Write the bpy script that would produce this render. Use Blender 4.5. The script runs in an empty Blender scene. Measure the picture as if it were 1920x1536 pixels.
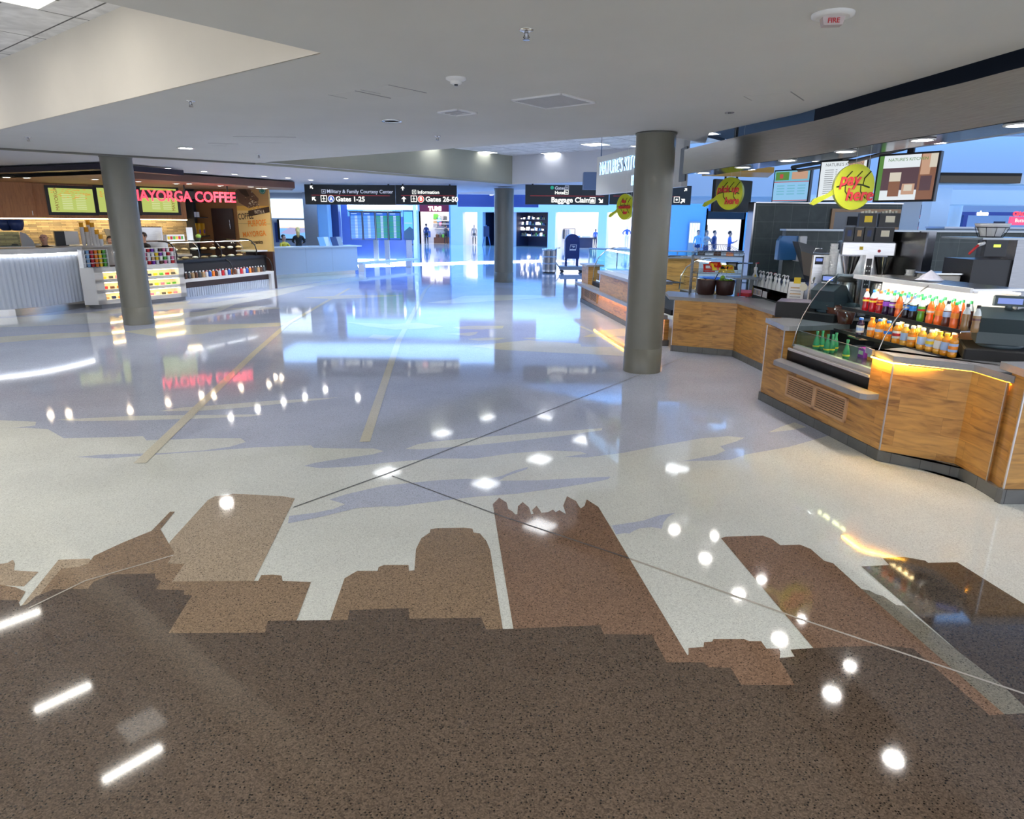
import bpy, math, random
from mathutils import Vector, Matrix
import mathutils
random.seed(7)
sc = bpy.context.scene
COL = sc.collection
# ------------------------------------------------------------------ camera
F_PX, EYE, PITCH, ROLL = 1250.0, 2.05, math.atan(351/1250.0), math.radians(0.5)
_fw = Vector((0, math.cos(PITCH), -math.sin(PITCH))); _up = Vector((0, math.sin(PITCH), math.cos(PITCH))); _rt = Vector((1, 0, 0))
_r2 = _rt*math.cos(ROLL) + _up*math.sin(ROLL); _u2 = -_rt*math.sin(ROLL) + _up*math.cos(ROLL)
cam_d = bpy.data.cameras.new('camera'); cam = bpy.data.objects.new('camera', cam_d); COL.objects.link(cam)
cam_d.sensor_fit = 'HORIZONTAL'; cam_d.sensor_width = 36; cam_d.lens = F_PX/1920*36; cam_d.clip_end = 400
cam.matrix_world = Matrix(((_r2.x, _u2.x, -_fw.x, 0), (_r2.y, _u2.y, -_fw.y, 0), (_r2.z, _u2.z, -_fw.z, EYE), (0, 0, 0, 1)))
sc.camera = cam
# ------------------------------------------------------------------ world, exposure
w = bpy.data.worlds.new('world'); sc.world = w; w.use_nodes = True
w.node_tree.nodes['Background'].inputs[0].default_value = (0.62, 0.68, 0.82, 1)
w.node_tree.nodes['Background'].inputs[1].default_value = 1.9
vs = sc.view_settings; vs.view_transform = 'Standard'; vs.look = 'None'; vs.exposure = 0.45; vs.gamma = 1; vs.use_curve_mapping = False
def area(name, loc, size, size_y, power, color, target=None, spread=math.pi):
    d = bpy.data.lights.new(name, 'AREA'); d.shape = 'RECTANGLE'; d.size = size; d.size_y = size_y; d.energy = power; d.color = color; d.spread = spread
    o = bpy.data.objects.new(name, d); COL.objects.link(o); o.location = loc
    if target: o.rotation_euler = (Vector(target)-Vector(loc)).to_track_quat('-Z', 'Y').to_euler()
    return o
def spot(name, loc, power, color, target, angle=70, blend=0.8, r=0.05):
    d = bpy.data.lights.new(name, 'SPOT'); d.energy = power; d.color = color; d.spot_size = math.radians(angle); d.spot_blend = blend; d.shadow_soft_size = r
    o = bpy.data.objects.new(name, d); COL.objects.link(o); o.location = loc
    o.rotation_euler = (Vector(target)-Vector(loc)).to_track_quat('-Z', 'Y').to_euler(); return o
BLUE = (0.13, 0.40, 1.0)
# daylight of the far concourse, through its translucent roof and side windows
area('daylight_roof', (8, 46, 5.75), 60, 34, 10500, BLUE, (8, 46, 0))
area('daylight_roof', (20, 19, 5.75), 24, 14, 1800, (0.2, 0.48, 1.0), (20, 19, 0))
area('daylight_side', (-5.0, 27.0, 3.15), 9, 4, 220, (0.3, 0.55, 1.0), (-5, 27.0, 0))
# skylight slot whose narrow beam makes the bright stripe on the far floor
SKY_A, SKY_B = Vector((-8.4, 31.6, 5.5)), Vector((2.6, 38.4, 5.5))
_m = (SKY_A+SKY_B)/2; _o = area('skylight_slot', _m, (SKY_B-SKY_A).length, 1.6, 9000, (0.75, 0.88, 1.0), None, math.radians(12))
_o.rotation_euler = (0, 0, math.atan2((SKY_B-SKY_A).y, (SKY_B-SKY_A).x))
# unseen fill lamps added above and behind the camera to light floor and upstand
for _x, _y in ((-1.5, -1.0), (1.8, -0.6), (0.2, 0.4), (-1.5, -4.0), (1.8, -4.0), (-3.5, -6.5)): area('fill_lamp', (_x, _y, 3.18), 1.2, 0.6, 26, (1, 0.93, 0.84))
for _x, _y in ((-6.2, 3.6), (-8.6, 4.2), (-5.0, 0.5), (-9.0, 0.5), (-7.0, -3)): area('fill_lamp', (_x, _y, 3.97), 1.2, 0.6, 62, (1, 0.93, 0.84))
# ------------------------------------------------------------------ measuring helpers: pixel -> point in the place
def ray(x, y): return _r2*((x-960)/F_PX) + _u2*((768-y)/F_PX) + _fw
def G(x, y, z=0.0):
    d = ray(x, y); return Vector((0, 0, EYE)) + d*((z-EYE)/d.z)
def Dp(x, y, dist):
    d = ray(x, y); return Vector((0, 0, EYE)) + d*(dist/d.y)
# ------------------------------------------------------------------ materials
MATS = {}
def _new(name):
    m = bpy.data.materials.new(name); m.use_nodes = True; nt = m.node_tree
    return m, nt, nt.nodes['Principled BSDF']
def M(name, c=(0.5, 0.5, 0.5), r=0.5, metal=0.0, e=0.0, spec=0.5, ec=None, noise=0.0, ns=20.0, coat=0.0, trans=0.0):
    if name in MATS: return MATS[name]
    m, nt, b = _new(name); b.inputs['Base Color'].default_value = (*c, 1); b.inputs['Roughness'].default_value = r
    b.inputs['Metallic'].default_value = metal; b.inputs['Specular IOR Level'].default_value = spec; b.inputs['Coat Weight'].default_value = coat
    b.inputs['Transmission Weight'].default_value = trans
    if e: b.inputs['Emission Color'].default_value = (*(ec or c), 1); b.inputs['Emission Strength'].default_value = e
    if noise:
        tc = nt.nodes.new('ShaderNodeTexCoord'); n = nt.nodes.new('ShaderNodeTexNoise'); n.inputs['Scale'].default_value = ns; n.inputs['Detail'].default_value = 3
        mr = nt.nodes.new('ShaderNodeMapRange'); mr.inputs[1].default_value = 0.3; mr.inputs[2].default_value = 0.7; mr.inputs[3].default_value = 1-noise; mr.inputs[4].default_value = 1+noise
        mx = nt.nodes.new('ShaderNodeVectorMath'); mx.operation = 'SCALE'; mx.inputs[0].default_value = c
        nt.links.new(tc.outputs['Object'], n.inputs['Vector']); nt.links.new(n.outputs['Fac'], mr.inputs[0]); nt.links.new(mr.outputs[0], mx.inputs['Scale']); nt.links.new(mx.outputs[0], b.inputs['Base Color'])
    MATS[name] = m; return m
def glass(name='clear glass', tint=(0.93, 0.98, 0.97), gl=0.10, r=0.02):
    if name in MATS: return MATS[name]
    m, nt, b = _new(name); nt.nodes.remove(b); out = nt.nodes['Material Output']
    t = nt.nodes.new('ShaderNodeBsdfTransparent'); t.inputs[0].default_value = (*tint, 1)
    g = nt.nodes.new('ShaderNodeBsdfGlossy'); g.inputs['Roughness'].default_value = r
    fr = nt.nodes.new('ShaderNodeLayerWeight'); fr.inputs[0].default_value = gl
    mx = nt.nodes.new('ShaderNodeMixShader'); nt.links.new(fr.outputs['Fresnel'], mx.inputs[0]); nt.links.new(t.outputs[0], mx.inputs[1]); nt.links.new(g.outputs[0], mx.inputs[2]); nt.links.new(mx.outputs[0], out.inputs[0])
    MATS[name] = m; return m
def terrazzo(name, c, speck, dark=(0.03, 0.025, 0.02), amt=0.5, rough=0.055, big=(1, 1, 1)):
    m, nt, b = _new(name); N = nt.nodes.new; lk = nt.links.new
    tc = N('ShaderNodeTexCoord')
    v = N('ShaderNodeTexVoronoi'); v.inputs['Scale'].default_value = 170; lk(tc.outputs['Object'], v.inputs['Vector'])
    hs = N('ShaderNodeSeparateColor'); lk(v.outputs['Color'], hs.inputs[0])
    r1 = N('ShaderNodeMapRange'); r1.inputs[3].default_value = 1-speck; r1.inputs[4].default_value = 1+speck; lk(hs.outputs[0], r1.inputs[0])
    sc1 = N('ShaderNodeVectorMath'); sc1.operation = 'SCALE'; sc1.inputs[0].default_value = c; lk(r1.outputs[0], sc1.inputs['Scale'])
    v2 = N('ShaderNodeTexVoronoi'); v2.inputs['Scale'].default_value = 85; v2.inputs['Randomness'].default_value = 1; lk(tc.outputs['Object'], v2.inputs['Vector'])
    s2 = N('ShaderNodeSeparateColor'); lk(v2.outputs['Color'], s2.inputs[0])
    th = N('ShaderNodeMath'); th.operation = 'GREATER_THAN'; th.inputs[1].default_value = 0.72; lk(s2.outputs[1], th.inputs[0])
    ds = N('ShaderNodeMath'); ds.operation = 'LESS_THAN'; ds.inputs[1].default_value = 0.34; lk(v2.outputs['Distance'], ds.inputs[0])
    mu = N('ShaderNodeMath'); mu.operation = 'MULTIPLY'; lk(th.outputs[0], mu.inputs[0]); lk(ds.outputs[0], mu.inputs[1])
    mu2 = N('ShaderNodeMath'); mu2.operation = 'MULTIPLY'; mu2.inputs[1].default_value = amt; lk(mu.outputs[0], mu2.inputs[0])
    mx = N('ShaderNodeMix'); mx.data_type = 'RGBA'; mx.inputs['B'].default_value = (*dark, 1); lk(mu2.outputs[0], mx.inputs['Factor']); lk(sc1.outputs[0], mx.inputs['A'])
    # slow wear variation
    n = N('ShaderNodeTexNoise'); n.inputs['Scale'].default_value = 1.1; n.inputs['Detail'].default_value = 4; lk(tc.outputs['Object'], n.inputs['Vector'])
    r3 = N('ShaderNodeMapRange'); r3.inputs[1].default_value = 0.3; r3.inputs[2].default_value = 0.7; r3.inputs[3].default_value = 0.93; r3.inputs[4].default_value = 1.07; lk(n.outputs['Fac'], r3.inputs[0])
    s3 = N('ShaderNodeVectorMath'); s3.operation = 'SCALE'; lk(mx.outputs['Result'], s3.inputs[0]); lk(r3.outputs[0], s3.inputs['Scale']); lk(s3.outputs[0], b.inputs['Base Color'])
    b.inputs['Roughness'].default_value = rough; b.inputs['Specular IOR Level'].default_value = 0.62
    MATS[name] = m; return m
def planks(name, c1, c2, cm, sy=1, bw=0.62, rh=0.14, rough=0.32, grain=0.5, vertical=False):
    """wood boards; U runs along x+sy*y, V is z"""
    m, nt, b = _new(name); N = nt.nodes.new; lk = nt.links.new
    tc = N('ShaderNodeTexCoord'); sp = N('ShaderNodeSeparateXYZ'); lk(tc.outputs['Object'], sp.inputs[0])
    ml = N('ShaderNodeMath'); ml.operation = 'MULTIPLY'; ml.inputs[1].default_value = sy; lk(sp.outputs['Y'], ml.inputs[0])
    ad = N('ShaderNodeMath'); ad.operation = 'ADD'; lk(sp.outputs['X'], ad.inputs[0]); lk(ml.outputs[0], ad.inputs[1])
    cb = N('ShaderNodeCombineXYZ')
    if vertical: lk(sp.outputs['Z'], cb.inputs[0]); lk(ad.outputs[0], cb.inputs[1])
    else: lk(ad.outputs[0], cb.inputs[0]); lk(sp.outputs['Z'], cb.inputs[1])
    br = N('ShaderNodeTexBrick'); br.inputs['Scale'].default_value = 1; br.inputs['Brick Width'].default_value = bw; br.inputs['Row Height'].default_value = rh
    br.inputs['Mortar Size'].default_value = 0.0012; br.inputs['Color1'].default_value = (0, 0, 0, 1); br.inputs['Color2'].default_value = (1, 1, 1, 1); br.inputs['Mortar'].default_value = (0.5, 0.5, 0.5, 1)
    br.offset = 0.37; lk(cb.outputs[0], br.inputs['Vector'])
    mp = N('ShaderNodeMapping'); mp.inputs['Scale'].default_value = (2.2, 17, 1); lk(cb.outputs[0], mp.inputs['Vector'])
    # shift the grain per board
    sh = N('ShaderNodeVectorMath'); sh.operation = 'MULTIPLY_ADD'; sh.inputs[1].default_value = (9, 23, 5); lk(br.outputs['Color'], sh.inputs[0]); lk(mp.outputs[0], sh.inputs[2])
    n = N('ShaderNodeTexNoise'); n.inputs['Scale'].default_value = 1; n.inputs['Detail'].default_value = 6; n.inputs['Distortion'].default_value = 1.2; lk(sh.outputs[0], n.inputs['Vector'])
    cr = N('ShaderNodeValToRGB'); e = cr.color_ramp.elements; e[0].position = 0.30; e[0].color = (*cm, 1); e[1].position = 0.62; e[1].color = (*c1, 1)
    k = cr.color_ramp.elements.new(0.42); k.color = tuple((a+b_)/2 for a, b_ in zip(cm, c1)) + (1,)
    lk(n.outputs['Fac'], cr.inputs[0])
    mx = N('ShaderNodeMix'); mx.data_type = 'RGBA'; mx.blend_type = 'MIX'; lk(cr.outputs[0], mx.inputs['A']); mx.inputs['B'].default_value = (*c2, 1)
    f = N('ShaderNodeMath'); f.operation = 'MULTIPLY'; f.inputs[1].default_value = grain; sb = N('ShaderNodeSeparateColor'); lk(br.outputs['Color'], sb.inputs[0]); lk(sb.outputs[0], f.inputs[0]); lk(f.outputs[0], mx.inputs['Factor'])
    mo = N('ShaderNodeMix'); mo.data_type = 'RGBA'; mo.inputs['B'].default_value = (*[x*0.35 for x in cm], 1); fm = N('ShaderNodeMath'); fm.operation = 'MULTIPLY'; fm.inputs[1].default_value = 0.5; lk(br.outputs['Fac'], fm.inputs[0]); lk(fm.outputs[0], mo.inputs['Factor']); lk(mx.outputs['Result'], mo.inputs['A'])
    lk(mo.outputs['Result'], b.inputs['Base Color']); b.inputs['Roughness'].default_value = rough
    MATS[name] = m; return m
def tiles(name, c1, c2, cm, bw, rh, ms=0.004, sy=0, rough=0.4, flat=False, off=0.0, bump=0.0, zoff=0.0):
    m, nt, b = _new(name); N = nt.nodes.new; lk = nt.links.new
    tc = N('ShaderNodeTexCoord'); sp = N('ShaderNodeSeparateXYZ'); lk(tc.outputs['Object'], sp.inputs[0]); cb = N('ShaderNodeCombineXYZ')
    if flat: lk(sp.outputs['X'], cb.inputs[0]); lk(sp.outputs['Y'], cb.inputs[1])
    else:
        ml = N('ShaderNodeMath'); ml.operation = 'MULTIPLY'; ml.inputs[1].default_value = sy; lk(sp.outputs['Y'], ml.inputs[0])
        ad = N('ShaderNodeMath'); ad.operation = 'ADD'; lk(sp.outputs['X'], ad.inputs[0]); lk(ml.outputs[0], ad.inputs[1]); lk(ad.outputs[0], cb.inputs[0]); lk(sp.outputs['Z'], cb.inputs[1])
    br = N('ShaderNodeTexBrick'); br.inputs['Scale'].default_value = 1; br.inputs['Brick Width'].default_value = bw; br.inputs['Row Height'].default_value = rh
    br.inputs['Mortar Size'].default_value = ms; br.inputs['Color1'].default_value = (*c1, 1); br.inputs['Color2'].default_value = (*c2, 1); br.inputs['Mortar'].default_value = (*cm, 1)
    br.offset = off; lk(cb.outputs[0], br.inputs['Vector']); 
    n = N('ShaderNodeTexNoise'); n.inputs['Scale'].default_value = 3.5; n.inputs['Detail'].default_value = 5; n.inputs['Distortion'].default_value = 1.5; lk(tc.outputs['Object'], n.inputs['Vector'])
    r3 = N('ShaderNodeMapRange'); r3.inputs[1].default_value = 0.3; r3.inputs[2].default_value = 0.7; r3.inputs[3].default_value = 0.85; r3.inputs[4].default_value = 1.15; lk(n.outputs['Fac'], r3.inputs[0])
    s3 = N('ShaderNodeVectorMath'); s3.operation = 'SCALE'; lk(br.outputs['Color'], s3.inputs[0]); lk(r3.outputs[0], s3.inputs['Scale']); lk(s3.outputs[0], b.inputs['Base Color'])
    if bump:
        bp = N('ShaderNodeBump'); bp.inputs['Strength'].default_value = bump; bp.inputs['Distance'].default_value = 0.02; lk(br.outputs['Color'], bp.inputs['Height']); lk(bp.outputs[0], b.inputs['Normal'])
    b.inputs['Roughness'].default_value = rough
    MATS[name] = m; return m
def steel(name='brushed steel', c=(0.62, 0.6, 0.57), r=0.2):
    if name in MATS: return MATS[name]
    m, nt, b = _new(name); N = nt.nodes.new; lk = nt.links.new
    b.inputs['Metallic'].default_value = 1; b.inputs['Roughness'].default_value = r
    tc = N('ShaderNodeTexCoord'); mp = N('ShaderNodeMapping'); mp.inputs['Scale'].default_value = (3, 3, 120); n = N('ShaderNodeTexNoise'); n.inputs['Scale'].default_value = 2; n.inputs['Detail'].default_value = 3
    lk(tc.outputs['Object'], mp.inputs[0]); lk(mp.outputs[0], n.inputs['Vector'])
    mr = N('ShaderNodeMapRange'); mr.inputs[1].default_value = 0.3; mr.inputs[2].default_value = 0.7; mr.inputs[3].default_value = 0.9; mr.inputs[4].default_value = 1.08
    s = N('ShaderNodeVectorMath'); s.operation = 'SCALE'; s.inputs[0].default_value = c; lk(n.outputs['Fac'], mr.inputs[0]); lk(mr.outputs[0], s.inputs['Scale']); lk(s.outputs[0], b.inputs['Base Color'])
    MATS[name] = m; return m
# common materials
M('black', (0.012, 0.012, 0.014), 0.35); M('matte black', (0.02, 0.02, 0.022), 0.7); M('white', (0.8, 0.8, 0.8), 0.4); M('cream', (0.75, 0.7, 0.55), 0.5)
M('grey', (0.35, 0.35, 0.36), 0.5); M('dark grey', (0.08, 0.085, 0.09), 0.45); M('red', (0.55, 0.02, 0.03), 0.35); M('yellow', (0.85, 0.6, 0.02), 0.4); M('orange', (0.9, 0.24, 0.02), 0.35)
M('green', (0.1, 0.4, 0.05), 0.4); M('blue', (0.03, 0.12, 0.5), 0.35); M('brown', (0.12, 0.05, 0.025), 0.45); M('purple', (0.18, 0.03, 0.4), 0.35); M('skin', (0.62, 0.36, 0.26), 0.5); M('dark hair', (0.02, 0.013, 0.01), 0.5); M('blonde', (0.80, 0.52, 0.16), 0.5)
M('navy', (0.012, 0.03, 0.12), 0.4); M('light blue', (0.25, 0.45, 0.7), 0.4); M('pink', (0.7, 0.2, 0.35), 0.4); M('tan', (0.5, 0.33, 0.17), 0.5)
M('lamp warm', (1, 0.95, 0.85), e=14, ec=(1, 0.93, 0.82)); M('lamp white', (1, 1, 1), e=5, ec=(0.95, 0.98, 1)); M('lamp tube', (1, 1, 1), e=30, ec=(1, 0.96, 0.88))
M('lamp small', (1, 1, 1), e=14, ec=(1, 0.97, 0.92)); M('led amber', (1, 0.6, 0.1), e=24, ec=(1, 0.52, 0.05)); M('led warm', (1, 0.8, 0.45), e=14, ec=(1, 0.76, 0.38)); M('led white', (1, 1, 1), e=10, ec=(0.95, 0.97, 1))
M('led blue', (0.5, 0.8, 1), e=9, ec=(0.55, 0.8, 1)); M('shelf glow', (1, 0.9, 0.6), e=2.2, ec=(1, 0.83, 0.5))
glass(); glass('smoked glass', (0.5, 0.6, 0.66), 0.16); glass('green edge glass', (0.78, 0.93, 0.88), 0.12); steel(); steel('dark steel', (0.3, 0.3, 0.31), 0.25); steel('chrome', (0.8, 0.8, 0.8), 0.08)
# ------------------------------------------------------------------ mesh builder
class MB:
    def __init__(s): s.v = []; s.f = []; s.mi = []; s.sm = []; s.mats = []
    def _m(s, m):
        if m not in s.mats: s.mats.append(m)
        return s.mats.index(m)
    def add(s, vs, fs, m, smooth=False):
        o = len(s.v); s.v += [tuple(v) for v in vs]; k = s._m(m)
        for f in fs: s.f.append([i+o for i in f]); s.mi.append(k); s.sm.append(smooth)
        return s
    def bb(s, x0, x1, y0, y1, z0, z1, m, rz=0, c=None):
        vs = [(x, y, z) for z in (z0, z1) for x, y in ((x0, y0), (x1, y0), (x1, y1), (x0, y1))]
        if rz:
            cx, cy = c or ((x0+x1)/2, (y0+y1)/2); ca, sa = math.cos(rz), math.sin(rz)
            vs = [(cx+(x-cx)*ca-(y-cy)*sa, cy+(x-cx)*sa+(y-cy)*ca, z) for x, y, z in vs]
        return s.add(vs, [(0, 3, 2, 1), (4, 5, 6, 7), (0, 1, 5, 4), (1, 2, 6, 5), (2, 3, 7, 6), (3, 0, 4, 7)], m)
    def bev(s, x0, x1, y0, y1, z0, z1, m, b=0.01):
        """box with chamfered vertical edges and top rim"""
        def ring(d, z): return [(x0+d+b, y0+d, z), (x1-d-b, y0+d, z), (x1-d, y0+d+b, z), (x1-d, y1-d-b, z), (x1-d-b, y1-d, z), (x0+d+b, y1-d, z), (x0+d, y1-d-b, z), (x0+d, y0+d+b, z)]
        vs = ring(0, z0)+ring(0, z1-b)+ring(b, z1); fs = [list(range(7, -1, -1)), list(range(16, 24))]
        for k in (0, 8):
            for i in range(8): j = (i+1) % 8; fs.append((k+i, k+j, k+8+j, k+8+i))
        return s.add(vs, fs, m)
    def prism(s, pts, z0, z1, m, mside=None):
        n = len(pts); A = sum(pts[i][0]*pts[(i+1) % n][1]-pts[(i+1) % n][0]*pts[i][1] for i in range(n))
        if A < 0: pts = pts[::-1]
        vs = [(p[0], p[1], z0) for p in pts]+[(p[0], p[1], z1) for p in pts]
        s.add(vs, [list(range(n-1, -1, -1)), list(range(n, 2*n))], m)
        return s.add(vs, [(i, (i+1) % n, n+(i+1) % n, n+i) for i in range(n)], mside or m)
    def xprism(s, pts, y0, y1, m):
        """profile in local XZ extruded along y"""
        n = len(pts); vs = [(p[0], y0, p[1]) for p in pts]+[(p[0], y1, p[1]) for p in pts]
        return s.add(vs, [list(range(n)), list(range(2*n-1, n-1, -1))]+[((i+1) % n, i, n+i, n+(i+1) % n) for i in range(n)], m)
    def lathe(s, prof, m, n=20, c=(0, 0), axis='z', smooth=True, o=(0, 0, 0)):
        vs = []
        for r, h in prof:
            for k in range(n):
                a = 2*math.pi*k/n
                if axis == 'z': vs.append((c[0]+r*math.cos(a), c[1]+r*math.sin(a), h))
                elif axis == 'y': vs.append((o[0]+r*math.cos(a), o[1]+h, o[2]+r*math.sin(a)))
                else: vs.append((o[0]+h, o[1]+r*math.cos(a), o[2]+r*math.sin(a)))
        fs = []
        for j in range(len(prof)-1):
            for k in range(n): fs.append((j*n+k, j*n+(k+1) % n, (j+1)*n+(k+1) % n, (j+1)*n+k))
        s.add(vs, fs, m, smooth)
        if prof[0][0] > 1e-5: s.add(vs[:n], [list(range(n-1, -1, -1))], m)
        if prof[-1][0] > 1e-5: s.add(vs[-n:], [list(range(n))], m)
        return s
    def tube(s, pts, r, m, n=6, closed=False):
        P = [Vector(p) for p in pts]; L = len(P); rs = r if isinstance(r, (list, tuple)) else [r]*L; vs = []
        for i, p in enumerate(P):
            a = P[i-1] if (i or closed) else P[i]; b = P[(i+1) % L] if (i < L-1 or closed) else P[i]
            t = (b-a).normalized(); q = Vector((0, 0, 1)) if abs(t.z) < 0.95 else Vector((1, 0, 0)); u = t.cross(q).normalized(); v2 = t.cross(u)
            for k in range(n):
                an = 2*math.pi*k/n; vs.append(p+(u*math.cos(an)+v2*math.sin(an))*rs[i])
        fs = []
        for i in range(L if closed else L-1):
            j = (i+1) % L
            for k in range(n): fs.append((i*n+k, i*n+(k+1) % n, j*n+(k+1) % n, j*n+k))
        if not closed: fs += [list(range(n-1, -1, -1)), [(L-1)*n+k for k in range(n)]]
        return s.add(vs, fs, m, True)
    def ball(s, c, r, m, n=12, sz=1.0, sx=1.0, sy=1.0):
        vs = []; fs = []; k2 = n//2
        for j in range(k2+1):
            t = math.pi*j/k2
            for k in range(n): a = 2*math.pi*k/n; vs.append((c[0]+sx*r*math.sin(t)*math.cos(a), c[1]+sy*r*math.sin(t)*math.sin(a), c[2]-sz*r*math.cos(t)))
        for j in range(k2):
            for k in range(n): fs.append((j*n+k, j*n+(k+1) % n, (j+1)*n+(k+1) % n, (j+1)*n+k))
        return s.add(vs, fs, m, True)
    def quad(s, a, b, c, d, m): return s.add([a, b, c, d], [(0, 1, 2, 3)], m)
    def vp(s, x0, x1, z0, z1, y, m): return s.add([(x0, y, z0), (x1, y, z0), (x1, y, z1), (x0, y, z1)], [(0, 1, 2, 3)], m)
    def wall(s, p, q, z0, z1, m, th=0.0, side=1):
        """vertical wall slab between plan points p and q; thickness th to the left (side=1) of p->q"""
        p = Vector(p[:2]); q = Vector(q[:2]); t = (q-p).normalized(); nn = Vector((-t.y, t.x))*th*side
        return s.prism([tuple(p), tuple(q), tuple(q+nn), tuple(p+nn)], z0, z1, m) if th else s.add([(p.x, p.y, z0), (q.x, q.y, z0), (q.x, q.y, z1), (p.x, p.y, z1)], [(0, 1, 2, 3)], m)
    def build(s, name, parent=None, rz=0, loc=None):
        me = bpy.data.meshes.new(name); me.from_pydata(s.v, [], s.f)
        for k in s.mats: me.materials.append(MATS[k])
        me.polygons.foreach_set('material_index', s.mi); me.polygons.foreach_set('use_smooth', s.sm); me.update()
        o = bpy.data.objects.new(name, me); COL.objects.link(o)
        if parent: o.parent = parent
        if rz: o.rotation_euler.z = rz
        if loc: o.location = loc
        return o
def tag(o, label, cat, group=None, kind=None):
    if len(label.split()) > 16: print('LONGLABEL', len(label.split()), label)
    o['label'] = label; o['category'] = cat
    if group: o['group'] = group
    if kind: o['kind'] = kind
    return o
def T(name, label, cat, loc=(0, 0, 0), rz=0, group=None):
    o = bpy.data.objects.new(name, None); COL.objects.link(o); o.location = Vector(tuple(loc)[:3]) if len(tuple(loc)) == 3 else Vector((loc[0], loc[1], 0)); o.rotation_euler.z = rz; o.empty_display_size = 0.1
    return tag(o, label, cat, group)

def struct(mb, name): o = mb.build(name); o['kind'] = 'structure'; return o
def dup(root, loc, rz=None, label=None, scale=None):
    r = root.copy(); COL.objects.link(r); r.location = loc
    if rz is not None: r.rotation_euler.z = rz
    if label: r['label'] = label
    if scale: r.scale = (scale, scale, scale)
    for ch in [c for c in bpy.data.objects if c.parent == root]:
        c = ch.copy(); COL.objects.link(c); c.parent = r
        for g in [g for g in bpy.data.objects if g.parent == ch]:
            d = g.copy(); COL.objects.link(d); d.parent = c
    return r
def text(s, size, m, name='lettering', parent=None, loc=(0, 0, 0), rz=0, ex=0.004, align='LEFT', bold=0.0, rot=None, sx=1.0, flat=False, shear=0.0):
    cu = bpy.data.curves.new('t', 'FONT'); cu.body = s; cu.size = size; cu.extrude = ex; cu.align_x = align; cu.offset = bold; cu.resolution_u = 3; cu.shear = shear
    t = bpy.data.objects.new('t', cu); COL.objects.link(t); dg = bpy.context.evaluated_depsgraph_get(); me = bpy.data.meshes.new_from_object(t.evaluated_get(dg)); bpy.data.objects.remove(t); bpy.data.curves.remove(cu)
    me.materials.clear(); me.materials.append(MATS[m])
    me.transform(Matrix.Diagonal((sx, 1, 1, 1)))
    if not flat: me.transform(Matrix.Rotation(math.pi/2, 4, 'X'))
    o = bpy.data.objects.new(name, me); COL.objects.link(o); o.location = loc; o.rotation_euler = rot or (0, 0, rz)
    if parent: o.parent = parent
    return o
def face_angle(p, q): return math.atan2(q[1]-p[1], q[0]-p[0])
UV = (math.cos(math.radians(51.5)), math.sin(math.radians(51.5))); VV = (UV[1], -UV[0])
# ================================================================== FLOOR
terrazzo('pale terrazzo', (0.76, 0.78, 0.72), 0.14, (0.25, 0.24, 0.2), 0.35)
terrazzo('blue grey terrazzo', (0.52, 0.56, 0.68), 0.16, (0.12, 0.13, 0.2), 0.4)
terrazzo('cream terrazzo', (0.74, 0.70, 0.56), 0.12, (0.3, 0.25, 0.18), 0.3)
terrazzo('dark brown terrazzo', (0.125, 0.090, 0.064), 0.42, (0.008, 0.006, 0.005), 0.9)
terrazzo('umber terrazzo', (0.10, 0.075, 0.055), 0.42, (0.008, 0.006, 0.005), 0.9)
terrazzo('mid brown terrazzo', (0.30, 0.205, 0.125), 0.36, (0.02, 0.012, 0.008), 0.8)
terrazzo('rust brown terrazzo', (0.27, 0.165, 0.105), 0.36, (0.02, 0.012, 0.008), 0.8)
terrazzo('tan terrazzo', (0.46, 0.36, 0.25), 0.32, (0.03, 0.02, 0.015), 0.75)
terrazzo('stone terrazzo', (0.27, 0.245, 0.19), 0.25, (0.03, 0.03, 0.02), 0.7)
M('joint dark', (0.09, 0.085, 0.08), 0.3); M('joint light', (0.5, 0.45, 0.38), 0.3)
fl = MB(); fl.add([(-60, -12, 0), (60, -12, 0), (60, 110, 0), (-60, 110, 0)], [(0, 1, 2, 3)], 'pale terrazzo')
fl.add([(-60, -12, -0.1), (60, -12, -0.1), (60, 110, -0.1), (-60, 110, -0.1)], [(3, 2, 1, 0)], 'grey')
_lay = [0]
def inlay(pts, m):
    _lay[0] += 1; z = _lay[0]*0.00006
    P = [G(x, y) for x, y in pts]; n = len(P); A = sum(P[i].x*P[(i+1) % n].y-P[(i+1) % n].x*P[i].y for i in range(n))
    if A < 0: P = P[::-1]
    tri = mathutils.geometry.tessellate_polygon([[Vector((p.x, p.y, 0)) for p in P]])
    vs = [(p.x, p.y, z) for p in P]; fs = []
    for t in tri:
        a, b, c = (vs[i] for i in t); s = (b[0]-a[0])*(c[1]-a[1])-(b[1]-a[1])*(c[0]-a[0])
        fs.append(t if s > 0 else t[::-1])
    fl.add(vs, fs, m)
def strip(pts, wd, m, z=0.0035):
    P = [G(x, y) for x, y in pts]; vs = []
    for i, p in enumerate(P):
        a = P[max(0, i-1)]; b = P[min(len(P)-1, i+1)]; t = Vector((b.x-a.x, b.y-a.y)).normalized(); vs += [(p.x-t.y*wd/2, p.y+t.x*wd/2, z), (p.x+t.y*wd/2, p.y-t.x*wd/2, z)]
    fl.add(vs, [(2*i+1, 2*i+3, 2*i+2, 2*i) for i in range(len(P)-1)], m)
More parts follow.
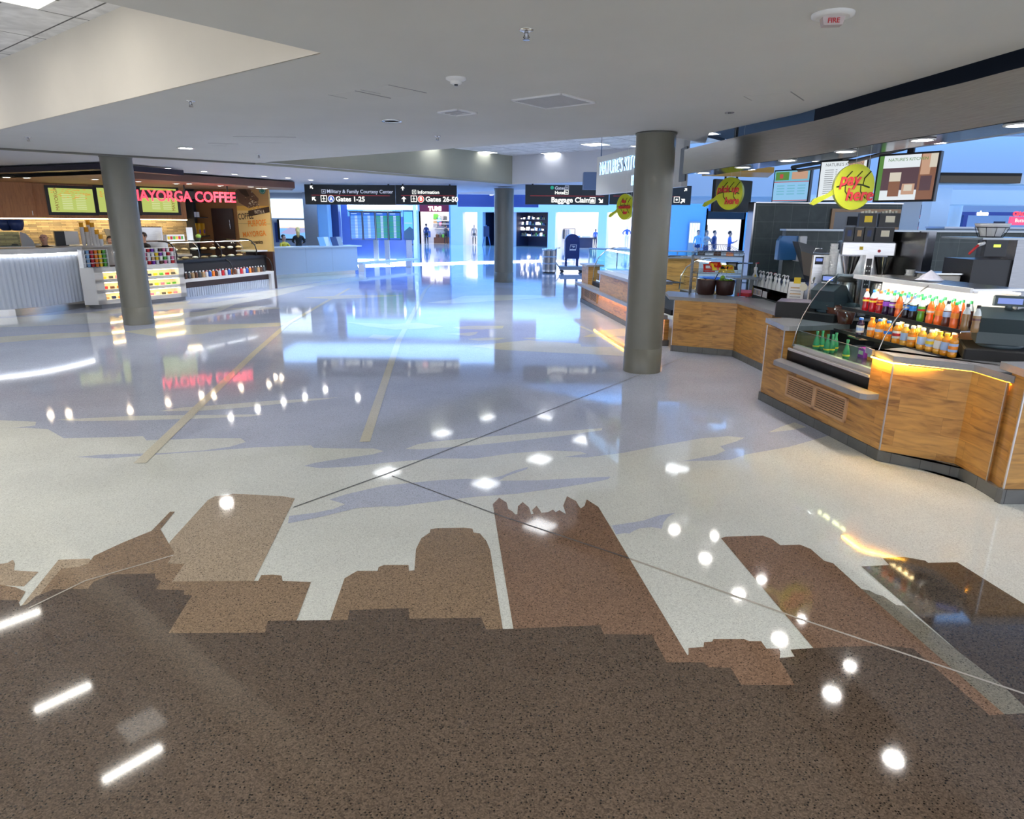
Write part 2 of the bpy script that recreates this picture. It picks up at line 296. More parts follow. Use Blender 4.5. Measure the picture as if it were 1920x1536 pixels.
# cloud shapes: blue grey field with its wavy near edge
inlay([(-700, 520), (-700, 790), (0, 803), (45, 802), (90, 805), (120, 822), (240, 819), (268, 818), (275, 826), (380, 822), (452, 822), (461, 829), (430, 838), (380, 845), (300, 850), (200, 852), (142, 857), (200, 860), (290, 853), (400, 845), (480, 839), (583, 835), (588, 840), (640, 841), (700, 841), (720, 846), (700, 852), (640, 860), (590, 868), (570, 874), (600, 878), (660, 875), (740, 866), (815, 860), (890, 860), (960, 850), (1030, 845), (1088, 847), (1100, 851), (1057, 857), (1100, 858), (1170, 849), (1240, 835), (1315, 822), (1365, 818), (1397, 821), (1380, 828), (1350, 837), (1360, 845), (1342, 853), (1280, 865), (1330, 864), (1370, 862), (1400, 852), (1480, 838), (1560, 815), (1500, 740), (1470, 700), (1300, 620), (1180, 560), (1120, 480), (1080, 470), (1000, 466), (620, 466), (620, 505), (680, 516), (520, 540), (350, 560), (170, 575), (-100, 590), (-400, 590)], 'blue grey terrazzo')
inlay([(1440, 811), (1465, 800), (1490, 792), (1512, 801), (1480, 807)], 'pale terrazzo')
inlay([(760, 842), (780, 834), (805, 829), (900, 820), (1000, 812), (1130, 803), (1128, 807), (1050, 818), (960, 828), (900, 834), (830, 840), (790, 843)], 'pale terrazzo')
inlay([(105, 787), (190, 783), (250, 780), (400, 778), (495, 777), (470, 781), (400, 784), (270, 788), (150, 790)], 'pale terrazzo')
inlay([(298, 771), (345, 764), (390, 761), (500, 752), (636, 745), (600, 750), (520, 758), (450, 765), (380, 770)], 'pale terrazzo')
inlay([(-200, 760), (-60, 772), (0, 788), (68, 791), (66, 798), (30, 802), (0, 803), (-200, 800)], 'pale terrazzo')
# far shore of pale ground beside the coffee counter, with blue slivers
inlay([(-300, 600), (0, 597), (165, 586), (350, 565), (525, 542), (680, 516), (690, 524), (640, 531), (600, 535), (560, 545), (500, 560), (440, 571), (400, 590), (300, 601), (200, 605), (60, 612), (-100, 618)], 'pale terrazzo')
inlay([(200, 590), (300, 581), (410, 578), (380, 584), (300, 590), (230, 596)], 'blue grey terrazzo')
inlay([(360, 563), (470, 556), (430, 562), (395, 568), (350, 570)], 'blue grey terrazzo')
inlay([(0, 632), (90, 626), (190, 622), (240, 626), (160, 632), (60, 638), (0, 643)], 'cream terrazzo')
inlay([(230, 622), (330, 610), (470, 607), (560, 604), (520, 612), (430, 617), (380, 626), (300, 632)], 'cream terrazzo')
inlay([(420, 580), (480, 574), (530, 578), (480, 582)], 'pale terrazzo')
inlay([(570, 558), (660, 553), (760, 554), (700, 558), (620, 561)], 'cream terrazzo')
inlay([(800, 568), (845, 562), (870, 555), (960, 553), (1062, 555), (1000, 560), (900, 566), (850, 569)], 'pale terrazzo')
inlay([(650, 604), (730, 608), (780, 605), (832, 612), (800, 616), (740, 618), (690, 612)], 'cream terrazzo')
inlay([(700, 627), (742, 630), (722, 638), (690, 633)], 'cream terrazzo')
inlay([(850, 614), (880, 611), (945, 611), (942, 616), (900, 618), (860, 617)], 'cream terrazzo')
inlay([(834, 626), (865, 625), (897, 622), (892, 627), (880, 630)], 'cream terrazzo')
inlay([(877, 636), (915, 633), (950, 634), (930, 638), (895, 639)], 'cream terrazzo')
inlay([(976, 634), (1000, 633), (1018, 635), (1000, 637)], 'cream terrazzo')
inlay([(880, 649), (930, 644), (990, 638), (1040, 641), (1088, 645), (1090, 650), (1170, 651), (1172, 668), (1100, 664), (1010, 660), (940, 656)], 'cream terrazzo')
inlay([(1093, 632), (1130, 619), (1172, 616), (1175, 630), (1140, 632)], 'cream terrazzo')
# slivers below the field
inlay([(542, 968), (590, 962), (625, 955), (647, 946), (618, 937), (650, 927), (720, 911), (780, 905), (820, 901), (875, 898), (905, 900), (940, 893), (965, 883), (990, 876), (988, 880), (950, 893), (935, 902), (1010, 901), (1080, 897), (1145, 894), (1140, 899), (1100, 907), (1050, 915), (970, 926), (890, 932), (840, 938), (790, 944), (745, 950), (715, 950), (670, 953), (600, 970), (540, 982)], 'blue grey terrazzo')
inlay([(1147, 986), (1205, 977), (1235, 967), (1266, 962), (1252, 970), (1244, 980), (1241, 992), (1222, 989), (1200, 991), (1188, 996), (1180, 1001), (1170, 1000), (1155, 1003)], 'blue grey terrazzo')
# flight paths
strip([(262, 869), (475, 664), (540, 607), (655, 541)], 0.105, 'cream terrazzo')
strip([(684, 829), (747, 640), (798, 543), (828, 515), (858, 494), (905, 476)], 0.10, 'cream terrazzo')
strip([(1088, 612), (1140, 635), (1172, 650)], 0.08, 'cream terrazzo', 0.0036)
# skyline of buildings
inlay([(-120, 1050), (0, 1058), (14, 1056), (24, 1050), (28, 1058), (26, 1070), (72, 1073), (45, 1100), (0, 1098), (-120, 1090)], 'tan terrazzo')
inlay([(-120, 1090), (0, 1097), (30, 1102), (48, 1110), (36, 1130), (-120, 1130)], 'mid brown terrazzo')
inlay([(40, 1137), (110, 1050), (168, 1048), (182, 1064), (130, 1100), (80, 1150)], 'tan terrazzo')
inlay([(300, 1094), (318, 1017), (390, 938), (403, 931), (428, 929), (436, 926), (530, 931), (553, 935), (474, 1094)], 'tan terrazzo')
inlay([(45, 1150), (115, 1067), (150, 1063), (166, 1057), (176, 1043), (230, 1018), (284, 996), (319, 960), (328, 960), (301, 993), (327, 1037), (314, 1057), (346, 1058), (322, 1092), (340, 1120), (200, 1160)], 'mid brown terrazzo')
inlay([(290, 1130), (325, 1091), (484, 1090), (490, 1079), (512, 1078), (528, 1080), (530, 1090), (583, 1092), (550, 1180), (480, 1200), (316, 1189)], 'mid brown terrazzo')
inlay([(610, 1190), (646, 1085), (670, 1071), (708, 1071), (710, 1064), (720, 1060), (766, 1060), (767, 1071), (777, 1070), (780, 1030), (790, 1010), (806, 999), (807, 993), (820, 991), (870, 990), (886, 992), (888, 999), (900, 1001), (912, 1015), (919, 1032), (946, 1200), (800, 1200)], 'mid brown terrazzo')
inlay([(924, 946), (936, 934), (950, 943), (953, 955), (960, 959), (966, 965), (970, 965), (971, 950), (980, 942), (992, 952), (996, 965), (1000, 964), (998, 957), (1006, 949), (1012, 957), (1015, 962), (1027, 961), (1037, 956), (1042, 961), (1049, 957), (1055, 961), (1061, 964), (1056, 949), (1063, 931), (1080, 940), (1085, 949), (1089, 954), (1096, 949), (1100, 937), (1122, 951), (1288, 1228), (1300, 1260), (1240, 1262), (1100, 1215), (965, 1195)], 'rust brown terrazzo')
inlay([(1270, 1240), (1291, 1228), (1291, 1216), (1319, 1214), (1320, 1205), (1335, 1204), (1338, 1199), (1395, 1199), (1405, 1203), (1427, 1203), (1437, 1217), (1460, 1217), (1463, 1222), (1462, 1235), (1490, 1286), (1380, 1300), (1300, 1262)], 'rust brown terrazzo')
inlay([(1615, 1063), (1667, 1060), (1655, 1047), (1695, 1045), (1735, 1052), (1740, 1056), (1795, 1055), (1920, 1133), (2040, 1215), (2040, 1420), (1920, 1345), (1875, 1300), (1790, 1216)], 'umber terrazzo')
inlay([(1352, 1010), (1360, 1007), (1430, 1005), (1447, 1011), (1463, 1023), (1500, 1022), (1520, 1030), (1545, 1052), (1562, 1057), (1615, 1105), (1890, 1345), (1850, 1350), (1700, 1235), (1655, 1225), (1545, 1240)], 'rust brown terrazzo')
inlay([(1615, 1105), (1630, 1108), (1643, 1115), (1655, 1118), (1680, 1135), (1695, 1137), (1715, 1155), (1786, 1214), (1880, 1286), (1925, 1330), (1925, 1341), (1885, 1342)], 'stone terrazzo')
# near ground of the picture
inlay([(-1500, 1100), (0, 1126), (34, 1126), (38, 1137), (50, 1134), (66, 1120), (100, 1106), (165, 1105), (175, 1092), (210, 1078), (290, 1076), (292, 1086), (302, 1090), (292, 1106), (345, 1107), (345, 1116), (360, 1117), (316, 1188), (497, 1187), (502, 1165), (652, 1163), (655, 1145), (766, 1141), (767, 1161), (902, 1159), (912, 1181), (960, 1180), (1125, 1173), (1132, 1190), (1222, 1191), (1250, 1243), (1320, 1243), (1328, 1252), (1370, 1253), (1390, 1285), (1490, 1286), (1460, 1235), (1490, 1232), (1482, 1219), (1525, 1216), (1655, 1211), (1712, 1217), (1855, 1342), (1925, 1338), (2060, 1425), (2600, 1540), (4500, 1900), (4500, 4800), (-1500, 4800), (-1500, 1150)], 'dark brown terrazzo')
# expansion joints
strip([(550, 952), (722, 890), (1187, 708), (1290, 668)], 0.012, 'joint dark')
strip([(735, 893), (930, 965), (1180, 1048)], 0.012, 'joint dark'); strip([(1180, 1048), (1490, 1158), (1920, 1302), (2100, 1360)], 0.014, 'joint light', 0.0036)
strip([(53, 1142), (160, 1090), (325, 1042)], 0.012, 'joint light')
struct(fl, 'floor')
# ================================================================== CEILINGS
M('ceiling paint', (0.60, 0.60, 0.58), 0.85, noise=0.02, ns=1.5); M('soffit paint', (0.74, 0.69, 0.61), 0.8, noise=0.02, ns=2); M('olive paint', (0.36, 0.36, 0.29), 0.75, noise=0.03, ns=2); M('white soffit', (0.60, 0.61, 0.66), 0.8)
M('edge trim', (0.16, 0.16, 0.14), 0.6); M('gap shade', (0.02, 0.03, 0.05), 0.9); M('access line', (0.3, 0.3, 0.31), 0.8)
tiles('ceiling tile', (0.80, 0.80, 0.81), (0.77, 0.77, 0.79), (0.12, 0.12, 0.13), 1.22, 0.61, 0.010, flat=True, rough=0.9)
Z = 3.2
O = Vector((-1.38, 5.26)); u = Vector(UV); v = Vector(VV)
def P2(p): return (p[0], p[1])
def Gz(x, y, z=Z): p = G(x, y, z); return (p.x, p.y)
e0, e2, e4 = Vector(Gz(0, 278)), Vector(Gz(475, 306)), Vector(Gz(1190, 253))
e00 = e0 + (e0-e2)*2.5
fas = [G(1280, 327, 2.75), G(1393, 309, 2.75), G(1520, 292, 2.75), G(1640, 270, 2.75), G(1780, 248, 2.75), G(1920, 224, 2.75)]
FAS = [Vector((p.x, p.y)) for p in fas]; FAS += [Vector((3.72, 3.6)), Vector((3.82, 2.2)), Vector((3.88, 0.5)), Vector((3.9, -3))]
_dv, _de = -v, (e0-e2).normalized(); _t = ((e2-O).x*_de.y-(e2-O).y*_de.x)/(_dv.x*_de.y-_dv.y*_de.x); XC = O-v*_t
slab = [tuple(O), tuple(XC), tuple(e2), tuple(e4), Gz(1260, 257), Gz(1322, 269), Gz(1330, 250), Gz(1500, 213), Gz(1620, 178), Gz(1740, 143), Gz(1920, 90), (3.62, 3.4), (3.65, 0), (3.65, -8), (-6, -8), tuple(O-u*16)]
# cut: keep the slab as two convex-ish pieces that share the line through the opening corner
lowc = MB()
def flatpoly(mb, pts, z, m, up=False):
    tri = mathutils.geometry.tessellate_polygon([[Vector((p[0], p[1], 0)) for p in pts]]); vs = [(p[0], p[1], z) for p in pts]; fs = []
    for t in tri:
        a, b, c = (vs[i] for i in t); s = (b[0]-a[0])*(c[1]-a[1])-(b[1]-a[1])*(c[0]-a[0]); fs.append(t if (s > 0) == up else t[::-1])
    mb.add(vs, fs, m)
flatpoly(lowc, slab, Z, 'ceiling paint'); flatpoly(lowc, slab, Z+0.07, 'ceiling paint', True)
for i in range(len(slab)):
    a, b = slab[i], slab[(i+1) % len(slab)]
    if i in (0, len(slab)-1): continue
    lowc.wall(a, b, Z, Z+0.07, 'edge trim')
_n = Vector((-(e2-XC).normalized().y, (e2-XC).normalized().x)); lowc.prism([tuple(XC), tuple(e2), tuple(e2-_n*0.13), tuple(XC-_n*0.13)], Z-0.03, Z-0.001, 'edge trim'); struct(lowc, 'ceiling')
# upstand of the near opening up to the tiled ceiling
up_ = MB(); up_.wall(tuple(O), tuple(O-v*16), Z+0.004, 4.02, 'soffit paint', 0.08, -1); up_.wall(tuple(O-u*16), tuple(O), Z+0.004, 4.02, 'soffit paint', 0.08, -1); struct(up_, 'trim_1')
def tiled(name, a, lu, lv, z):
    """grid-aligned tiled ceiling from corner a, lengths along u and v"""
    m = MB(); m.add([(0, 0, 0), (lv, 0, 0), (lv, lu, 0), (0, lu, 0)], [(3, 2, 1, 0)], 'ceiling tile'); m.add([(0, 0, 0.05), (lv, 0, 0.05), (lv, lu, 0.05), (0, lu, 0.05)], [(0, 1, 2, 3)], 'grey')
    o = struct(m, name); o.location = (a[0], a[1], z); o.rotation_euler.z = math.radians(51.5-90); return o
tiled('ceiling', O-u*16-v*16, 16.0, 16.0, 4.0)
tiled('ceiling', e2+u*0.0-v*0.02, 8.7, 6.7, 4.0)
bk = MB(); s0 = e2-u*0.3
bk.wall(tuple(e2), tuple(e2+u*8.7), Z-0.02, 4.02, 'olive paint', 0.12, 1)
c0 = e2+u*8.7
bk.wall(tuple(c0), tuple(c0+v*5.6), Z-0.02, 4.02, 'white soffit', 0.12, 1)
bk.wall(tuple(e2), tuple(e2+v*9.0), Z+0.07, 4.02, 'white soffit', 0.05, -1)
flatpoly(bk, [tuple(e2+v*6.66), tuple(e2+v*6.66+u*9.0), tuple(e2+v*13+u*6.0), tuple(e2+v*13-u*6.0), tuple(e2+v*6.66-u*0.5)], 4.06, 'gap shade')  # dark sheet painted as the shade beyond the recess
bk.wall(tuple(e2+v*6.7), tuple(e2+v*6.7+u*8.6), 3.985, 4.05, 'gap shade')
struct(bk, 'trim_2')
bk = MB(); bk.wall((-23, -12), tuple(Vector((-19.3, 15.6))), 0, 4.0, 'white soffit', 0.2, 1); struct(bk, 'wall_left_blocker')  # unseen wall added to keep world light from leaking in on the left
# white ceiling over the coffee shop and information desk (downlights in it)
wc = MB(); wcp = [(-30, 4), tuple(XC+Vector((0.2, -0.25))), tuple(e2+Vector((0.12, -0.15))), tuple(c0), tuple(c0+v*0.2), tuple(c0+u*3.2), (-4, 31), (-12, 32), (-30, 26), (-30, 8)]
flatpoly(wc, wcp, Z+0.02, 'white soffit'); struct(wc, 'ceiling')
# concourse ceiling far away, higher
tiles('blue ceiling tile', (0.6, 0.62, 0.66), (0.57, 0.59, 0.63), (0.35, 0.36, 0.4), 2.4, 1.2, 0.03, flat=True, rough=0.9)
fc = MB(); fc.add([(-40, 22.5, 5.8), (60, 22.5, 5.8), (60, 100, 5.8), (-40, 100, 5.8)], [(3, 2, 1, 0)], 'blue ceiling tile'); fc.add([(4.5, 2, 5.8), (60, 2, 5.8), (60, 22.5, 5.8), (4.5, 22.5, 5.8)], [(3, 2, 1, 0)], 'blue ceiling tile'); struct(fc, 'ceiling')
fb = MB(); q0 = c0+u*3.2+v*0.2; fb.bb(-13, 34, 30.5, 30.8, 3.22, 5.9, 'white soffit'); struct(fb, 'trim_3')
# beams across the far right concourse
M('blue white paint', (0.66, 0.68, 0.72), 0.6)
for k, (y, z0, z1, dz) in enumerate(((15.5, 2.95, 3.15, 0), (19, 2.62, 3.0, 0), (24, 2.75, 3.05, 0))):
    b = MB(); b.bb(9.5 if k else 8.2, 40, y, y+0.5, z0, z1, 'blue white paint'); struct(b, 'trim_%d' % (4+k))
b = MB(); b.bb(4.6, 60, 32, 32.4, 2.95, 5.8, 'blue white paint'); struct(b, 'trim_7')
# ceiling fittings ---------------------------------------------------------------
def troffer(c, size, m, label, group, rz=math.radians(51.5-90), lx=1.0, z=4.0):
    t = T('ceiling_light', label, 'ceiling light', (c[0], c[1], z-0.004), rz, group); s = size/2
    f = MB()
    for a in ((-s, s, -s*lx, -s*lx+0.025), (-s, s, s*lx-0.025, s*lx), (-s, -s+0.025, -s*lx, s*lx), (s-0.025, s, -s*lx, s*lx)): f.bb(*a, -0.012, 0.002, 'white')
    f.build('frame', t); d = MB(); d.bb(-s+0.026, s-0.026, -s*lx+0.026, s*lx-0.026, -0.008, 0.0, m); d.build('diffuser', t); return t
GT = 'square troffers in the recessed tile ceiling'
tr = [(-0.86, 20.6, 'nearest the left bulkhead, over the middle of the corridor'), (1.15, 20.75, 'small-looking one at the far corner of the recess'), (2.08, 18.3, 'large-looking one just left of the white hanging shop sign'), (-2.1, 18.85, 'half-hidden one at the left end of the recess'), (0.74, 16.65, 'cut off by the low ceiling edge, in the middle'), (3.4, 18.6, 'far right one above the hanging shop sign'), (4.2, 16.0, 'glimpsed to the right of the right-hand column'), (-0.62, 14.9, 'hidden behind the low ceiling edge, centre'), (-3.1, 15.6, 'hidden behind the low ceiling edge, left'), (0.6, 12.6, 'hidden behind the low ceiling, nearest row'), (2.3, 13.8, 'hidden behind the low ceiling near the column')]
for x, y, t_ in tr:
    if y < 17: area('troffer_lamp', (x, y, 3.97), 0.55, 0.55, 24, (0.92, 0.96, 1.0), None, math.radians(110))
    troffer((x, y), 0.6, 'lamp white', 'lit square ceiling light, '+t_, GT)
for x, y, t_ in ((-7.7, 9.1, 'farthest along the left'), (-5.83, 7.36, 'middle one beyond the picture edge'), (-4.32, 6.27, 'one closest to the corner of the opening')):
    troffer((x, y), 0.15, 'lamp tube', 'slim tube light in the near tiled ceiling, '+t_, 'tube lights in the near tile ceiling', lx=4.6)
_q = G(34, -6, 4.0); M('lamp dim', (1, 1, 1), e=1.1, ec=(1, 0.97, 0.9)); troffer((_q.x, _q.y), 0.5, 'lamp dim', 'softly lit square ceiling light at the top left corner of the photo', None)
for x, y in ((-2.5, -1), (1.2, 0.2), (-1, -4), (2, -4), (-6, 2)): pass
def downlight(c, z, r, lit, label, group=None):
    t = T('downlight', label, 'downlight', (c[0], c[1], z-0.002), 0, group)
    f = MB(); f.lathe([(r, 0.0), (r, -0.012), (r*0.8, -0.012), (r*0.78, 0.0)], 'white' if lit != 'dark steel' else 'chrome', 20); f.build('rim', t)
    d = MB(); d.lathe([(r*0.78, -0.004), (0.0001, -0.004)], lit, 20); d.build('lens', t); return t
spot('downlight_lamp', (*Gz(348, 277), Z-0.03), 160, (0.95, 0.97, 1), (*Gz(348, 277), 0), 140, 1.0, 0.05); downlight(Gz(348, 277), Z, 0.14, 'lamp small', 'lit round downlight in the low ceiling above the left column')
downlight(Gz(734, 226), Z, 0.12, 'dark steel', 'unlit round downlight in the middle of the low ceiling')
GD = 'downlights in the white ceiling by the coffee shop'
for k, (x, y) in enumerate([(315, 315), (382, 321), (440, 326), (495, 330), (540, 333), (583, 337), (648, 334)]):
    spot('downlight_lamp', (*Gz(x, y, Z+0.02), Z-0.03), 70, (0.95, 0.97, 1), (*Gz(x, y, Z+0.02), 0), 130, 1.0, 0.04); downlight(Gz(x, y, Z+0.02), Z+0.02, 0.09, 'lamp small', 'small lit downlight above the coffee canopy, number %s from the left column' % ('one two three four five six seven'.split()[k]), GD)
def sprinkler(p, label):
    t = T('sprinkler_head', label, 'sprinkler', (p[0], p[1], Z), 0, 'sprinkler heads on the low ceiling')
    a = MB(); a.lathe([(0.045, 0.0), (0.043, -0.006), (0.02, -0.012)], 'chrome', 16); a.build('escutcheon', t)
    b = MB(); b.lathe([(0.013, -0.01), (0.013, -0.03), (0.007, -0.045)], 'dark steel', 10); b.tube([(0.012, 0, -0.03), (0.018, 0, -0.042), (0.004, 0, -0.055)], 0.003, 'dark steel', 5); b.tube([(-0.012, 0, -0.03), (-0.018, 0, -0.042), (-0.004, 0, -0.055)], 0.003, 'dark steel', 5); b.build('frame', t)
    c = MB(); c.lathe([(0.022, -0.055), (0.022, -0.058)], 'dark steel', 14, smooth=False); c.build('deflector', t)
for x, y, l in ((987, 56, 'sprinkler head nearest the top of the photo'), (357, 189, 'sprinkler head below the sloped beige upstand'), (52, 257, 'sprinkler head at the far left of the low ceiling'), (485, 290, 'sprinkler head near the far left tip of the low ceiling'), (820, 255, 'sprinkler head in front of the recessed tile ceiling')): sprinkler(Gz(x, y), l)
t = T('smoke_detector', 'round white smoke detector in the middle of the low ceiling', 'smoke detector', (*Gz(855, 146), Z))
MB().lathe([(0.085, 0), (0.085, -0.012), (0.07, -0.02), (0.05, -0.028)], 'white', 24).build('base', t); MB().lathe([(0.05, -0.02), (0.048, -0.045), (0.03, -0.05)], 'white', 20).build('chamber', t); MB().lathe([(0.016, -0.05), (0.014, -0.062)], 'black', 12).build('sensor', t)
t = T('fire_strobe', 'round ceiling fire alarm strobe with clear lens reading FIRE', 'fire alarm', (*Gz(1562, 26), Z), math.radians(-8))
MB().lathe([(0.115, 0), (0.113, -0.014), (0.09, -0.02)], 'white', 28).build('base', t)
M('strobe lens', (0.62, 0.52, 0.52), 0.25); MB().xprism([(-0.062, -0.018), (0.062, -0.018), (0.05, -0.062), (-0.05, -0.062)], -0.03, 0.03, 'strobe lens').build('lens', t)
text('FIRE', 0.036, 'red', 'lettering', t, (0, -0.0315, -0.052), ex=0.001, align='CENTER', bold=0.0006)
def vent(px, py, s, name, label, slats, rz=math.radians(51.5-90)):
    t = T(name, label, 'ceiling vent', (*Gz(px, py), Z), rz)
    f = MB(); 
    for a in ((-s, s, -s, -s+0.02), (-s, s, s-0.02, s), (-s, -s+0.02, -s, s), (s-0.02, s, -s, s)): f.bb(*a, -0.014, 0, 'white')
    f.build('frame', t); g = MB(); g.bb(-s+0.02, s-0.02, -s+0.02, s-0.02, -0.003, -0.001, 'grey')
    for k in range(slats): q = -s+0.03+k*(2*s-0.06)/slats; g.bb(-s+0.02, s-0.02, q, q+0.5*(2*s-0.06)/slats, -0.01, -0.004, 'light vent')
    g.build('grille', t)
M('light vent', (0.5, 0.5, 0.52), 0.6)
vent(1038, 189, 0.3, 'ceiling_vent', 'large square ceiling vent with fine slats near the centre', 18); vent(857, 210, 0.16, 'ceiling_vent', 'small square ceiling diffuser with raised white frame', 3)
for a, b, l in (((665, 170), (732, 184), 'near the smoke detector, left one'), ((728, 159), (799, 174), 'near the smoke detector, right one'), ((437, 256), (555, 257), 'wide one on the left of the low ceiling'), ((390, 268), (447, 270), 'small one behind the wide hatch'), ((1482, 172), (1506, 188), 'on the right of the low ceiling')):
    p, q = Vector(Gz(*a)), Vector(Gz(*b)); d = (q-p); L_ = d.length; an = math.atan2(d.y, d.x)
    t = T('access_hatch', 'flush access hatch in low ceiling, '+l, 'access hatch', (p.x, p.y, Z), an)
    m = MB(); m.bb(0, L_, 0, L_*0.8, -0.0025, 0, 'ceiling paint'); m.build('panel', t); m = MB(); m.bb(0, L_, -0.008, 0, -0.004, 0, 'access line'); m.bb(0, L_*0.5, L_*0.8, L_*0.8+0.006, -0.004, 0, 'access line'); m.build('frame', t)
t = T('speaker_grille', 'tiny dark slot speaker on the low ceiling before the right column', 'speaker', (*Gz(1368, 211), Z), 0); MB().lathe([(0.05, 0), (0.05, -0.006)], 'dark steel', 16).build('cover', t); MB().lathe([(0.02, -0.006), (0.018, -0.012)], 'black', 10).build('button', t)
# ================================================================== COLUMNS
M('column paint', (0.185, 0.178, 0.14), 0.42, noise=0.03, ns=3, coat=0.25)
def column(c, r, h, label, base_h=0.35):
    t = T('column', label, 'column', (c[0], c[1], 0)); MB().lathe([(r, base_h), (r, h)], 'column paint', 48).build('shaft', t)
    MB().lathe([(r+0.006, 0.0), (r+0.006, base_h-0.004), (r, base_h)], 'column paint', 48).build('base_sleeve', t); MB().lathe([(r+0.01, h-0.012), (r+0.01, h+0.0)], 'edge trim', 48).build('collar', t)
cR = G(1204, 702)+Vector((0.04, 0.26, 0)); cL = G(259, 610)+Vector((-0.1, 0.23, 0)); cC = G(944, 530)+Vector((0, 0.3, 0))
column(cR, 0.262, 3.19, 'large round olive grey column beside the serving counter on the right'); column(cL, 0.275, 3.19, 'round olive grey column in front of the coffee shop'); column(cC, 0.34, 3.17, 'distant round olive grey column in the middle under the bulkhead corner')
# ================================================================== SERVING COUNTERS, RIGHT
planks('butcher wood', (0.60, 0.30, 0.075), (0.70, 0.40, 0.13), (0.19, 0.075, 0.02), sy=-1, bw=0.75, rh=0.16, rough=0.3, grain=0.45)
tiles('kick tile', (0.12, 0.125, 0.12), (0.15, 0.15, 0.145), (0.05, 0.05, 0.05), 0.32, 0.3, 0.004, sy=-1, rough=0.45)
M('grey solid top', (0.30, 0.30, 0.315), 0.28, noise=0.04, ns=30); M('alu trim', (0.7, 0.66, 0.62), 0.3, metal=1); M('pale wood', (0.62, 0.37, 0.2), 0.5, noise=0.08, ns=6)
def V2(p): return Vector((p[0], p[1]))
cA, cB, cC2, cD, cE, cF = [V2(G(*p)) for p in ((1424, 749), (1646, 864), (1785, 890), (1846, 924), (1876, 943), (1925, 940))]
tAB = (cB-cA).normalized(); nAB = Vector((-tAB.y, tAB.x)); nAB = nAB if nAB.x > 0 else -nAB
def AB(uu, off): return tuple(cA + tAB*uu + nAB*off)
LAB = (cB-cA).length; R0, R1 = 0.385, 1.90
def trimbar(mb, p, z0, z1, w=0.011): mb.bb(p[0]-w/2-0.003, p[0]+w/2-0.003, p[1]-w/2, p[1]+w/2, z0, z1, 'alu trim')
# --- near unit: cooler front, bay and worktops
t = T('serving_counter', 'near wooden serving counter with grey kick tiles, holding the open drinks cooler', 'counter', (0, 0, 0))
far_end = tuple(cA + nAB*0.75)
m = MB()
m.prism([AB(0, 0), AB(R0, 0), AB(R0, 0.55), AB(0, 0.55)], 0.10, 0.90, 'butcher wood')       # far post
m.prism([AB(R0, 0), AB(R1, 0), AB(R1, 0.06), AB(R0, 0.06)], 0.10, 0.535, 'butcher wood')     # apron below the cooler
m.prism([AB(R1, 0), AB(LAB, 0), AB(LAB+0.1, 0.25), AB(R1, 0.25)], 0.10, 0.90, 'butcher wood')
m.build('front_panel', t)
m = MB()
m.prism([tuple(cB), tuple(cC2), tuple(cD), tuple(cD+Vector((0.025, 0.01))), tuple(cC2+Vector((0.08, 0.06))), tuple(cB+nAB*0.1)], 0.10, 0.90, 'butcher wood'); m.build('bay_panel', t)
m = MB()
for p in (cB, cD): trimbar(m, p, 0.10, 0.905)
trimbar(m, AB(R0, 0), 0.535, 0.905); trimbar(m, (cA.x, cA.y), 0.1, 0.905); trimbar(m, (cC2.x+0.006, cC2.y), 0.1, 0.9, 0.004)
m.build('edge_trim', t)['kind'] = 'stuff'
m = MB(); o_ = -0.014
m.prism([AB(-0.012, o_), AB(LAB, o_), tuple(cC2+Vector((-0.008, -0.014))), tuple(cD+Vector((-0.014, 0))), tuple(cE+Vector((-0.014, -0.01))), tuple(cF+Vector((0, -0.014))), tuple(cF+Vector((0.1, 0.1))), tuple(cD+Vector((0.15, 0.1))), AB(LAB+0.0, 0.12), AB(-0.012, 0.12)], 0.0, 0.10, 'kick tile'); m.build('kick_base', t)
m = MB()
tip = [tuple(V2(G(*q, 0.96))) for q in ((1436, 596), (1470, 611))]
m.prism([tip[0], tip[1], AB(R0+0.05, 0.02), AB(R0+0.05, 0.3), AB(R0-0.02, 0.8), AB(-0.2, 0.75), AB(-0.2, 0.1)], 0.905, 0.96, 'grey solid top'); m.build('worktop', t, )['label'] = 'grey worktop at the far end'
WT = [tuple(V2(G(*q, 0.96))) for q in ((1629, 650), (1682, 668), (1827, 684), (1903, 706))]
WT[0] = tuple(Vector(WT[0])-nAB*0.03); WT[1] = tuple(Vector(WT[1])-nAB*0.03)
m = MB(); m.prism([WT[0], WT[1], WT[2], WT[3], (WT[3][0]+0.5, WT[3][1]+0.08), (4.75, 6.2), (4.1, 6.3), AB(R1-0.1, 0.35), AB(R1-0.02, 0.0)], 0.905, 0.96, 'grey solid top'); m.build('worktop', t)['label'] = 'grey worktop over the wooden bay'
m = MB(); m.prism([AB(0.50, -0.16), AB(R1+0.12, -0.16), AB(R1+0.16, -0.12), AB(R1+0.16, 0), AB(R0+0.02, 0.0), AB(R0+0.02, 0.10), AB(R0-0.0, 0.0)][:5]+[AB(R0, 0)], 0.54, 0.592, 'grey solid top'); m.build('tray_ledge', t)
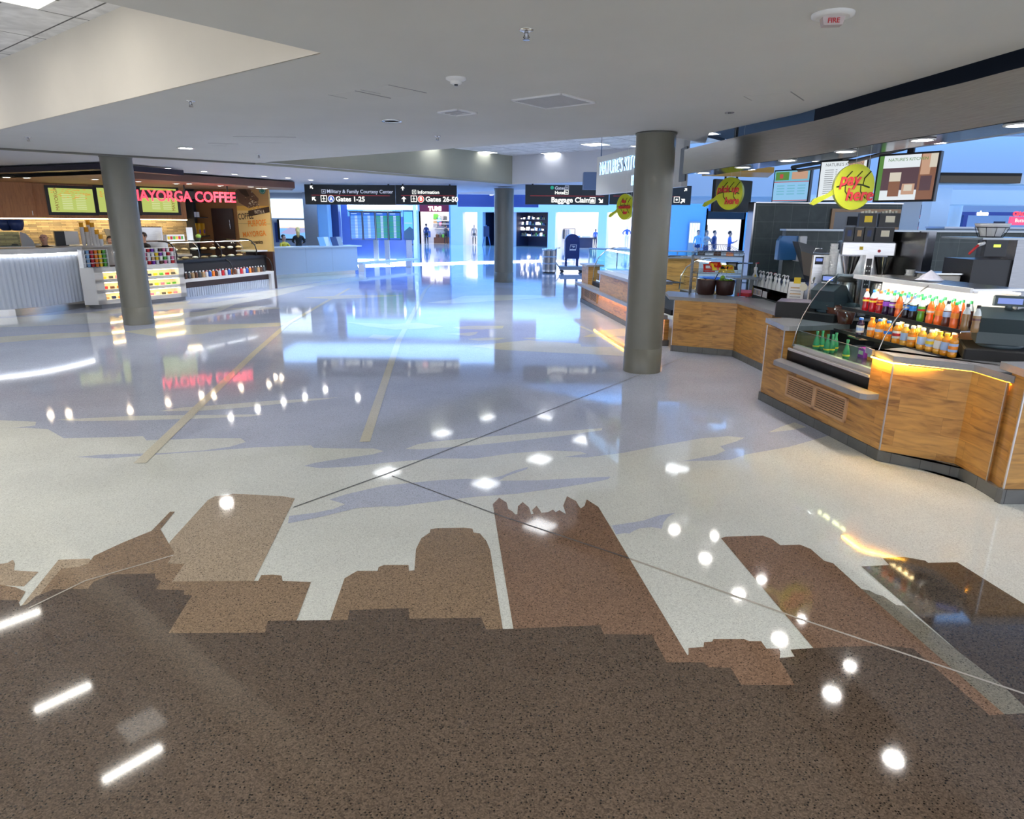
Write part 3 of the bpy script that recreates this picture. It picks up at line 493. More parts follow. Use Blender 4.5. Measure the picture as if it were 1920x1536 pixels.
# amber strip below the overhanging worktop
m = MB(); ov = [Vector(WT[0]), Vector(WT[1]), Vector(WT[2]), Vector(WT[3])]; inn = [Vector(AB(R1-0.01, -0.014)), Vector(AB(LAB, -0.014)), V2(WT[2])+Vector((0.035, 0.02)), V2(WT[3])+Vector((0.035, 0.02))]
for i in range(3):
    a, b = inn[i], inn[i+1]; d = (b-a).normalized(); n2 = Vector((-d.y, d.x)); n2 = n2 if n2.x+n2.y > 0 else -n2
    m.prism([tuple(a), tuple(b), tuple(b+n2*0.012), tuple(a+n2*0.012)], 0.893, 0.904, 'led amber')
m.build('led_strip', t)
for i in range(3):
    a, b = inn[i], inn[i+1]; c_ = (a+b)/2; d = (b-a).normalized(); n2 = Vector((-d.y, d.x)); n2 = n2 if n2.x+n2.y > 0 else -n2; L_ = area('led_lamp', (c_.x-n2.x*0.012, c_.y-n2.y*0.012, 0.89), (b-a).length*0.95, 0.02, 2.2*(b-a).length/0.5, (1, 0.55, 0.06)); L_.rotation_euler = (0, 0, math.atan2(d.y, d.x))
# louvred grille (two panels in one pale wood frame)
an = math.atan2(tAB.y, tAB.x); g = cA + tAB*0.57
gr = T('louvre_grille', 'pale wooden louvred air grille in the near counter front, under the grey ledge', 'vent grille', (g.x, g.y, 0.0), an)
fr = MB(); W = 1.09; z0, z1 = 0.20, 0.445
for a in ((0, W, z0, z0+0.028), (0, W, z1-0.022, z1), (0, 0.03, z0, z1), (W-0.03, W, z0, z1), (W/2-0.025, W/2+0.025, z0, z1)): fr.bb(a[0], a[1], -0.02, 0.0, a[2], a[3], 'pale wood')
fr.build('frame', gr)
for hx in (0.03, W/2+0.025):
    lv = MB()
    for k in range(8): zz = z0+0.036+k*0.0235; lv.add([(hx, -0.016, zz), (hx+W/2-0.055, -0.016, zz), (hx+W/2-0.055, -0.004, zz+0.012), (hx, -0.004, zz+0.012)], [(0, 1, 2, 3)], 'pale wood')
    lv.bb(hx, hx+W/2-0.055, -0.003, -0.001, z0+0.028, z1-0.022, 'matte black'); lv.build('louvres', gr)
# --- rightmost post unit
t = T('counter_post', 'wooden end post of serving counter at right edge of photo, grey base', 'counter', (0, 0, 0))
m = MB(); m.prism([tuple(cD+Vector((0.03, 0))), tuple(cE), tuple(cE+Vector((1.4, 0.02))), tuple(cD+Vector((1.4, 0.02))), tuple(cD+Vector((0.03, 0.02)))], 0.10, 0.99, 'butcher wood'); m.build('panel', t)
m = MB(); trimbar(m, cE, 0.1, 0.99); m.build('edge_trim', t)
m = MB(); m.prism([tuple(cD+Vector((0.0, 0.12))), tuple(cE+Vector((-0.03, -0.03))), tuple(cE+Vector((1.5, -0.01))), tuple(cD+Vector((1.5, 0.12)))], 0.99, 1.045, 'grey solid top'); m.build('worktop', t)
m = MB(); m.prism([tuple(cE+Vector((-0.03, 0.03))), tuple(cE+Vector((-0.02, -0.025))), tuple(cE+Vector((1.5, -0.005))), tuple(cE+Vector((1.5, 0.1)))], 0.0, 0.115, 'kick tile'); m.build('kick_base', t)
# --- middle counter (unit 2)
pL0, pL1, pK, pR = [V2(G(*q)) for q in ((1241, 648), (1258, 658), (1373, 668), (1436, 699))]
t = T('serving_counter', 'middle wooden serving counter bent inward, behind the large right column', 'counter', (0, 0, 0))
m = MB(); m.prism([tuple(pL1), tuple(pK), tuple(pR), tuple(pR+Vector((0.25, 0.1))), tuple(pK+Vector((0.35, 0.25))), tuple(pL1+Vector((0.1, 0.3)))], 0.10, 0.84, 'butcher wood'); m.build('front_panel', t)
m = MB(); trimbar(m, pL1, 0.1, 0.84); m.build('edge_trim', t)
m = MB(); m.prism([tuple(pL1+Vector((-0.015, -0.012))), tuple(pK+Vector((-0.01, -0.015))), tuple(pR+Vector((-0.015, 0))), tuple(pR+Vector((0.1, 0.1))), tuple(pK+Vector((0.1, 0.1))), tuple(pL1+Vector((0.1, 0.1)))], 0, 0.10, 'kick tile'); m.build('kick_base', t)
m = MB(); W2 = [tuple(V2(G(*q, 0.89))) for q in ((1248, 548), (1255, 556), (1380, 563), (1470, 590))]
m.prism([W2[0], W2[1], W2[2], W2[3], (W2[3][0]+0.25, W2[3][1]-0.5), (4.05, 8.75), (4.05, 10.9), (W2[0][0]+0.1, W2[0][1]+0.25)], 0.84, 0.89, 'grey solid top'); m.build('worktop', t)
# --- far counter (unit 3)
f0, f1 = V2(G(1089, 566)), V2(G(1243, 649)); tF = (f1-f0).normalized(); nF = Vector((-tF.y, tF.x)); nF = nF if nF.x > 0 else -nF; LF = (f1-f0).length
def FF(a, b): return tuple(f0+tF*a+nF*b)
t = T('serving_counter', 'far wooden serving counter with tray ledge, running behind the right column', 'counter', (0, 0, 0))
m = MB(); m.prism([FF(0, 0), FF(LF, 0), FF(LF, 0.08), FF(0, 0.08)], 0.10, 0.46, 'butcher wood'); m.prism([FF(0, 0), FF(0.75, 0.0), FF(0.75, 0.3), FF(0, 0.3)], 0.1, 0.98, 'butcher wood'); m.build('front_panel', t)
m = MB(); m.prism([FF(2.4, -0.10), FF(5.2, -0.10), FF(5.2, 0.5), FF(2.4, 0.5)], 0.53, 0.93, 'butcher wood'); m.build('raised_box', t)
m = MB(); m.prism([FF(2.3, -0.14), FF(5.3, -0.14), FF(5.3, 0.6), FF(2.3, 0.6)], 0.93, 0.99, 'grey solid top'); m.prism([FF(-0.08, -0.05), FF(0.8, -0.05), FF(0.8, 0.4), FF(-0.08, 0.4)], 0.98, 1.02, 'grey solid top'); m.build('worktop', t)
m = MB(); m.prism([FF(-0.08, -0.16), FF(LF, -0.16), FF(LF, 0.05), FF(-0.08, 0.05)], 0.46, 0.53, 'grey solid top'); m.build('tray_ledge', t)
m = MB(); m.prism([FF(-0.02, -0.015), FF(LF, -0.015), FF(LF, 0.1), FF(-0.02, 0.1)], 0, 0.10, 'kick tile'); m.build('kick_base', t)
m = MB(); m.prism([FF(2.0, -0.10), FF(LF, -0.10), FF(LF, -0.085), FF(2.0, -0.085)], 0.448, 0.459, 'led amber'); m.build('led_strip', t)
m = MB(); m.prism([FF(0.8, 0.1), FF(LF, 0.1), FF(LF, 0.9), FF(0.8, 0.9)], 0.53, 0.62, 'matte black'); m.build('cooler_well', t)
an3 = math.atan2(tF.y, tF.x); p = f0+tF*0.35
gr = T('louvre_grille', 'louvred air grille at the far end of the farthest serving counter', 'vent grille', (p.x, p.y, 0), an3)
fr = MB()
for a in ((0, 1.5, 0.17, 0.20), (0, 1.5, 0.40, 0.43), (0, 0.04, 0.17, 0.43), (1.46, 1.5, 0.17, 0.43), (0.73, 0.77, 0.17, 0.43)): fr.bb(a[0], a[1], -0.02, 0, a[2], a[3], 'pale wood')
fr.build('frame', gr); lv = MB()
for k in range(7): lv.bb(0.04, 1.46, -0.014, -0.004, 0.21+k*0.028, 0.222+k*0.028, 'pale wood')
lv.bb(0.04, 1.46, -0.003, -0.001, 0.2, 0.4, 'matte black'); lv.build('louvres', gr)
M('solid cream', (0.75, 0.72, 0.66), 0.5); M('rail light', (0.62, 0.62, 0.63), 0.3, metal=0.5)
# ================================================================== OPEN DRINKS COOLER
an = math.atan2(tAB.y, tAB.x)   # local x runs from far to near, local -y? ensure +y points into the kitchen
loc = cA + tAB*R0
cool = T('drinks_cooler', 'open refrigerated drinks cooler with curved glass sides, set in the near counter', 'cooler', (loc.x, loc.y, 0), an)
LC = R1-R0; flip = 1 if (Vector((-math.sin(an), math.cos(an)))-nAB).length < 0.1 else -1   # +y into kitchen
def cb(mb, x0, x1, y0, y1, z0, z1, m): y0, y1 = (y0*flip, y1*flip); return mb.bb(x0, x1, min(y0, y1), max(y0, y1), z0, z1, m)
B = MB(); cb(B, 0.0, LC, 0.06, 0.95, 0.12, 0.70, 'black'); cb(B, 0.3, LC+0.48, 0.90, 0.96, 0.7, 1.52, 'dark steel'); cb(B, 0.3, LC+0.47, 0.885, 0.90, 1.25, 1.5, 'solid cream'); cb(B, LC, LC+0.48, 0.55, 0.95, 0.3, 0.9, 'matte black'); B.build('body', cool)
B = MB(); cb(B, 0.12, LC-0.0, 0.0, 0.05, 0.70, 0.735, 'brushed steel'); cb(B, 0.12, LC, -0.012, 0.0, 0.708, 0.728, 'rail light'); cb(B, 0.12, LC, 0.05, 0.10, 0.735, 0.77, 'rail light'); B.build('front_rail', cool)
B = MB(); cb(B, 0.14, LC, 0.09, 0.9, 0.735, 0.75, 'dark steel'); B.build('deck', cool)
B = MB(); cb(B, 0.14, LC, 0.07, 0.076, 0.765, 0.93, 'green edge glass'); cb(B, 0.14, LC, 0.07, 0.078, 0.925, 0.931, 'brushed steel'); B.build('front_glass', cool)
SH = [(0.96, 0.40, 0.30, LC+0.40), (1.195, 0.46, 0.30, LC+0.42)]
for z, y0, x0, x1 in SH:
    B = MB(); cb(B, x0, x1, y0, 0.9, z-0.012, z, 'dark steel'); cb(B, x0, x1, y0-0.01, y0, z-0.02, z+0.012, 'black'); o = B.build('shelf', cool)
    L_ = MB(); cb(L_, x0+0.05, x1-0.05, y0+0.02, y0+0.05, z-0.024, z-0.014, 'led warm'); L_.build('light_strip', o)
B = MB(); cb(B, 0.42, LC+0.45, 0.47, 0.96, 1.53, 1.55, 'brushed steel'); cb(B, 0.42, LC+0.45, 0.45, 0.48, 1.515, 1.555, 'white'); B.build('top_panel', cool)
B = MB(); cb(B, 0.44, LC+0.45, 0.49, 0.53, 1.512, 1.53, 'white'); B.build('light_housing', cool)
prof = [(0.02, 0.75), (0.05, 0.92), (0.10, 1.08), (0.17, 1.22), (0.26, 1.36), (0.36, 1.47), (0.46, 1.54)]
for x in (0.15, LC-0.02):
    B = MB(); ps = [(x, y*flip, z) for y, z in prof]; bk_ = [(x, 0.9*flip, 1.52), (x, 0.9*flip, 0.75)]; B.add(ps+bk_, [list(range(len(ps)+2))], 'smoked glass' if x < 1 else 'clear glass'); o = B.build('side_glass', cool); E_ = MB(); E_.tube(ps, 0.006, 'brushed steel', 6); E_.build('glass_edge', o)
def CW(x, y, z): c, s_ = math.cos(an), math.sin(an); return Vector((loc.x + x*c - y*flip*s_, loc.y + x*s_ + y*flip*c, z))
# bottles --------------------------------------------------------------------
for _x in (0.7, 1.5): area('cooler_lamp', CW(_x, 0.50, 1.49), 0.7, 0.04, 3.2, (1, 0.95, 0.86), CW(_x, 0.88, 1.28))
def M_liq(n, c): return M(n, c, 0.12, coat=0.6, spec=0.6)
for n, c in (('red soda', (0.5, 0.012, 0.02)), ('grape soda', (0.03, 0.012, 0.045)), ('orange soda', (0.95, 0.16, 0.02)), ('cola', (0.02, 0.01, 0.012)), ('lime soda', (0.10, 0.33, 0.02)), ('amber juice', (0.85, 0.33, 0.02)), ('dark tea', (0.13, 0.035, 0.02)), ('brown tea', (0.30, 0.17, 0.06)), ('green bottle', (0.02, 0.30, 0.12)), ('clear plastic', (0.62, 0.68, 0.70)), ('mango juice', (0.88, 0.45, 0.06)), ('syrup clear', (0.66, 0.68, 0.66)), ('milk white', (0.8, 0.8, 0.76))): M_liq(n, c)
def bottle(name, label, cat, p, group, liq, cap, lab, h=0.235, r=0.033, shape='soda', cb_=None, hb=None, rot=0):
    t = T(name, label, cat, p, rot, group); b = MB()
    if shape == 'soda': pr_ = [(r*0.85, 0), (r, 0.012), (r, h*0.22), (r*0.9, h*0.33), (r, h*0.48), (r*0.98, h*0.62), (r*0.75, h*0.76), (r*0.42, h*0.86), (r*0.36, h*0.9)]
    elif shape == 'juice': pr_ = [(r*0.9, 0), (r, 0.01), (r, h*0.18), (r*0.93, h*0.22), (r*0.93, h*0.62), (r, h*0.66), (r*0.95, h*0.74), (r*0.55, h*0.84), (r*0.5, h*0.9)]
    elif shape == 'wine': pr_ = [(r*0.85, 0), (r, 0.015), (r*0.92, h*0.2), (r, h*0.34), (r*0.8, h*0.52), (r*0.42, h*0.72), (r*0.36, h*0.93)]
    else: pr_ = [(r*0.95, 0), (r, 0.01), (r, h*0.6), (r*0.5, h*0.82), (r*0.4, h*0.92)]
    cut = 0.62 if shape == 'soda' else 2
    if shape == 'soda': b.lathe([q for q in pr_ if q[1] <= h*0.63], liq, 14); b.lathe([q for q in pr_ if q[1] >= h*0.6], 'clear plastic' if liq not in ('orange soda',) else liq, 14)
    else: b.lathe(pr_, liq, 14)
    b.build('body', t); c = MB(); cr_ = r*(0.46 if shape != 'juice' else 0.58); c.lathe([(cr_, h*0.885), (cr_, h*0.985), (cr_*0.85, h)], cap, 12); c.build('cap', t)
    if lab:
        l = MB(); a0, a1 = {'soda': (0.38, 0.58), 'juice': (0.24, 0.6), 'wine': (0.1, 0.3)}.get(shape, (0.2, 0.5)); rr = r*1.02 if shape != 'wine' else r*1.03
        l.lathe([(rr, h*a0), (rr, h*a1)], lab[0], 14)
        if len(lab) > 1: l.lathe([(rr*1.012, h*(a0+(a1-a0)*0.3)), (rr*1.012, h*(a0+(a1-a0)*0.7))], lab[1], 14)
        l.build('label_wrap', t)
    return t
ordn = 'leftmost,second from left,third from left,fourth from left,fifth from left,sixth from left,seventh from left,eighth from left,ninth from left,tenth from left,eleventh from left,twelfth from left,thirteenth from left,fourteenth from left,rightmost'.split(',')
M('blue lab', (0.02, 0.2, 0.75), 0.3); M('violet lab', (0.33, 0.08, 0.65), 0.3); M('white lab', (0.8, 0.78, 0.74), 0.35); M('sky lab', (0.4, 0.55, 0.85), 0.35); M('orange lab', (0.95, 0.3, 0.03), 0.3); M('red cap', (0.9, 0.15, 0.03), 0.35); M('blue cap', (0.04, 0.2, 0.75), 0.35); M('green cap', (0.03, 0.4, 0.1), 0.35); M('yellow lab', (0.9, 0.7, 0.05), 0.35)
GU = 'bottled drinks in the front row of the top cooler shelf'
rowU = [('red soda', 'red cap', ('red soda', 'yellow lab'), 'red soda'), ('red soda', 'blue cap', ('red soda', 'yellow lab'), 'red soda'), ('red soda', 'red cap', ('orange lab', 'red'), 'red soda'), ('grape soda', 'green cap', ('violet lab',), 'grape soda'), ('grape soda', 'green cap', ('violet lab', 'white lab'), 'grape soda'), ('orange soda', 'green cap', ('orange lab',), 'orange soda'), ('cola', 'blue cap', ('blue lab', 'white lab'), 'dark cola'), ('cola', 'blue cap', ('blue lab',), 'dark cola'), ('lime soda', 'green cap', ('green', 'red'), 'lime green soda'), ('orange soda', 'green cap', ('orange lab', 'white lab'), 'orange soda'), ('orange soda', 'green cap', ('orange lab',), 'orange soda'), ('dark tea', 'black', ('sky lab',), 'dark amber tea'), ('orange soda', 'green cap', ('orange lab',), 'orange soda'), ('brown tea', 'dark grey', ('brown tea',), 'brown iced tea'), ('brown tea', 'black', ('brown tea', 'dark tea'), 'brown iced tea'), ]
xs0, xs1 = 0.44, LC+0.38
def cx(px, py, off):     # cooler-local x of a pixel on the plane at depth off
    d = ray(px, py); o2 = Vector(AB(0, off)); k = ((o2.x)*nAB.x+(o2.y)*nAB.y)/(d.x*nAB.x+d.y*nAB.y); q = Vector((d.x*k, d.y*k)); return (q-cA).dot(tAB)-R0
pxs = [1620, 1633, 1646, 1658, 1670, 1682, 1696, 1708, 1724, 1741, 1757, 1772, 1787, 1808, 1828]
for i, (pxx, (lq, cp, lb, nm)) in enumerate(zip(pxs, rowU)):
    bottle('soda_bottle', '%s bottle, front row of the top cooler shelf, %s' % (nm, ordn[i]), 'bottle', CW(cx(pxx, 590+(pxx-1620)*0.12, 0.52), 0.52, 1.196), GU, lq, cp, lb, 0.225, 0.031)
for row, yy in ((1, 0.62), (2, 0.72)):
    for i in range(12):
        lq, cp, lb, nm = rowU[i]; cp = [cp, 'green cap', 'green cap'][row] if i > 2 else cp
        bottle('soda_bottle', '%s bottle standing in row %s of the top cooler shelf, %s' % (nm, ['', 'two', 'three'][row], ordn[i]), 'bottle', CW(cx(pxs[i], 590, 0.52)+0.02*row, yy, 1.196), 'bottled drinks behind the front row of the top cooler shelf', lq, cp, None, 0.225, 0.031)
GL = 'juice bottles on the lower cooler shelf'
rowL = [('amber juice', 'orange', ('orange lab', 'white lab')), ('amber juice', 'blue cap', ('amber juice', 'sky lab')), ('amber juice', 'blue cap', ('orange lab', 'blue lab')), ('amber juice', 'white', ('white lab', 'red')), ('mango juice', 'white', ('sky lab',)), ('amber juice', 'white', ('orange lab', 'white lab')), ('mango juice', 'white', ('sky lab',)), ('mango juice', 'white', ('sky lab', 'yellow lab')), ('mango juice', 'yellow', ('white lab',)), ('amber juice', 'yellow', ('sky lab',)), ('amber juice', 'orange', ('sky lab', 'orange lab'))]
for i, (pxx, (lq, cp, lb)) in enumerate(zip([1632, 1647, 1664, 1681, 1697, 1711, 1730, 1747, 1763, 1777, 1792], rowL)):
    bottle('juice_bottle', '%s juice bottle with %s cap, lower cooler shelf, %s' % ('golden' if lq == 'mango juice' else 'orange', cp.replace(' cap', ''), ordn[i]), 'bottle', CW(cx(pxx, 626, 0.47), 0.47, 0.961), GL, lq, cp, lb, 0.195, 0.036, 'juice')
    if i % 2 == 0 and i < 9: bottle('juice_bottle', 'juice bottle at the back of the lower cooler shelf, behind the %s' % ordn[i], 'bottle', CW(cx(pxx, 626, 0.47)+0.05, 0.57, 0.961), 'juice bottles behind the front row of the lower cooler shelf', lq, 'white', None, 0.195, 0.036, 'juice')
bottle('juice_bottle', 'lone dark berry juice bottle with blue cap and white label by the cooler side glass', 'bottle', CW(cx(1595, 600, 0.3), 0.42, 0.94), None, 'grape soda', 'blue cap', ('white lab', 'sky lab'), 0.20, 0.036, 'juice')
ps_ = MB(); q = CW(cx(1595, 600, 0.3), 0.42, 0.0); ps_.bb(q.x-0.06, q.x+0.3, q.y-0.12, q.y+0.12, 0.925, 0.939, 'dark steel'); o = ps_.build('wire_shelf_corner'); tag(o, 'small dark corner shelf carrying the berry juice bottle in the cooler', 'shelf')
for i, (a, b_) in enumerate(((1531, 0.17), (1541, 0.25), (1552, 0.17), (1561, 0.22), (1567, 0.32), (1590, 0.17))):
    bottle('water_bottle', 'green glass mineral water bottle on the cooler deck, %s' % ordn[i] if i < 5 else 'green glass mineral water bottle standing apart on the cooler deck, rightmost', 'bottle', CW(cx(a, 640, b_), b_, 0.751), 'green mineral water bottles', 'green bottle', 'green bottle', ('green bottle', 'yellow lab'), 0.20, 0.033, 'wine')
def pack(px_, y, w_, h_, d_, c1, c2, label):
    t = T('drink_carton', label, 'carton', CW(cx(px_, 640, y), y, 0.751), an, 'small cartons on the cooler deck'); MB().bev(-w_/2, w_/2, -d_/2, d_/2, 0, h_, c1, 0.006).build('box', t); MB().bb(-w_*0.35, w_*0.35, -d_/2-0.002 if flip > 0 else d_/2, -d_/2 if flip > 0 else d_/2+0.002, h_*0.3, h_*0.7, c2).build('printed_label', t)
M('vivid purple', (0.4, 0.03, 0.6), 0.35)
pack(1624, 0.42, 0.10, 0.10, 0.08, 'vivid purple', 'white lab', 'purple drink carton on the cooler deck'); pack(1641, 0.42, 0.07, 0.10, 0.08, 'orange lab', 'white lab', 'orange drink carton beside the purple one'); pack(1652, 0.4, 0.06, 0.10, 0.07, 'red', 'white lab', 'red drink carton between the orange and blue ones'); pack(1660, 0.36, 0.05, 0.07, 0.06, 'blue lab', 'white lab', 'blue and white drink carton, lowest one'); pack(1670, 0.45, 0.09, 0.09, 0.08, 'brown', 'red', 'dark maroon drink carton at the near end')
# ================================================================== THINGS ON THE COUNTERS
def register(name, label, loc, rz, s=1.0):
    t = T(name, label, 'cash register', loc, rz); t.scale = (s, s, s)
    M('slate plastic', (0.05, 0.075, 0.085), 0.4); M('slate light', (0.09, 0.13, 0.15), 0.4); M('lcd', (0.02, 0.02, 0.05), e=0.55, ec=(0.30, 0.42, 1.0))
    m = MB(); m.bev(-0.21, 0.21, -0.21, 0.21, 0.0, 0.10, 'matte black', 0.01); m.build('cash_drawer', t)
    m = MB(); m.lathe([(0.12, 0.10), (0.135, 0.115), (0.11, 0.15), (0.07, 0.175)], 'slate light', 24); m.build('swivel_base', t)
    m = MB(); m.xprism([(-0.14, 0.14), (0.10, 0.14), (0.17, 0.24), (0.10, 0.43), (-0.02, 0.45), (-0.17, 0.37), (-0.13, 0.24)], -0.15, 0.15, 'slate plastic'); m.build('housing', t)
    m = MB(); m.add([(0.10, -0.15, 0.425), (0.32, -0.15, 0.22), (0.32, 0.15, 0.22), (0.10, 0.15, 0.425), (0.07, -0.15, 0.40), (0.29, -0.15, 0.19), (0.29, 0.15, 0.19), (0.07, 0.15, 0.40)], [(0, 1, 2, 3), (7, 6, 5, 4), (0, 4, 5, 1), (1, 5, 6, 2), (2, 6, 7, 3), (3, 7, 4, 0)], 'slate plastic'); m.build('touch_screen', t)
    m = MB(); m.tube([(-0.05, 0, 0.44), (-0.06, 0, 0.48)], 0.02, 'slate plastic', 8); m.build('display_post', t)
    m = MB(); m.bev(-0.075, -0.03, -0.09, 0.09, 0.47, 0.56, 'slate plastic', 0.008); o = m.build('customer_display', t); l = MB(); l.bb(-0.078, -0.0745, -0.066, 0.066, 0.49, 0.54, 'lcd'); l.build('lcd', o)
    m = MB(); m.lathe([(0.06, -0.12), (0.062, 0.0), (0.05, 0.03)], 'slate plastic', 16, axis='y', o=(0.2, -0.15, 0.16)); m.build('printer', t); return t
M('slate plastic', (0.05, 0.075, 0.085), 0.4); M('slate light', (0.09, 0.13, 0.15), 0.4)
pr1 = G(1850, 668, 0.96); register('cash_register', 'large slate grey cash register with blue display on the near worktop', (pr1.x+0.06, pr1.y-0.04, 0.961), math.radians(62), 1.0).scale = (1.3, 1.3, 0.95)
pr2 = G(1546, 603, 0.92); register('cash_register', 'slate cash register with blue display between the syrup bottles and the cooler', (pr2.x-0.06, 7.95, 0.961), math.radians(35), 0.95)
# credit-card style box
q = V2(G(1497, 597, 0.96)); t = T('display_box', 'dark display box with pinkish grey glossy side on the grey worktop tip', 'box', (q.x+0.0, q.y+0.2, 0.961), math.radians(-28)); t.scale = (1.35, 1.3, 1.15)
M('mauve panel', (0.22, 0.17, 0.21), 0.3); MB().bev(-0.13, 0.20, -0.16, 0.16, 0, 0.165, 'matte black', 0.006).build('casing', t); MB().bb(-0.134, -0.13, -0.15, 0.15, 0.012, 0.153, 'mauve panel').build('side_panel', t); MB().bb(-0.12, 0.19, -0.15, 0.15, 0.165, 0.168, 'mauve panel').build('lid', t)
q = V2(G(1535, 600, 0.96)); M('kraft paper', (0.55, 0.38, 0.2), 0.8)
m = MB(); rr_ = random.Random(3); n = 7
vs = [(0.16*(i/(n-1)-0.5)*2*0.8, 0.1*(j/(n-1)-0.5)*2, 0.004+0.03*abs(math.sin(i*1.3+j*0.9))*(0.3+rr_.random())) for j in range(n) for i in range(n)]
m.add(vs, [(j*n+i, j*n+i+1, (j+1)*n+i+1, (j+1)*n+i) for j in range(n-1) for i in range(n-1)], 'kraft paper'); o = m.build('paper_bag'); o.location = (q.x+0.05, q.y+0.05, 0.962); o.rotation_euler.z = 0.5; tag(o, 'crumpled brown paper bag lying on the worktop beside the display box', 'paper bag')
# fruit jars behind cooler glass
for k, (px_, h_, c_) in enumerate(((1566, 0.2, 'dark tea'), (1588, 0.17, 'brown'))):
    q = CW(cx(px_, 580, 0.75), 0.75, 0.97); t = T('snack_basket', 'dark snack basket behind the cooler side glass, %s one' % ('left', 'right')[k], 'basket', q, 0, 'snack baskets behind the side glass'); MB().lathe([(0.08, 0), (0.11, h_*0.8), (0.105, h_*0.8), (0.075, 0.01)], 'dark tea', 16).build('bowl', t); m = MB(); m.ball((0, 0, h_*0.75), 0.09, c_, 12, 0.45); m.ball((0.03, 0.02, h_*0.85), 0.05, 'cream', 8, 0.4); m.build('contents', t)['kind'] = 'stuff'
# syrup bottles with pumps in acrylic rack
g0 = G(1408, 555, 0.89); g1 = G(1515, 575, 0.89)
row = [V2(G(1412, 553, 0.89)), V2(G(1480, 572, 0.89))]; dvec = (row[1]-row[0]); rz_ = math.atan2(dvec.y, dvec.x)
t = T('bottle_rack', 'clear acrylic rack with yellow and white picture labels holding the syrup bottles', 'rack', (row[0].x, row[0].y, 0.891), rz_)
Lr = dvec.length+0.12; M('acrylic', (0.7, 0.75, 0.75), 0.15)
m = MB(); m.bb(-0.08, Lr-0.02, -0.055, -0.05, 0, 0.17, 'clear glass'); m.bb(-0.08, Lr-0.02, 0.10, 0.105, 0, 0.17, 'clear glass'); m.build('panel', t)
m = MB(); m.bb(-0.08, Lr-0.02, -0.055, 0.105, 0, 0.008, 'dark grey'); m.build('base', t)
m = MB(); m.bb(-0.05, 0.12, -0.058, -0.0555, 0.01, 0.15, 'yellow'); m.bb(0.14, 0.5, -0.058, -0.0555, 0.02, 0.13, 'white'); m.bb(0.54, 0.72, -0.058, -0.0555, 0.02, 0.12, 'white')
for k in range(6): m.bb(0.16+k*0.055, 0.19+k*0.055, -0.0595, -0.058, 0.04, 0.11, ('dark grey', 'tan', 'grey')[k % 3])
m.bb(-0.03, 0.1, -0.0595, -0.058, 0.05, 0.08, 'orange'); m.build('picture_labels', t)['kind'] = 'stuff'
def pump_bottle(p, label, group, big=False, top='white'):
    s = 1.75 if big else 1.35; t = T('syrup_bottle', label, 'bottle', (p[0], p[1], 0.90), rz_, group); t.scale = (s, s, s)
    MB().lathe([(0.034, 0), (0.036, 0.01), (0.036, 0.13), (0.03, 0.17), (0.014, 0.21), (0.013, 0.235)], 'syrup clear' if not big else 'milk white', 14).build('body', t)
    MB().lathe([(0.017, 0.232), (0.017, 0.255), (0.008, 0.262)], 'white', 12).build('collar', t)
    m = MB(); m.tube([(0, 0, 0.255), (0, 0, 0.295)], 0.005, 'white', 6); m.tube([(0.01, 0, 0.295), (-0.02, 0, 0.3), (-0.055, -0.0, 0.292), (-0.062, 0, 0.28)] if not big else [(-0.01, 0, 0.295), (0.03, 0, 0.3), (0.06, 0, 0.303)], 0.0065, top, 6); m.build('pump', t); return t
b0 = row[0]; big = b0 + dvec.normalized()*0.0
pump_bottle(big, 'large white syrup bottle with red pump at the left of the syrup rack', 'syrup bottles', True, 'red')
base_b = None
for k in range(8):
    p = row[0] + dvec*(0.13+k*0.108) + Vector((0.02, 0.03*(k % 2)))
    pump_bottle(p, 'clear syrup bottle with white pump in the acrylic rack, %s' % ordn[k], 'syrup bottles')
for k in range(2): pump_bottle(row[0]+dvec*(0.45+0.12*k)+Vector((0.06, 0.14)), 'syrup bottle with red pump behind the white ones, %s' % ('left', 'right')[k], 'syrup bottles', False, 'red')
m = MB(); m.lathe([(0.04, 0), (0.04, 0.006)], 'yellow', 18, axis='y'); o = m.build('price_tag'); pp = row[0]+Vector((-0.03, -0.07)); o.location = (pp.x, pp.y-0.02, 1.20); o.rotation_euler.z = rz_; tag(o, 'round yellow price tag on the large red-pumped syrup bottle', 'tag')
# menu stand
q = V2(G(1487, 577, 0.9)); t = T('menu_stand', 'white tilted menu card on dark wire stand with yellow tab beside the syrup rack', 'menu stand', (q.x+0.02, q.y+0.02, 0.891), -0.5); t.scale = (1.3, 1.3, 1.3)
m = MB(); m.add([(-0.09, 0, 0.02), (0.08, 0, 0.02), (0.08, 0.08, 0.28), (-0.09, 0.08, 0.28)], [(0, 1, 2, 3)], 'white'); m.build('card', t)
m = MB(); m.tube([(-0.09, -0.02, 0.002), (-0.09, 0.0, 0.02), (-0.09, 0.085, 0.29), (0.08, 0.085, 0.29), (0.08, 0, 0.02), (0.08, -0.02, 0.002)], 0.004, 'black', 6); m.tube([(0, 0.085, 0.28), (0, 0.16, 0.0)], 0.004, 'black', 6); m.build('wire_frame', t)
m = MB(); m.bb(-0.04, 0.03, 0.075, 0.082, 0.26, 0.33, 'yellow'); m.build('tab', t); m = MB()
for k in range(6): m.add([(-0.06, -0.002+0.0031*(k*10+24)/10-0.002, 0.05+0.033*k), (0.05, -0.002+0.0031*(k*10+24)/10-0.002, 0.05+0.033*k), (0.05, 0.0022+0.0031*(k*10+24)/10-0.002, 0.062+0.033*k), (-0.06, 0.0022+0.0031*(k*10+24)/10-0.002, 0.062+0.033*k)], [(0, 1, 2, 3)], ('grey', 'tan')[k % 2])
m.build('print', t)['kind'] = 'stuff'
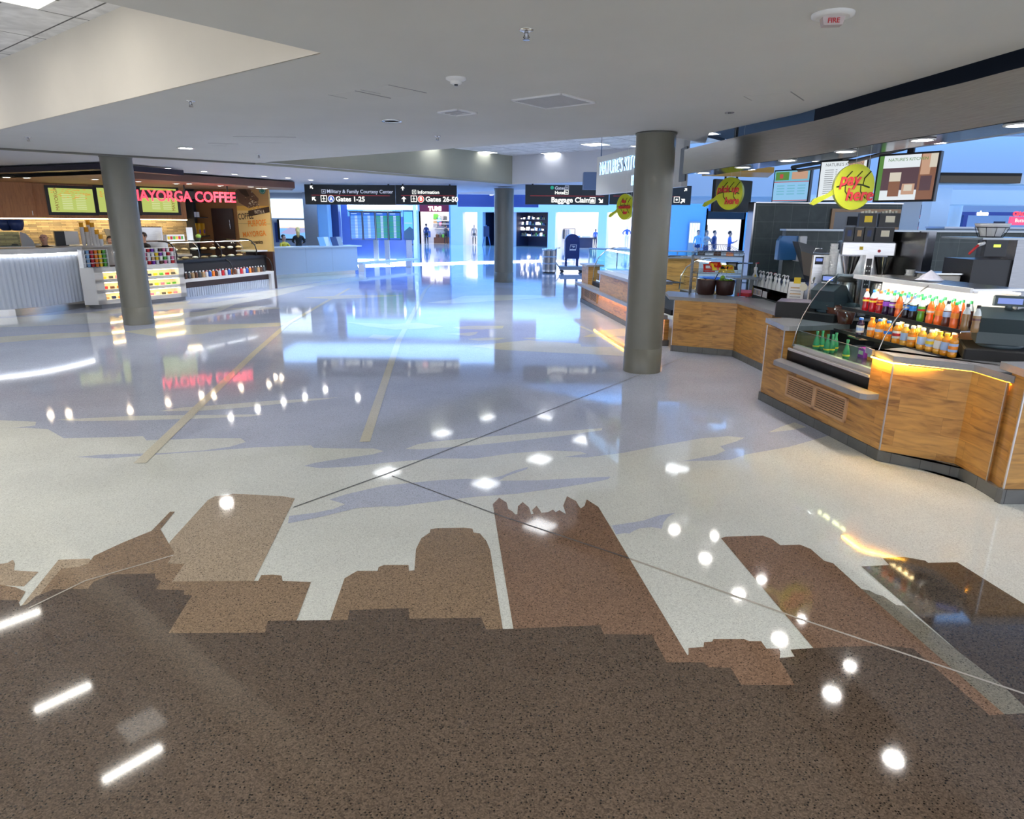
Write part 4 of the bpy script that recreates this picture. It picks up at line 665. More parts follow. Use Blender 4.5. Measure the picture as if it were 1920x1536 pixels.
# wire snack rack on the middle counter
ra, rb = V2(G(1291, 552, 0.89)), V2(G(1388, 556, 0.89)); rw = (rb-ra).length; rz2 = math.atan2((rb-ra).y, (rb-ra).x)
t = T('wire_rack', 'grey wire snack rack with two tiers standing on the middle counter', 'rack', (ra.x, ra.y, 0.891), rz2)
M('rack grey', (0.28, 0.3, 0.33), 0.35, metal=0.6)
for x in (0.01, rw-0.01):
    for y in (0.0, 0.32): MB().tube([(x, y, 0), (x, y, 0.66)], 0.011, 'rack grey', 8).build('post', t)
for z in (0.36, 0.64):
    m = MB(); m.tube([(0, 0, z), (rw, 0, z), (rw, 0.32, z), (0, 0.32, z)], 0.006, 'rack grey', 6, True); m.tube([(0, -0.01, z+0.05), (rw, -0.01, z+0.05), (rw, 0.33, z+0.05), (0, 0.33, z+0.05)], 0.004, 'rack grey', 6, True)
    for k in range(11): x = rw*k/10; m.tube([(x, 0, z+0.05), (x, 0, z), (x, 0.32, z), (x, 0.32, z+0.05)], 0.0025, 'rack grey', 4)
    m.build('wire_shelf', t)
m = MB()
for k in range(15): x = rw*0.3+rw*0.4*k/14; xb = rw*k/14; m.tube([(xb, 0.0, 0.70), (x, 0.12, 0.83), (x, 0.2, 0.83)], 0.003, 'rack grey', 4)
m.tube([(rw*0.3, 0.12, 0.83), (rw*0.7, 0.12, 0.83)], 0.004, 'rack grey', 5); m.build('wire_hood', t)
m = MB()
for k in range(4): m.tube([(0.01, 0, 0.06+k*0.08), (0.12, 0, 0.06+k*0.08)], 0.003, 'rack grey', 4)
m.tube([(0.12, 0, 0), (0.12, 0, 0.36)], 0.009, 'rack grey', 6); m.build('side_grid', t)
def RW(x, y, z): c, s_ = math.cos(rz2), math.sin(rz2); return Vector((ra.x+x*c-y*s_, ra.y+x*s_+y*c, 0.891+z))
M('basket brown', (0.045, 0.015, 0.012), 0.4)
for k, (x, w_) in enumerate(((0.27, 0.145), (0.58, 0.14))):
    t = T('snack_basket', ('dark brown oval basket of wrapped rolls at the left foot of the wire rack', 'dark brown oval basket holding green apples at the right foot of the wire rack')[k], 'basket', RW(x, 0.13, 0), rz2, 'oval baskets under the wire rack'); m = MB(); m.lathe([(w_*0.85, 0), (w_, 0.02), (w_*1.12, 0.24), (w_*1.08, 0.25), (w_*0.8, 0.02)], 'basket brown', 24); m.build('basket', t)
M('apple green', (0.28, 0.55, 0.04), 0.3, coat=0.4); M('roll tan', (0.6, 0.4, 0.2), 0.5)
def apple(p, label):
    t = T('green_apple', label, 'apple', p, 0, 'green apples in the basket'); MB().ball((0, 0, 0.035), 0.04, 'apple green', 14, 0.88).build('fruit', t); MB().tube([(0, 0, 0.065), (0.004, 0, 0.085)], 0.0025, 'brown', 5).build('stem', t)
for k, (x, y, z) in enumerate(((0.53, 0.08, 0.26), (0.61, 0.07, 0.20), (0.66, 0.15, 0.20), (0.5, 0.18, 0.2), (0.58, 0.2, 0.2))): apple(RW(x, y, z), 'green apple in the basket under the wire rack, %s' % ('topmost of the heap', 'in front below the top one', 'at the right rim', 'at the left rim', 'at the back')[k])
for k in range(5):
    a = k*1.26; o = MB().ball((0, 0, 0), 0.05, 'roll tan', 10, 0.7, 1.2).build('wrapped_roll'); o.location = RW(0.27+0.08*math.cos(a), 0.13+0.07*math.sin(a), 0.22); tag(o, 'wrapped roll in the left basket under the wire rack, %s' % ('right side', 'back right', 'back left', 'front left', 'front right')[k], 'bread roll', 'wrapped rolls')
def chipbag(p, rz, c1, c2, label, tilt=0.5, s=1.0):
    t = T('snack_bag', label, 'snack bag', p, rz, 'snack bags on the wire rack'); t.rotation_euler.x = -tilt; t.scale = (s, s, s); n = 8; vs = []; fs = []
    for sgn in (1, -1):
        for j in range(n+1):
            for i in range(n+1):
                x, z = (i/n-0.5)*0.2, j/n*0.15; b_ = math.sin(math.pi*i/n)*math.sin(math.pi*j/n); vs.append((x*(1-0.08*math.sin(math.pi*j/n)), sgn*0.03*b_**0.6, z))
    K = (n+1)**2
    for sgn in (0, 1):
        for j in range(n):
            for i in range(n): a = sgn*K+j*(n+1)+i; q = (a, a+1, a+n+2, a+n+1); fs.append(q if sgn else q[::-1])
    m = MB(); m.add(vs, fs, c1, True); m.build('bag', t); m = MB(); m.bb(-0.06, 0.06, -0.034, -0.028, 0.05, 0.10, c2); m.build('printed_label', t)
M('bag red', (0.65, 0.02, 0.01), 0.25, coat=0.5); M('bag yellow', (0.85, 0.6, 0.03), 0.25, coat=0.5); M('bag orange', (0.85, 0.25, 0.03), 0.25, coat=0.5)
for x, z, c1, c2, rz, l in ((0.30, 0.38, 'bag red', 'white', 0.2, 'big red snack bag, left on the lower tier'), (0.36, 0.42, 'bag red', 'orange', -0.2, 'red snack bag leaning behind the biggest one'), (0.44, 0.40, 'bag yellow', 'bag red', 0.5, 'yellow snack bag in the middle of the lower tier'), (0.54, 0.375, 'bag yellow', 'black', -0.3, 'flat yellow snack bag right of the middle'), (0.62, 0.375, 'bag yellow', 'bag orange', 0.3, 'yellow snack bag nearest the right post'), (0.66, 0.42, 'matte black', 'grey', 0.1, 'black snack bag at the right back')): chipbag(RW(x, 0.1+0.08*(c1 == 'matte black'), z), rz2+rz, c1, c2, l, 0.6)
for x, c, l in ((0.1, 'dark grey', 'left'), (0.36, 'brown', 'middle'), (0.56, 'bag orange', 'right')):
    o = MB().bev(-0.06, 0.06, -0.04, 0.04, 0, 0.06, c, 0.006).build('candy_box'); o.location = RW(x+0.05, 0.1, 0.648); o.rotation_euler.z = rz2; tag(o, 'small %s candy box on the top tier of the wire rack, %s one' % ({'dark grey': 'dark', 'brown': 'brown', 'bag orange': 'orange'}[c], l), 'box', 'candy boxes on the top tier')
q = V2(G(1398, 556, 0.89)); t = T('candy_tray', 'red card tray of small bars beside the wire rack', 'tray', (q.x, q.y+0.05, 0.891), rz2-0.3); m = MB(); m.bb(-0.1, 0.1, -0.07, 0.07, 0, 0.05, 'red'); m.build('tray', t); m = MB(); m.bb(-0.09, 0.09, 0.05, 0.07, 0.05, 0.10, 'pink'); m.build('header', t)
# dark slotted menu rack at the acrylic's left
q = V2(G(1396, 548, 0.89)); t = T('card_holder', 'dark upright card holder between the red tray and the syrup rack', 'holder', (q.x+0.06, q.y-0.35, 0.891), rz_-0.3); m = MB(); m.bb(-0.04, 0.04, -0.004, 0.004, 0, 0.26, 'matte black'); m.bb(-0.04, 0.04, -0.05, 0.05, 0, 0.006, 'matte black'); m.build('frame', t); m = MB()
for k in range(4): m.bb(-0.035, 0.035, -0.007, -0.004, 0.03+k*0.06, 0.045+k*0.06, 'tan')
m.build('cards', t)['kind'] = 'stuff'
# curved glass display cases of the far counter and behind the wire rack
def curved_case(p, rz, L, label, z0=0.55, h=0.9, dep=0.85, food=True):
    t = T('glass_case', label, 'display case', (p[0], p[1], 0), rz)
    pf = [(0.0, z0), (0.02, z0+h*0.45), (0.12, z0+h*0.72), (0.3, z0+h*0.92), (0.5, z0+h), (dep, z0+h)]
    m = MB(); vs = [(x, y, z) for x in (0, L) for y, z in pf]; n = len(pf); m.add(vs, [(i, n+i, n+i+1, i+1) for i in range(n-1)], 'clear glass', True); m.build('curved_glass', t)
    for x in (0.0, L): m = MB(); m.add([(x, y, z) for y, z in pf]+[(x, dep, z0)], [list(range(n+1))], 'clear glass'); o = m.build('end_glass', t); E_ = MB(); E_.tube([(x, y, z) for y, z in pf], 0.012, 'dark steel' if x else 'brushed steel', 6); E_.build('glass_edge', o)
    m = MB(); m.bb(0, L, 0.02, dep, z0-0.05, z0, 'brushed steel'); m.build('deck', t)
    m = MB(); m.bb(0.02, L-0.02, 0.3, dep-0.03, z0+h*0.42, z0+h*0.43, 'clear glass'); o = m.build('glass_shelf', t)
    m = MB(); m.bb(0.05, L-0.05, 0.32, 0.36, z0+h*0.93, z0+h*0.96, 'led white'); m.build('light_tube', t)
    return t
p = f0 + tF*0.85 + nF*0.1; c1 = curved_case(p, an3, 4.2, 'long curved glass sandwich case on the farthest counter, left of the column')
M('lettuce', (0.3, 0.5, 0.1), 0.6); M('ham', (0.7, 0.3, 0.28), 0.5); M('bread', (0.62, 0.42, 0.2), 0.7)
def on_case(p, an_, x, y, z): return Vector((p[0]+x*math.cos(an_)-y*math.sin(an_), p[1]+x*math.sin(an_)+y*math.cos(an_), z))
rf = random.Random(5)
for k in range(14):
    x = 0.3+0.27*k; t = T('sandwich', 'wrapped sandwich in the long far glass case, %s' % (ordn[k] if k < 14 else 'last'), 'sandwich', on_case(p, an3, x, 0.35+0.1*(k % 2), 0.552), an3+rf.uniform(-.3, .3), 'sandwiches in the far glass case'); MB().bev(-0.09, 0.09, -0.05, 0.05, 0, 0.03, 'bread', 0.01).build('bread', t); MB().bb(-0.1, 0.1, -0.055, 0.055, 0.03, 0.05, 'lettuce' if k % 3 else 'ham').build('filling', t); MB().bev(-0.088, 0.088, -0.048, 0.048, 0.05, 0.085, 'bread', 0.012).build('top_slice', t)
p2 = V2((3.42, 13.9)); c2_ = curved_case(p2, an3, 1.6, 'curved glass hot food case seen between the column and the wire rack', 0.75, 0.62, 0.75)
kb = MB(); kb.bb(3.45, 4.35, 12.35, 13.9, 0.02, 0.69, 'matte black', 0); o = kb.build('case_plinth'); tag(o, 'black plinth under the curved hot food case', 'plinth')
for k in range(5): t = T('pastry', 'golden pastry in the curved hot food case, %s' % ordn[k], 'pastry', on_case(p2, an3, 0.25+0.27*k, 0.3, 0.752), k, 'pastries in the hot food case'); MB().ball((0, 0, 0.03), 0.07, 'bread', 10, 0.5, 1.2).build('crust', t); MB().ball((0, 0, 0.06), 0.03, 'ham', 8, 0.5).build('topping', t)
# ================================================================== KITCHEN BEHIND THE COUNTERS
tiles('slate tile', (0.075, 0.095, 0.09), (0.09, 0.11, 0.105), (0.16, 0.18, 0.17), 0.33, 0.30, 0.004, rough=0.5)
M('steel cap', (0.4, 0.43, 0.45), 0.35, metal=0.7)
m = MB(); m.bb(4.56, 7.35, 13.2, 13.45, 0, 2.44, 'slate tile'); o = m.build('wall_kitchen'); o['kind'] = 'structure'
m = MB(); m.bb(4.42, 16, 11.2, 11.35, 0, 1.955, 'slate tile'); o = m.build('wall_backsplash'); o['kind'] = 'structure'
m = MB(); m.bb(4.40, 16, 11.15, 11.42, 1.955, 1.985, 'steel cap'); o = m.build('trim_8'); o['kind'] = 'structure'
m = MB(); m.bb(4.54, 4.57, 13.18, 13.5, 0, 2.46, 'alu trim'); m.bb(4.54, 7.36, 13.18, 13.5, 2.44, 2.46, 'alu trim'); o = m.build('trim_9'); o['kind'] = 'structure'
# pass-through hatch framed in wood
t = T('serving_hatch', 'wood framed pass-through hatch with stacked dark trays, in the tall tiled wall', 'hatch', (6.02, 13.19, 2.05), 0)
m = MB(); m.bb(0, 1.3, -0.03, 0, 0.24, 0.30, 'pale wood'); m.bb(0, 0.06, -0.03, 0, -0.1, 0.24, 'pale wood'); m.bb(1.24, 1.3, -0.03, 0, -0.1, 0.24, 'pale wood'); m.build('frame', t)
MB().bb(0.06, 1.24, -0.012, -0.004, -0.1, 0.24, 'grey').build('back_panel', t)
m = MB(); m.bb(0.32, 0.68, -0.03, -0.012, 0.0, 0.16, 'matte black'); m.bb(0.5, 0.65, -0.032, -0.03, -0.06, -0.0, 'white'); m.build('trays', t)
# back counter
t = T('back_counter', 'steel topped black back counter along the low tiled wall', 'counter', (0, 0, 0))
MB().bb(4.9, 9.5, 9.0, 9.8, 0.02, 0.9, 'matte black').build('cabinet', t); MB().bb(4.85, 9.55, 8.95, 9.85, 0.9, 0.94, 'brushed steel').build('worktop', t)
t = T('back_counter', 'black equipment counter behind the near cash register', 'counter', (0, 0, 0))
MB().bb(5.3, 8.5, 6.95, 7.7, 0.02, 0.9, 'matte black').build('cabinet', t); MB().bb(5.25, 8.55, 6.9, 7.75, 0.9, 0.94, 'brushed steel').build('worktop', t)
def KP(px, Y, z): q = Dp(px, 500, Y); return Vector((q.x, Y, z))
# towel dispenser
q = KP(1468, 11.1, 1.55); t = T('towel_dispenser', 'blue and white paper towel dispenser mounted on the tiled wall', 'dispenser', (q.x-0.1, 11.2, 1.5), 0)
M('towel blue', (0.05, 0.2, 0.48), 0.25); MB().xprism([(-0.02, 0), (0.28, 0), (0.28, 0.38), (0.03, 0.38), (-0.02, 0.30)], -0.14, -0.002, 'towel blue').build('cover', t); MB().bev(0.28, 0.4, -0.2, 0, -0.02, 0.38, 'white', 0.01).build('side_case', t)
# grinder-like tilted dark bin (ice bin lid) left of the register
q = KP(1480, 10.3, 1.2); t = T('ice_bin', 'open dark ice bin with raised tilted lid in front of the towel dispenser', 'ice bin', (q.x+0.38, 10.72, 0), 0)
MB().bb(-0.25, 0.45, -0.3, 0.35, 0.02, 1.15, 'dark steel').build('body', t); m = MB(); m.bb(-0.28, 0.5, -0.33, 0.38, 1.15, 1.2, 'navy'); m.build('rim', t)
m = MB(); prf = [(-0.16, 1.80), (0.0, 1.76), (0.2, 1.70), (0.36, 1.55), (0.42, 1.38), (0.36, 1.27), (0.1, 1.22)]; m.xprism([(x, z) for x, z in prf], -0.1, 0.12, 'dark grey'); m.build('lid', t)
M('bronze', (0.12, 0.085, 0.05), 0.4); m = MB(); m.xprism([(-0.02, 1.3), (0.14, 1.26), (0.12, 1.6), (-0.1, 1.66)], -0.115, -0.1, 'bronze'); m.build('lid_window', t); m = MB(); m.tube([(0.35, 0, 1.65), (0.5, 0, 1.5), (0.55, 0, 1.2), (0.45, 0, 0.98), (0.3, 0, 1.0)], 0.012, 'grey', 6); m.build('hose', t)
t = T('prep_shelf', 'grey sloping prep shelf behind the wire rack', 'shelf', (0, 1.2, 0), 0); m = MB(); a, b_ = Dp(1372, 510, 11.4), Dp(1420, 500, 11.4); m.bb(a.x, b_.x+0.1, 10.0, 10.5, 1.17, 1.2, 'steel cap'); m.build('top', t); m = MB(); m.bb(a.x+0.1, a.x+0.16, 10.2, 10.26, 0.0, 1.17, 'steel cap'); m.build('leg', t); m = MB(); m.bb(b_.x-0.1, b_.x-0.04, 10.2, 10.26, 0.0, 1.17, 'steel cap'); m.build('leg', t)
# espresso machine
q = KP(1545, 9.3, 0.94); t = T('espresso_machine', 'steel espresso machine with small blue screen, left of the coffee brewer', 'coffee machine', (q.x, 9.3, 0.941), -0.42)
MB().bev(-0.16, 0.2, -0.2, 0.2, 0.02, 0.74, 'brushed steel', 0.02).build('body', t); m = MB(); m.bb(-0.12, -0.02, -0.205, -0.2, 0.6, 0.7, 'black'); o = m.build('control_panel', t); MB().bb(-0.11, -0.03, -0.207, -0.205, 0.64, 0.68, 'lcd').build('screen', o)
for k in range(2): MB().tube([(-0.1+0.13*k, -0.2, 0.42), (-0.12+0.13*k, -0.32, 0.36)], 0.014, 'chrome', 8).build('portafilter', t)
m = MB(); m.lathe([(0.05, 0), (0.048, 0.03), (0.02, 0.05)], 'cream', 18, axis='y', o=(-0.22, -0.3, 0.3)); m.build('milk_cap', t); MB().tube([(-0.15, 0, 0.74), (-0.13, 0, 0.8), (-0.05, 0, 0.8)], 0.008, 'chrome', 6).build('steam_pipe', t)
# cups
for k, (px_, n_) in enumerate(((1568, 10), (1560, 8), (1574, 12))):
    for j in range(n_):
        q = KP(px_, 8.4, 0.94); t_ = MB().lathe([(0.03, 0), (0.045, 0.10), (0.048, 0.105), (0.042, 0.1)], 'white', 14).build('paper_cup'); t_.location = (q.x-0.04, 8.4+0.06*k, 1.341+j*0.035); tag(t_, 'white paper cup, %s stack left of the coffee brewer, %s from bottom' % (('middle', 'left', 'right')[k], 'first second third fourth fifth sixth seventh eighth ninth tenth eleventh twelfth'.split()[j]), 'cup', 'stacked white cups by the brewer')
st = MB(); q = KP(1566, 8.4, 0.9); st.bb(q.x-0.15, q.x+0.07, 8.34, 8.58, 0.0, 1.34, 'dark steel'); tag(st.build('cup_stand'), 'dark steel stand under the stacked white cups', 'stand')
# twin brewer with dispensers
q0_, q1_ = KP(1580, 8.5, 0), KP(1672, 8.5, 0)
t = T('coffee_brewer', 'tall twin steel coffee brewer with keypad column and thermal urns', 'coffee brewer', (q0_.x, 8.62, 0.0), -0.36); Wb = (q1_.x-q0_.x)*0.98
def BRW(x, y, z): c, s_ = math.cos(-0.36), math.sin(-0.36); return Vector((q0_.x+x*c-y*s_, 8.62+x*s_+y*c, z))
MB().bb(0, Wb, 0.12, 0.5, 0.94, 1.84, 'dark steel').build('back', t)
m = MB(); m.bev(0, Wb, -0.12, 0.5, 1.70, 1.86, 'brushed steel', 0.015); m.build('head', t); m = MB(); m.bb(0.28, 0.37, -0.15, 0.1, 0.96, 1.70, 'brushed steel'); o = m.build('control_column', t)
m = MB(); m.bb(0.295, 0.355, -0.156, -0.15, 1.3, 1.66, 'black'); 
for k in range(5): m.bb(0.305, 0.318, -0.159, -0.156, 1.34+k*0.055, 1.355+k*0.055, 'white'); m.bb(0.332, 0.345, -0.159, -0.156, 1.34+k*0.055, 1.355+k*0.055, 'white')
m.build('keypad', o)
for k, x in enumerate((0.13, 0.50)): 
    m = MB(); m.lathe([(0.12, 0.96), (0.12, 1.32), (0.11, 1.36)], 'brushed steel', 24, c=(x, 0.02)); o = m.build('urn', t); MB().lathe([(0.11, 1.36), (0.12, 1.38), (0.08, 1.42)], 'black', 20, c=(x, 0.02)).build('lid', o); MB().lathe([(0.05, 1.46), (0.11, 1.68)], 'chrome', 20, c=(x, 0.02)).build('brew_basket', t); MB().tube([(x, -0.1, 1.05), (x, -0.16, 1.05), (x, -0.17, 1.0)], 0.014, 'black', 6).build('tap', t)
MB().bb(0.20, 0.24, -0.125, -0.12, 1.76, 1.80, 'yellow').build('warning_sticker', t); MB().lathe([(0.018, -0.128), (0.018, -0.12)], 'red', 12, axis='y', o=(0.42, 0, 1.75)).build('warning_lamp', t)
MB().bb(-0.05, 0.85, -0.2, 0.5, 0.9, 0.935, 'brushed steel').build('shelf', t); MB().bb(0, 0.8, -0.15, 0.45, 0.02, 0.9, 'matte black').build('cabinet', t)
# steel side partition
q = KP(1684, 8.2, 0); q.x += 0.04; t = MB(); t.add([(q.x+0.0, 7.8, 0.94), (q.x+0.02, 7.8, 0.94), (q.x+0.02, 8.6, 0.94), (q.x, 8.6, 0.94), (q.x, 7.8, 1.98), (q.x+0.02, 7.8, 1.98), (q.x+0.02, 8.6, 1.98), (q.x, 8.6, 1.98)], [(3, 2, 1, 0), (4, 5, 6, 7), (0, 1, 5, 4), (1, 2, 6, 5), (2, 3, 7, 6), (3, 0, 4, 7)], 'dark steel'); t.bb(q.x+0.02, q.x+0.2, 7.95, 7.98, 0.94, 1.99, 'dark steel'); tag(t.build('steel_partition'), 'upright brushed steel partition to the right of the coffee brewer', 'partition')
# tea boxes on the brewer
for k, (x, z, w_, c) in enumerate(((0.02, 1.861, 0.1, 'navy'), (0.13, 1.861, 0.1, 'tan'), (0.24, 1.861, 0.1, 'navy'), (0.36, 1.861, 0.2, 'cream'), (0.16, 2.03, 0.19, 'yellow'), (0.38, 2.03, 0.22, 'cream'))):
    t = T('tea_box', 'black tea box with small label on top of the brewer, %s' % ('lower row leftmost', 'lower row second', 'lower row third', 'lower row rightmost', 'upper row left', 'upper row right')[k], 'box', BRW(x, -0.05, z), -0.36, 'tea boxes on the coffee brewer')
    m = MB(); hh = 0.165; m.bb(0, w_, 0, 0.2, 0, hh, 'black'); m.build('box', t); MB().bb(w_*0.3, w_*0.75, -0.003, 0, hh*0.35, hh*0.8, c).build('printed_label', t)
    if k > 3:
        m = MB()
        for j in range(5): m.bb(0.02+j*0.035, 0.045+j*0.035, 0.03, 0.12, hh, hh+0.02+0.008*(j % 3), 'cream')
        m.build('packets', t)['kind'] = 'stuff'
# glass-domed pastry stand, cup stacks, toaster, oven, grill
q = KP(1725, 8.6, 0)
t = T('pastry_stand', 'low steel stand with wire basket of yellow packets beside the partition', 'stand', (q.x, 8.5, 0.94), 0)
MB().bb(-0.15, 0.5, -0.1, 0.3, 0.36, 0.375, 'dark steel').build('shelf', t)
for x in (-0.14, 0.47): MB().bb(x, x+0.02, 0, 0.2, 0, 0.36, 'dark steel').build('leg', t)
m = MB(); 
for k in range(3): m.tube([(0.02*k-0.0, -0.05, 0.40+0.05*k), (0.42-0.02*k, -0.05, 0.40+0.05*k), (0.42, 0.25, 0.40+0.05*k), (0, 0.25, 0.40+0.05*k)], 0.003, 'chrome', 4, True)
m.tube([(0.05, 0, 0.4), (0.03, 0, 0.6), (0.08, 0, 0.62)], 0.004, 'chrome', 5); m.build('wire_basket', t)
for k in range(3): chipbag(Vector((q.x+0.3+0.06*k, 8.5, 1.32)), 0.3*k, 'bag yellow', 'orange', 'small yellow packet in the wire basket by the toaster, %s' % ('left', 'middle', 'right')[k], 1.2, 0.55)
for k, (px_, n_) in enumerate(((1700, 6), (1682, 3))):
    for j in range(n_):
        q = KP(px_, 7.7, 0); o = MB().lathe([(0.04, 0), (0.05, 0.045), (0.053, 0.05), (0.04, 0.045)], 'white', 12).build('foam_bowl'); o.location = (q.x+0.12, 7.82, 0.936+0.33*(k == 0)+j*0.05); tag(o, 'white foam bowl in the %s stack behind the cooler, %s from bottom' % (('taller', 'shorter')[k], 'first second third fourth fifth sixth'.split()[j]), 'bowl', 'foam bowls behind the cooler')
q = KP(1700, 7.7, 0); ss = MB(); ss.bb(q.x+0.06, q.x+0.18, 7.75, 7.9, 0.935, 1.262, 'dark steel'); tag(ss.build('bowl_stand'), 'small dark stand under the taller stack of foam bowls', 'stand')
# conveyor toaster
q = KP(1773, 7.3, 0); t = T('toaster', 'beige vertical contact toaster with two dark windows and red light', 'toaster', (q.x-0.24, 7.1, 0.941), 0)
M('toaster beige', (0.36, 0.33, 0.28), 0.35, metal=0.4); MB().bev(0, 0.30, 0, 0.3, 0.0, 0.62, 'toaster beige', 0.015).build('body', t)
for x in (0.03, 0.16): 
    m = MB(); m.bev(x, x+0.11, -0.006, 0.0, 0.22, 0.50, 'black', 0.002); m.build('window', t)
m = MB(); m.bb(-0.01, 0.31, -0.01, 0.31, 0.62, 0.635, 'brushed steel'); m.build('top', t); MB().bb(0.02, 0.29, -0.006, 0, 0.13, 0.19, 'black').build('badge', t)
for k in range(4): MB().lathe([(0.012, -0.02), (0.012, 0.0)], 'red' if k == 1 else 'black', 10, axis='y', o=(0.05+k*0.065, 0, 0.07)).build('knob', t)
# plastic bag
m = MB(); rr_ = random.Random(11); n = 12; vs = [(0, 0, 0.17)]
for j in range(1, 6):
    for i in range(n): a = 2*math.pi*i/n; r_ = 0.03*j*(1+0.25*rr_.random()); vs.append((r_*math.cos(a), r_*math.sin(a)*0.6, max(0, 0.17-0.034*j-0.01*rr_.random())))
fs = [(0, 1+i, 1+(i+1) % n) for i in range(n)]+[(1+(j)*n+i, 1+(j+1)*n+i, 1+(j+1)*n+(i+1) % n, 1+j*n+(i+1) % n) for j in range(4) for i in range(n)]
M('bag film', (0.55, 0.55, 0.62), 0.2); m.add(vs, fs, 'bag film'); o = m.build('plastic_bag'); o.scale = (0.8, 0.8, 0.55); q = CW(cx(1742, 530, 0.7), 0.7, 1.561); o.location = q; tag(o, 'crumpled clear plastic bag lying on top of the drinks cooler', 'plastic bag')
# oven
q0_, q1_ = KP(1790, 7.3, 0), KP(1905, 7.3, 0); Wo = q1_.x-q0_.x
t = T('speed_oven', 'steel box oven with control head and stacked black decks, behind the near register', 'oven', (q0_.x, 7.0, 0.941), 0)
MB().bb(0.4, Wo, 0, 0.6, 0, 0.98, 'dark steel').build('body', t); MB().bb(-0.0, 0.55, 0.02, 0.5, 0.42, 0.78, 'black').build('upper_deck', t); MB().bb(0.12, 0.5, -0.02, 0.5, 0.02, 0.38, 'dark grey').build('lower_deck', t); MB().bb(0, Wo+0.05, -0.06, 0.62, 0.98, 1.0, 'steel cap').build('top_plate', t)
m = MB(); m.bb(0.0, 0.22, -0.12, -0.06, 0.82, 0.98, 'black'); o = m.build('control_head', t); M('lime lcd', (0.6, 0.8, 0.1), e=1.5, ec=(0.55, 0.75, 0.05)); MB().bb(0.08, 0.15, -0.123, -0.12, 0.91, 0.935, 'lime lcd').build('display', o)
MB().bb(0.2, 0.44, -0.026, -0.02, 0.08, 0.33, 'white lab').build('notice', t); m = MB(); m.tube([(-0.14, -0.1, 0.84), (-0.06, -0.1, 0.93)], 0.012, 'red', 6); m.tube([(-0.06, -0.1, 0.93), (0.0, -0.1, 0.95)], 0.018, 'white', 6); m.build('spray_nozzle', t)
q = KP(1846, 7.2, 0); t = T('filter_basket', 'black wire basket of white paper filters on top of the oven', 'basket', (q.x, 7.2, 1.942), 0)
m = MB(); m.tube([(0.15*math.cos(a*0.524), 0.15*math.sin(a*0.524), 0.10) for a in range(12)], 0.004, 'black', 5, True); m.tube([(0.11*math.cos(a*0.524), 0.11*math.sin(a*0.524), 0.004) for a in range(12)], 0.004, 'black', 5, True)
for a in range(10): c, s_ = math.cos(a*0.628), math.sin(a*0.628); m.tube([(0.11*c, 0.11*s_, 0.004), (0.15*c, 0.15*s_, 0.10)], 0.003, 'black', 4)
m.build('wire_basket', t); MB().lathe([(0.09, 0.01), (0.155, 0.12), (0.16, 0.14), (0.14, 0.13), (0.05, 0.1)], 'white', 28).build('paper_filters', t)['kind'] = 'stuff'
# grill press / microwave at the edge
q = KP(1890, 6.6, 0); t = T('microwave', 'steel microwave with lit keypad at the right edge, below the oven', 'microwave', (q.x, 6.5, 0.0), 0)
MB().bev(0.05, 0.75, 0, 0.4, 1.02, 1.34, 'brushed steel', 0.01).build('body', t); m = MB(); m.bb(0.14, 0.25, -0.01, 0, 1.04, 1.32, 'black'); o = m.build('keypad', t); m = MB()
for j in range(5):
    for i in range(3): m.bb(0.155+i*0.028, 0.172+i*0.028, -0.012, -0.01, 1.12+j*0.03, 1.132+j*0.03, 'white')
m.build('keys', o)['kind'] = 'stuff'; MB().bb(-0.2, 0.9, -0.05, 0.5, 0.97, 1.015, 'brushed steel').build('shelf', t); MB().bb(-0.1, 0.85, 0.0, 0.45, 0.02, 0.97, 'matte black').build('stand', t)
for k in range(4): o = MB().lathe([(0.05, 0), (0.075, 0.02), (0.078, 0.028), (0.06, 0.022)], 'white', 16).build('saucer'); q_ = KP(1870+k*22, 6.7, 0); o.location = (q_.x+0.2, 6.62, 1.341); tag(o, 'white saucer on the microwave at the right edge, %s' % ordn[k], 'saucer', 'saucers on the microwave')
# ================================================================== STAINLESS FASCIA, SOFFIT, SIGNS
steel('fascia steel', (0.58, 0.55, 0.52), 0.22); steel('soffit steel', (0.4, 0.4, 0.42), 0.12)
def smooth_poly(P, n=4):
    out = []
    for i in range(len(P)-1):
        a = P[max(i-1, 0)]; b = P[i]; c = P[i+1]; d = P[min(i+2, len(P)-1)]
        for k in range(n):
            t_ = k/n; out.append(0.5*((2*b)+(c-a)*t_+(2*a-5*b+4*c-d)*t_*t_+(3*b-a-3*c+d)*t_**3))
    return out+[P[-1]]
SF = smooth_poly(FAS, 4)
def offs(P, d):
    o = []
    for i, p in enumerate(P): a, b = P[max(i-1, 0)], P[min(i+1, len(P)-1)]; tt = (b-a).normalized(); nn = Vector((-tt.y, tt.x)); nn = nn if nn.x > 0 else -nn; o.append(p+nn*d)
    return o
IN = offs(SF, 0.52)
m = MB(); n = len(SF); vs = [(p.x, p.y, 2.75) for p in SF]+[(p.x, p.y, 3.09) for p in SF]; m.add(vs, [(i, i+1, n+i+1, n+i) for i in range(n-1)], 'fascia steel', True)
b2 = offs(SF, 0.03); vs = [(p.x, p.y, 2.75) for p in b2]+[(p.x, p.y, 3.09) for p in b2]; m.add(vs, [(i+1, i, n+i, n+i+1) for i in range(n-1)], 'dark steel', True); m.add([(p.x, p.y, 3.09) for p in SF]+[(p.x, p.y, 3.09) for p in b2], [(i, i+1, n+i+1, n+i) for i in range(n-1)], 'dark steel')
o = m.build('trim_10'); o['kind'] = 'structure'
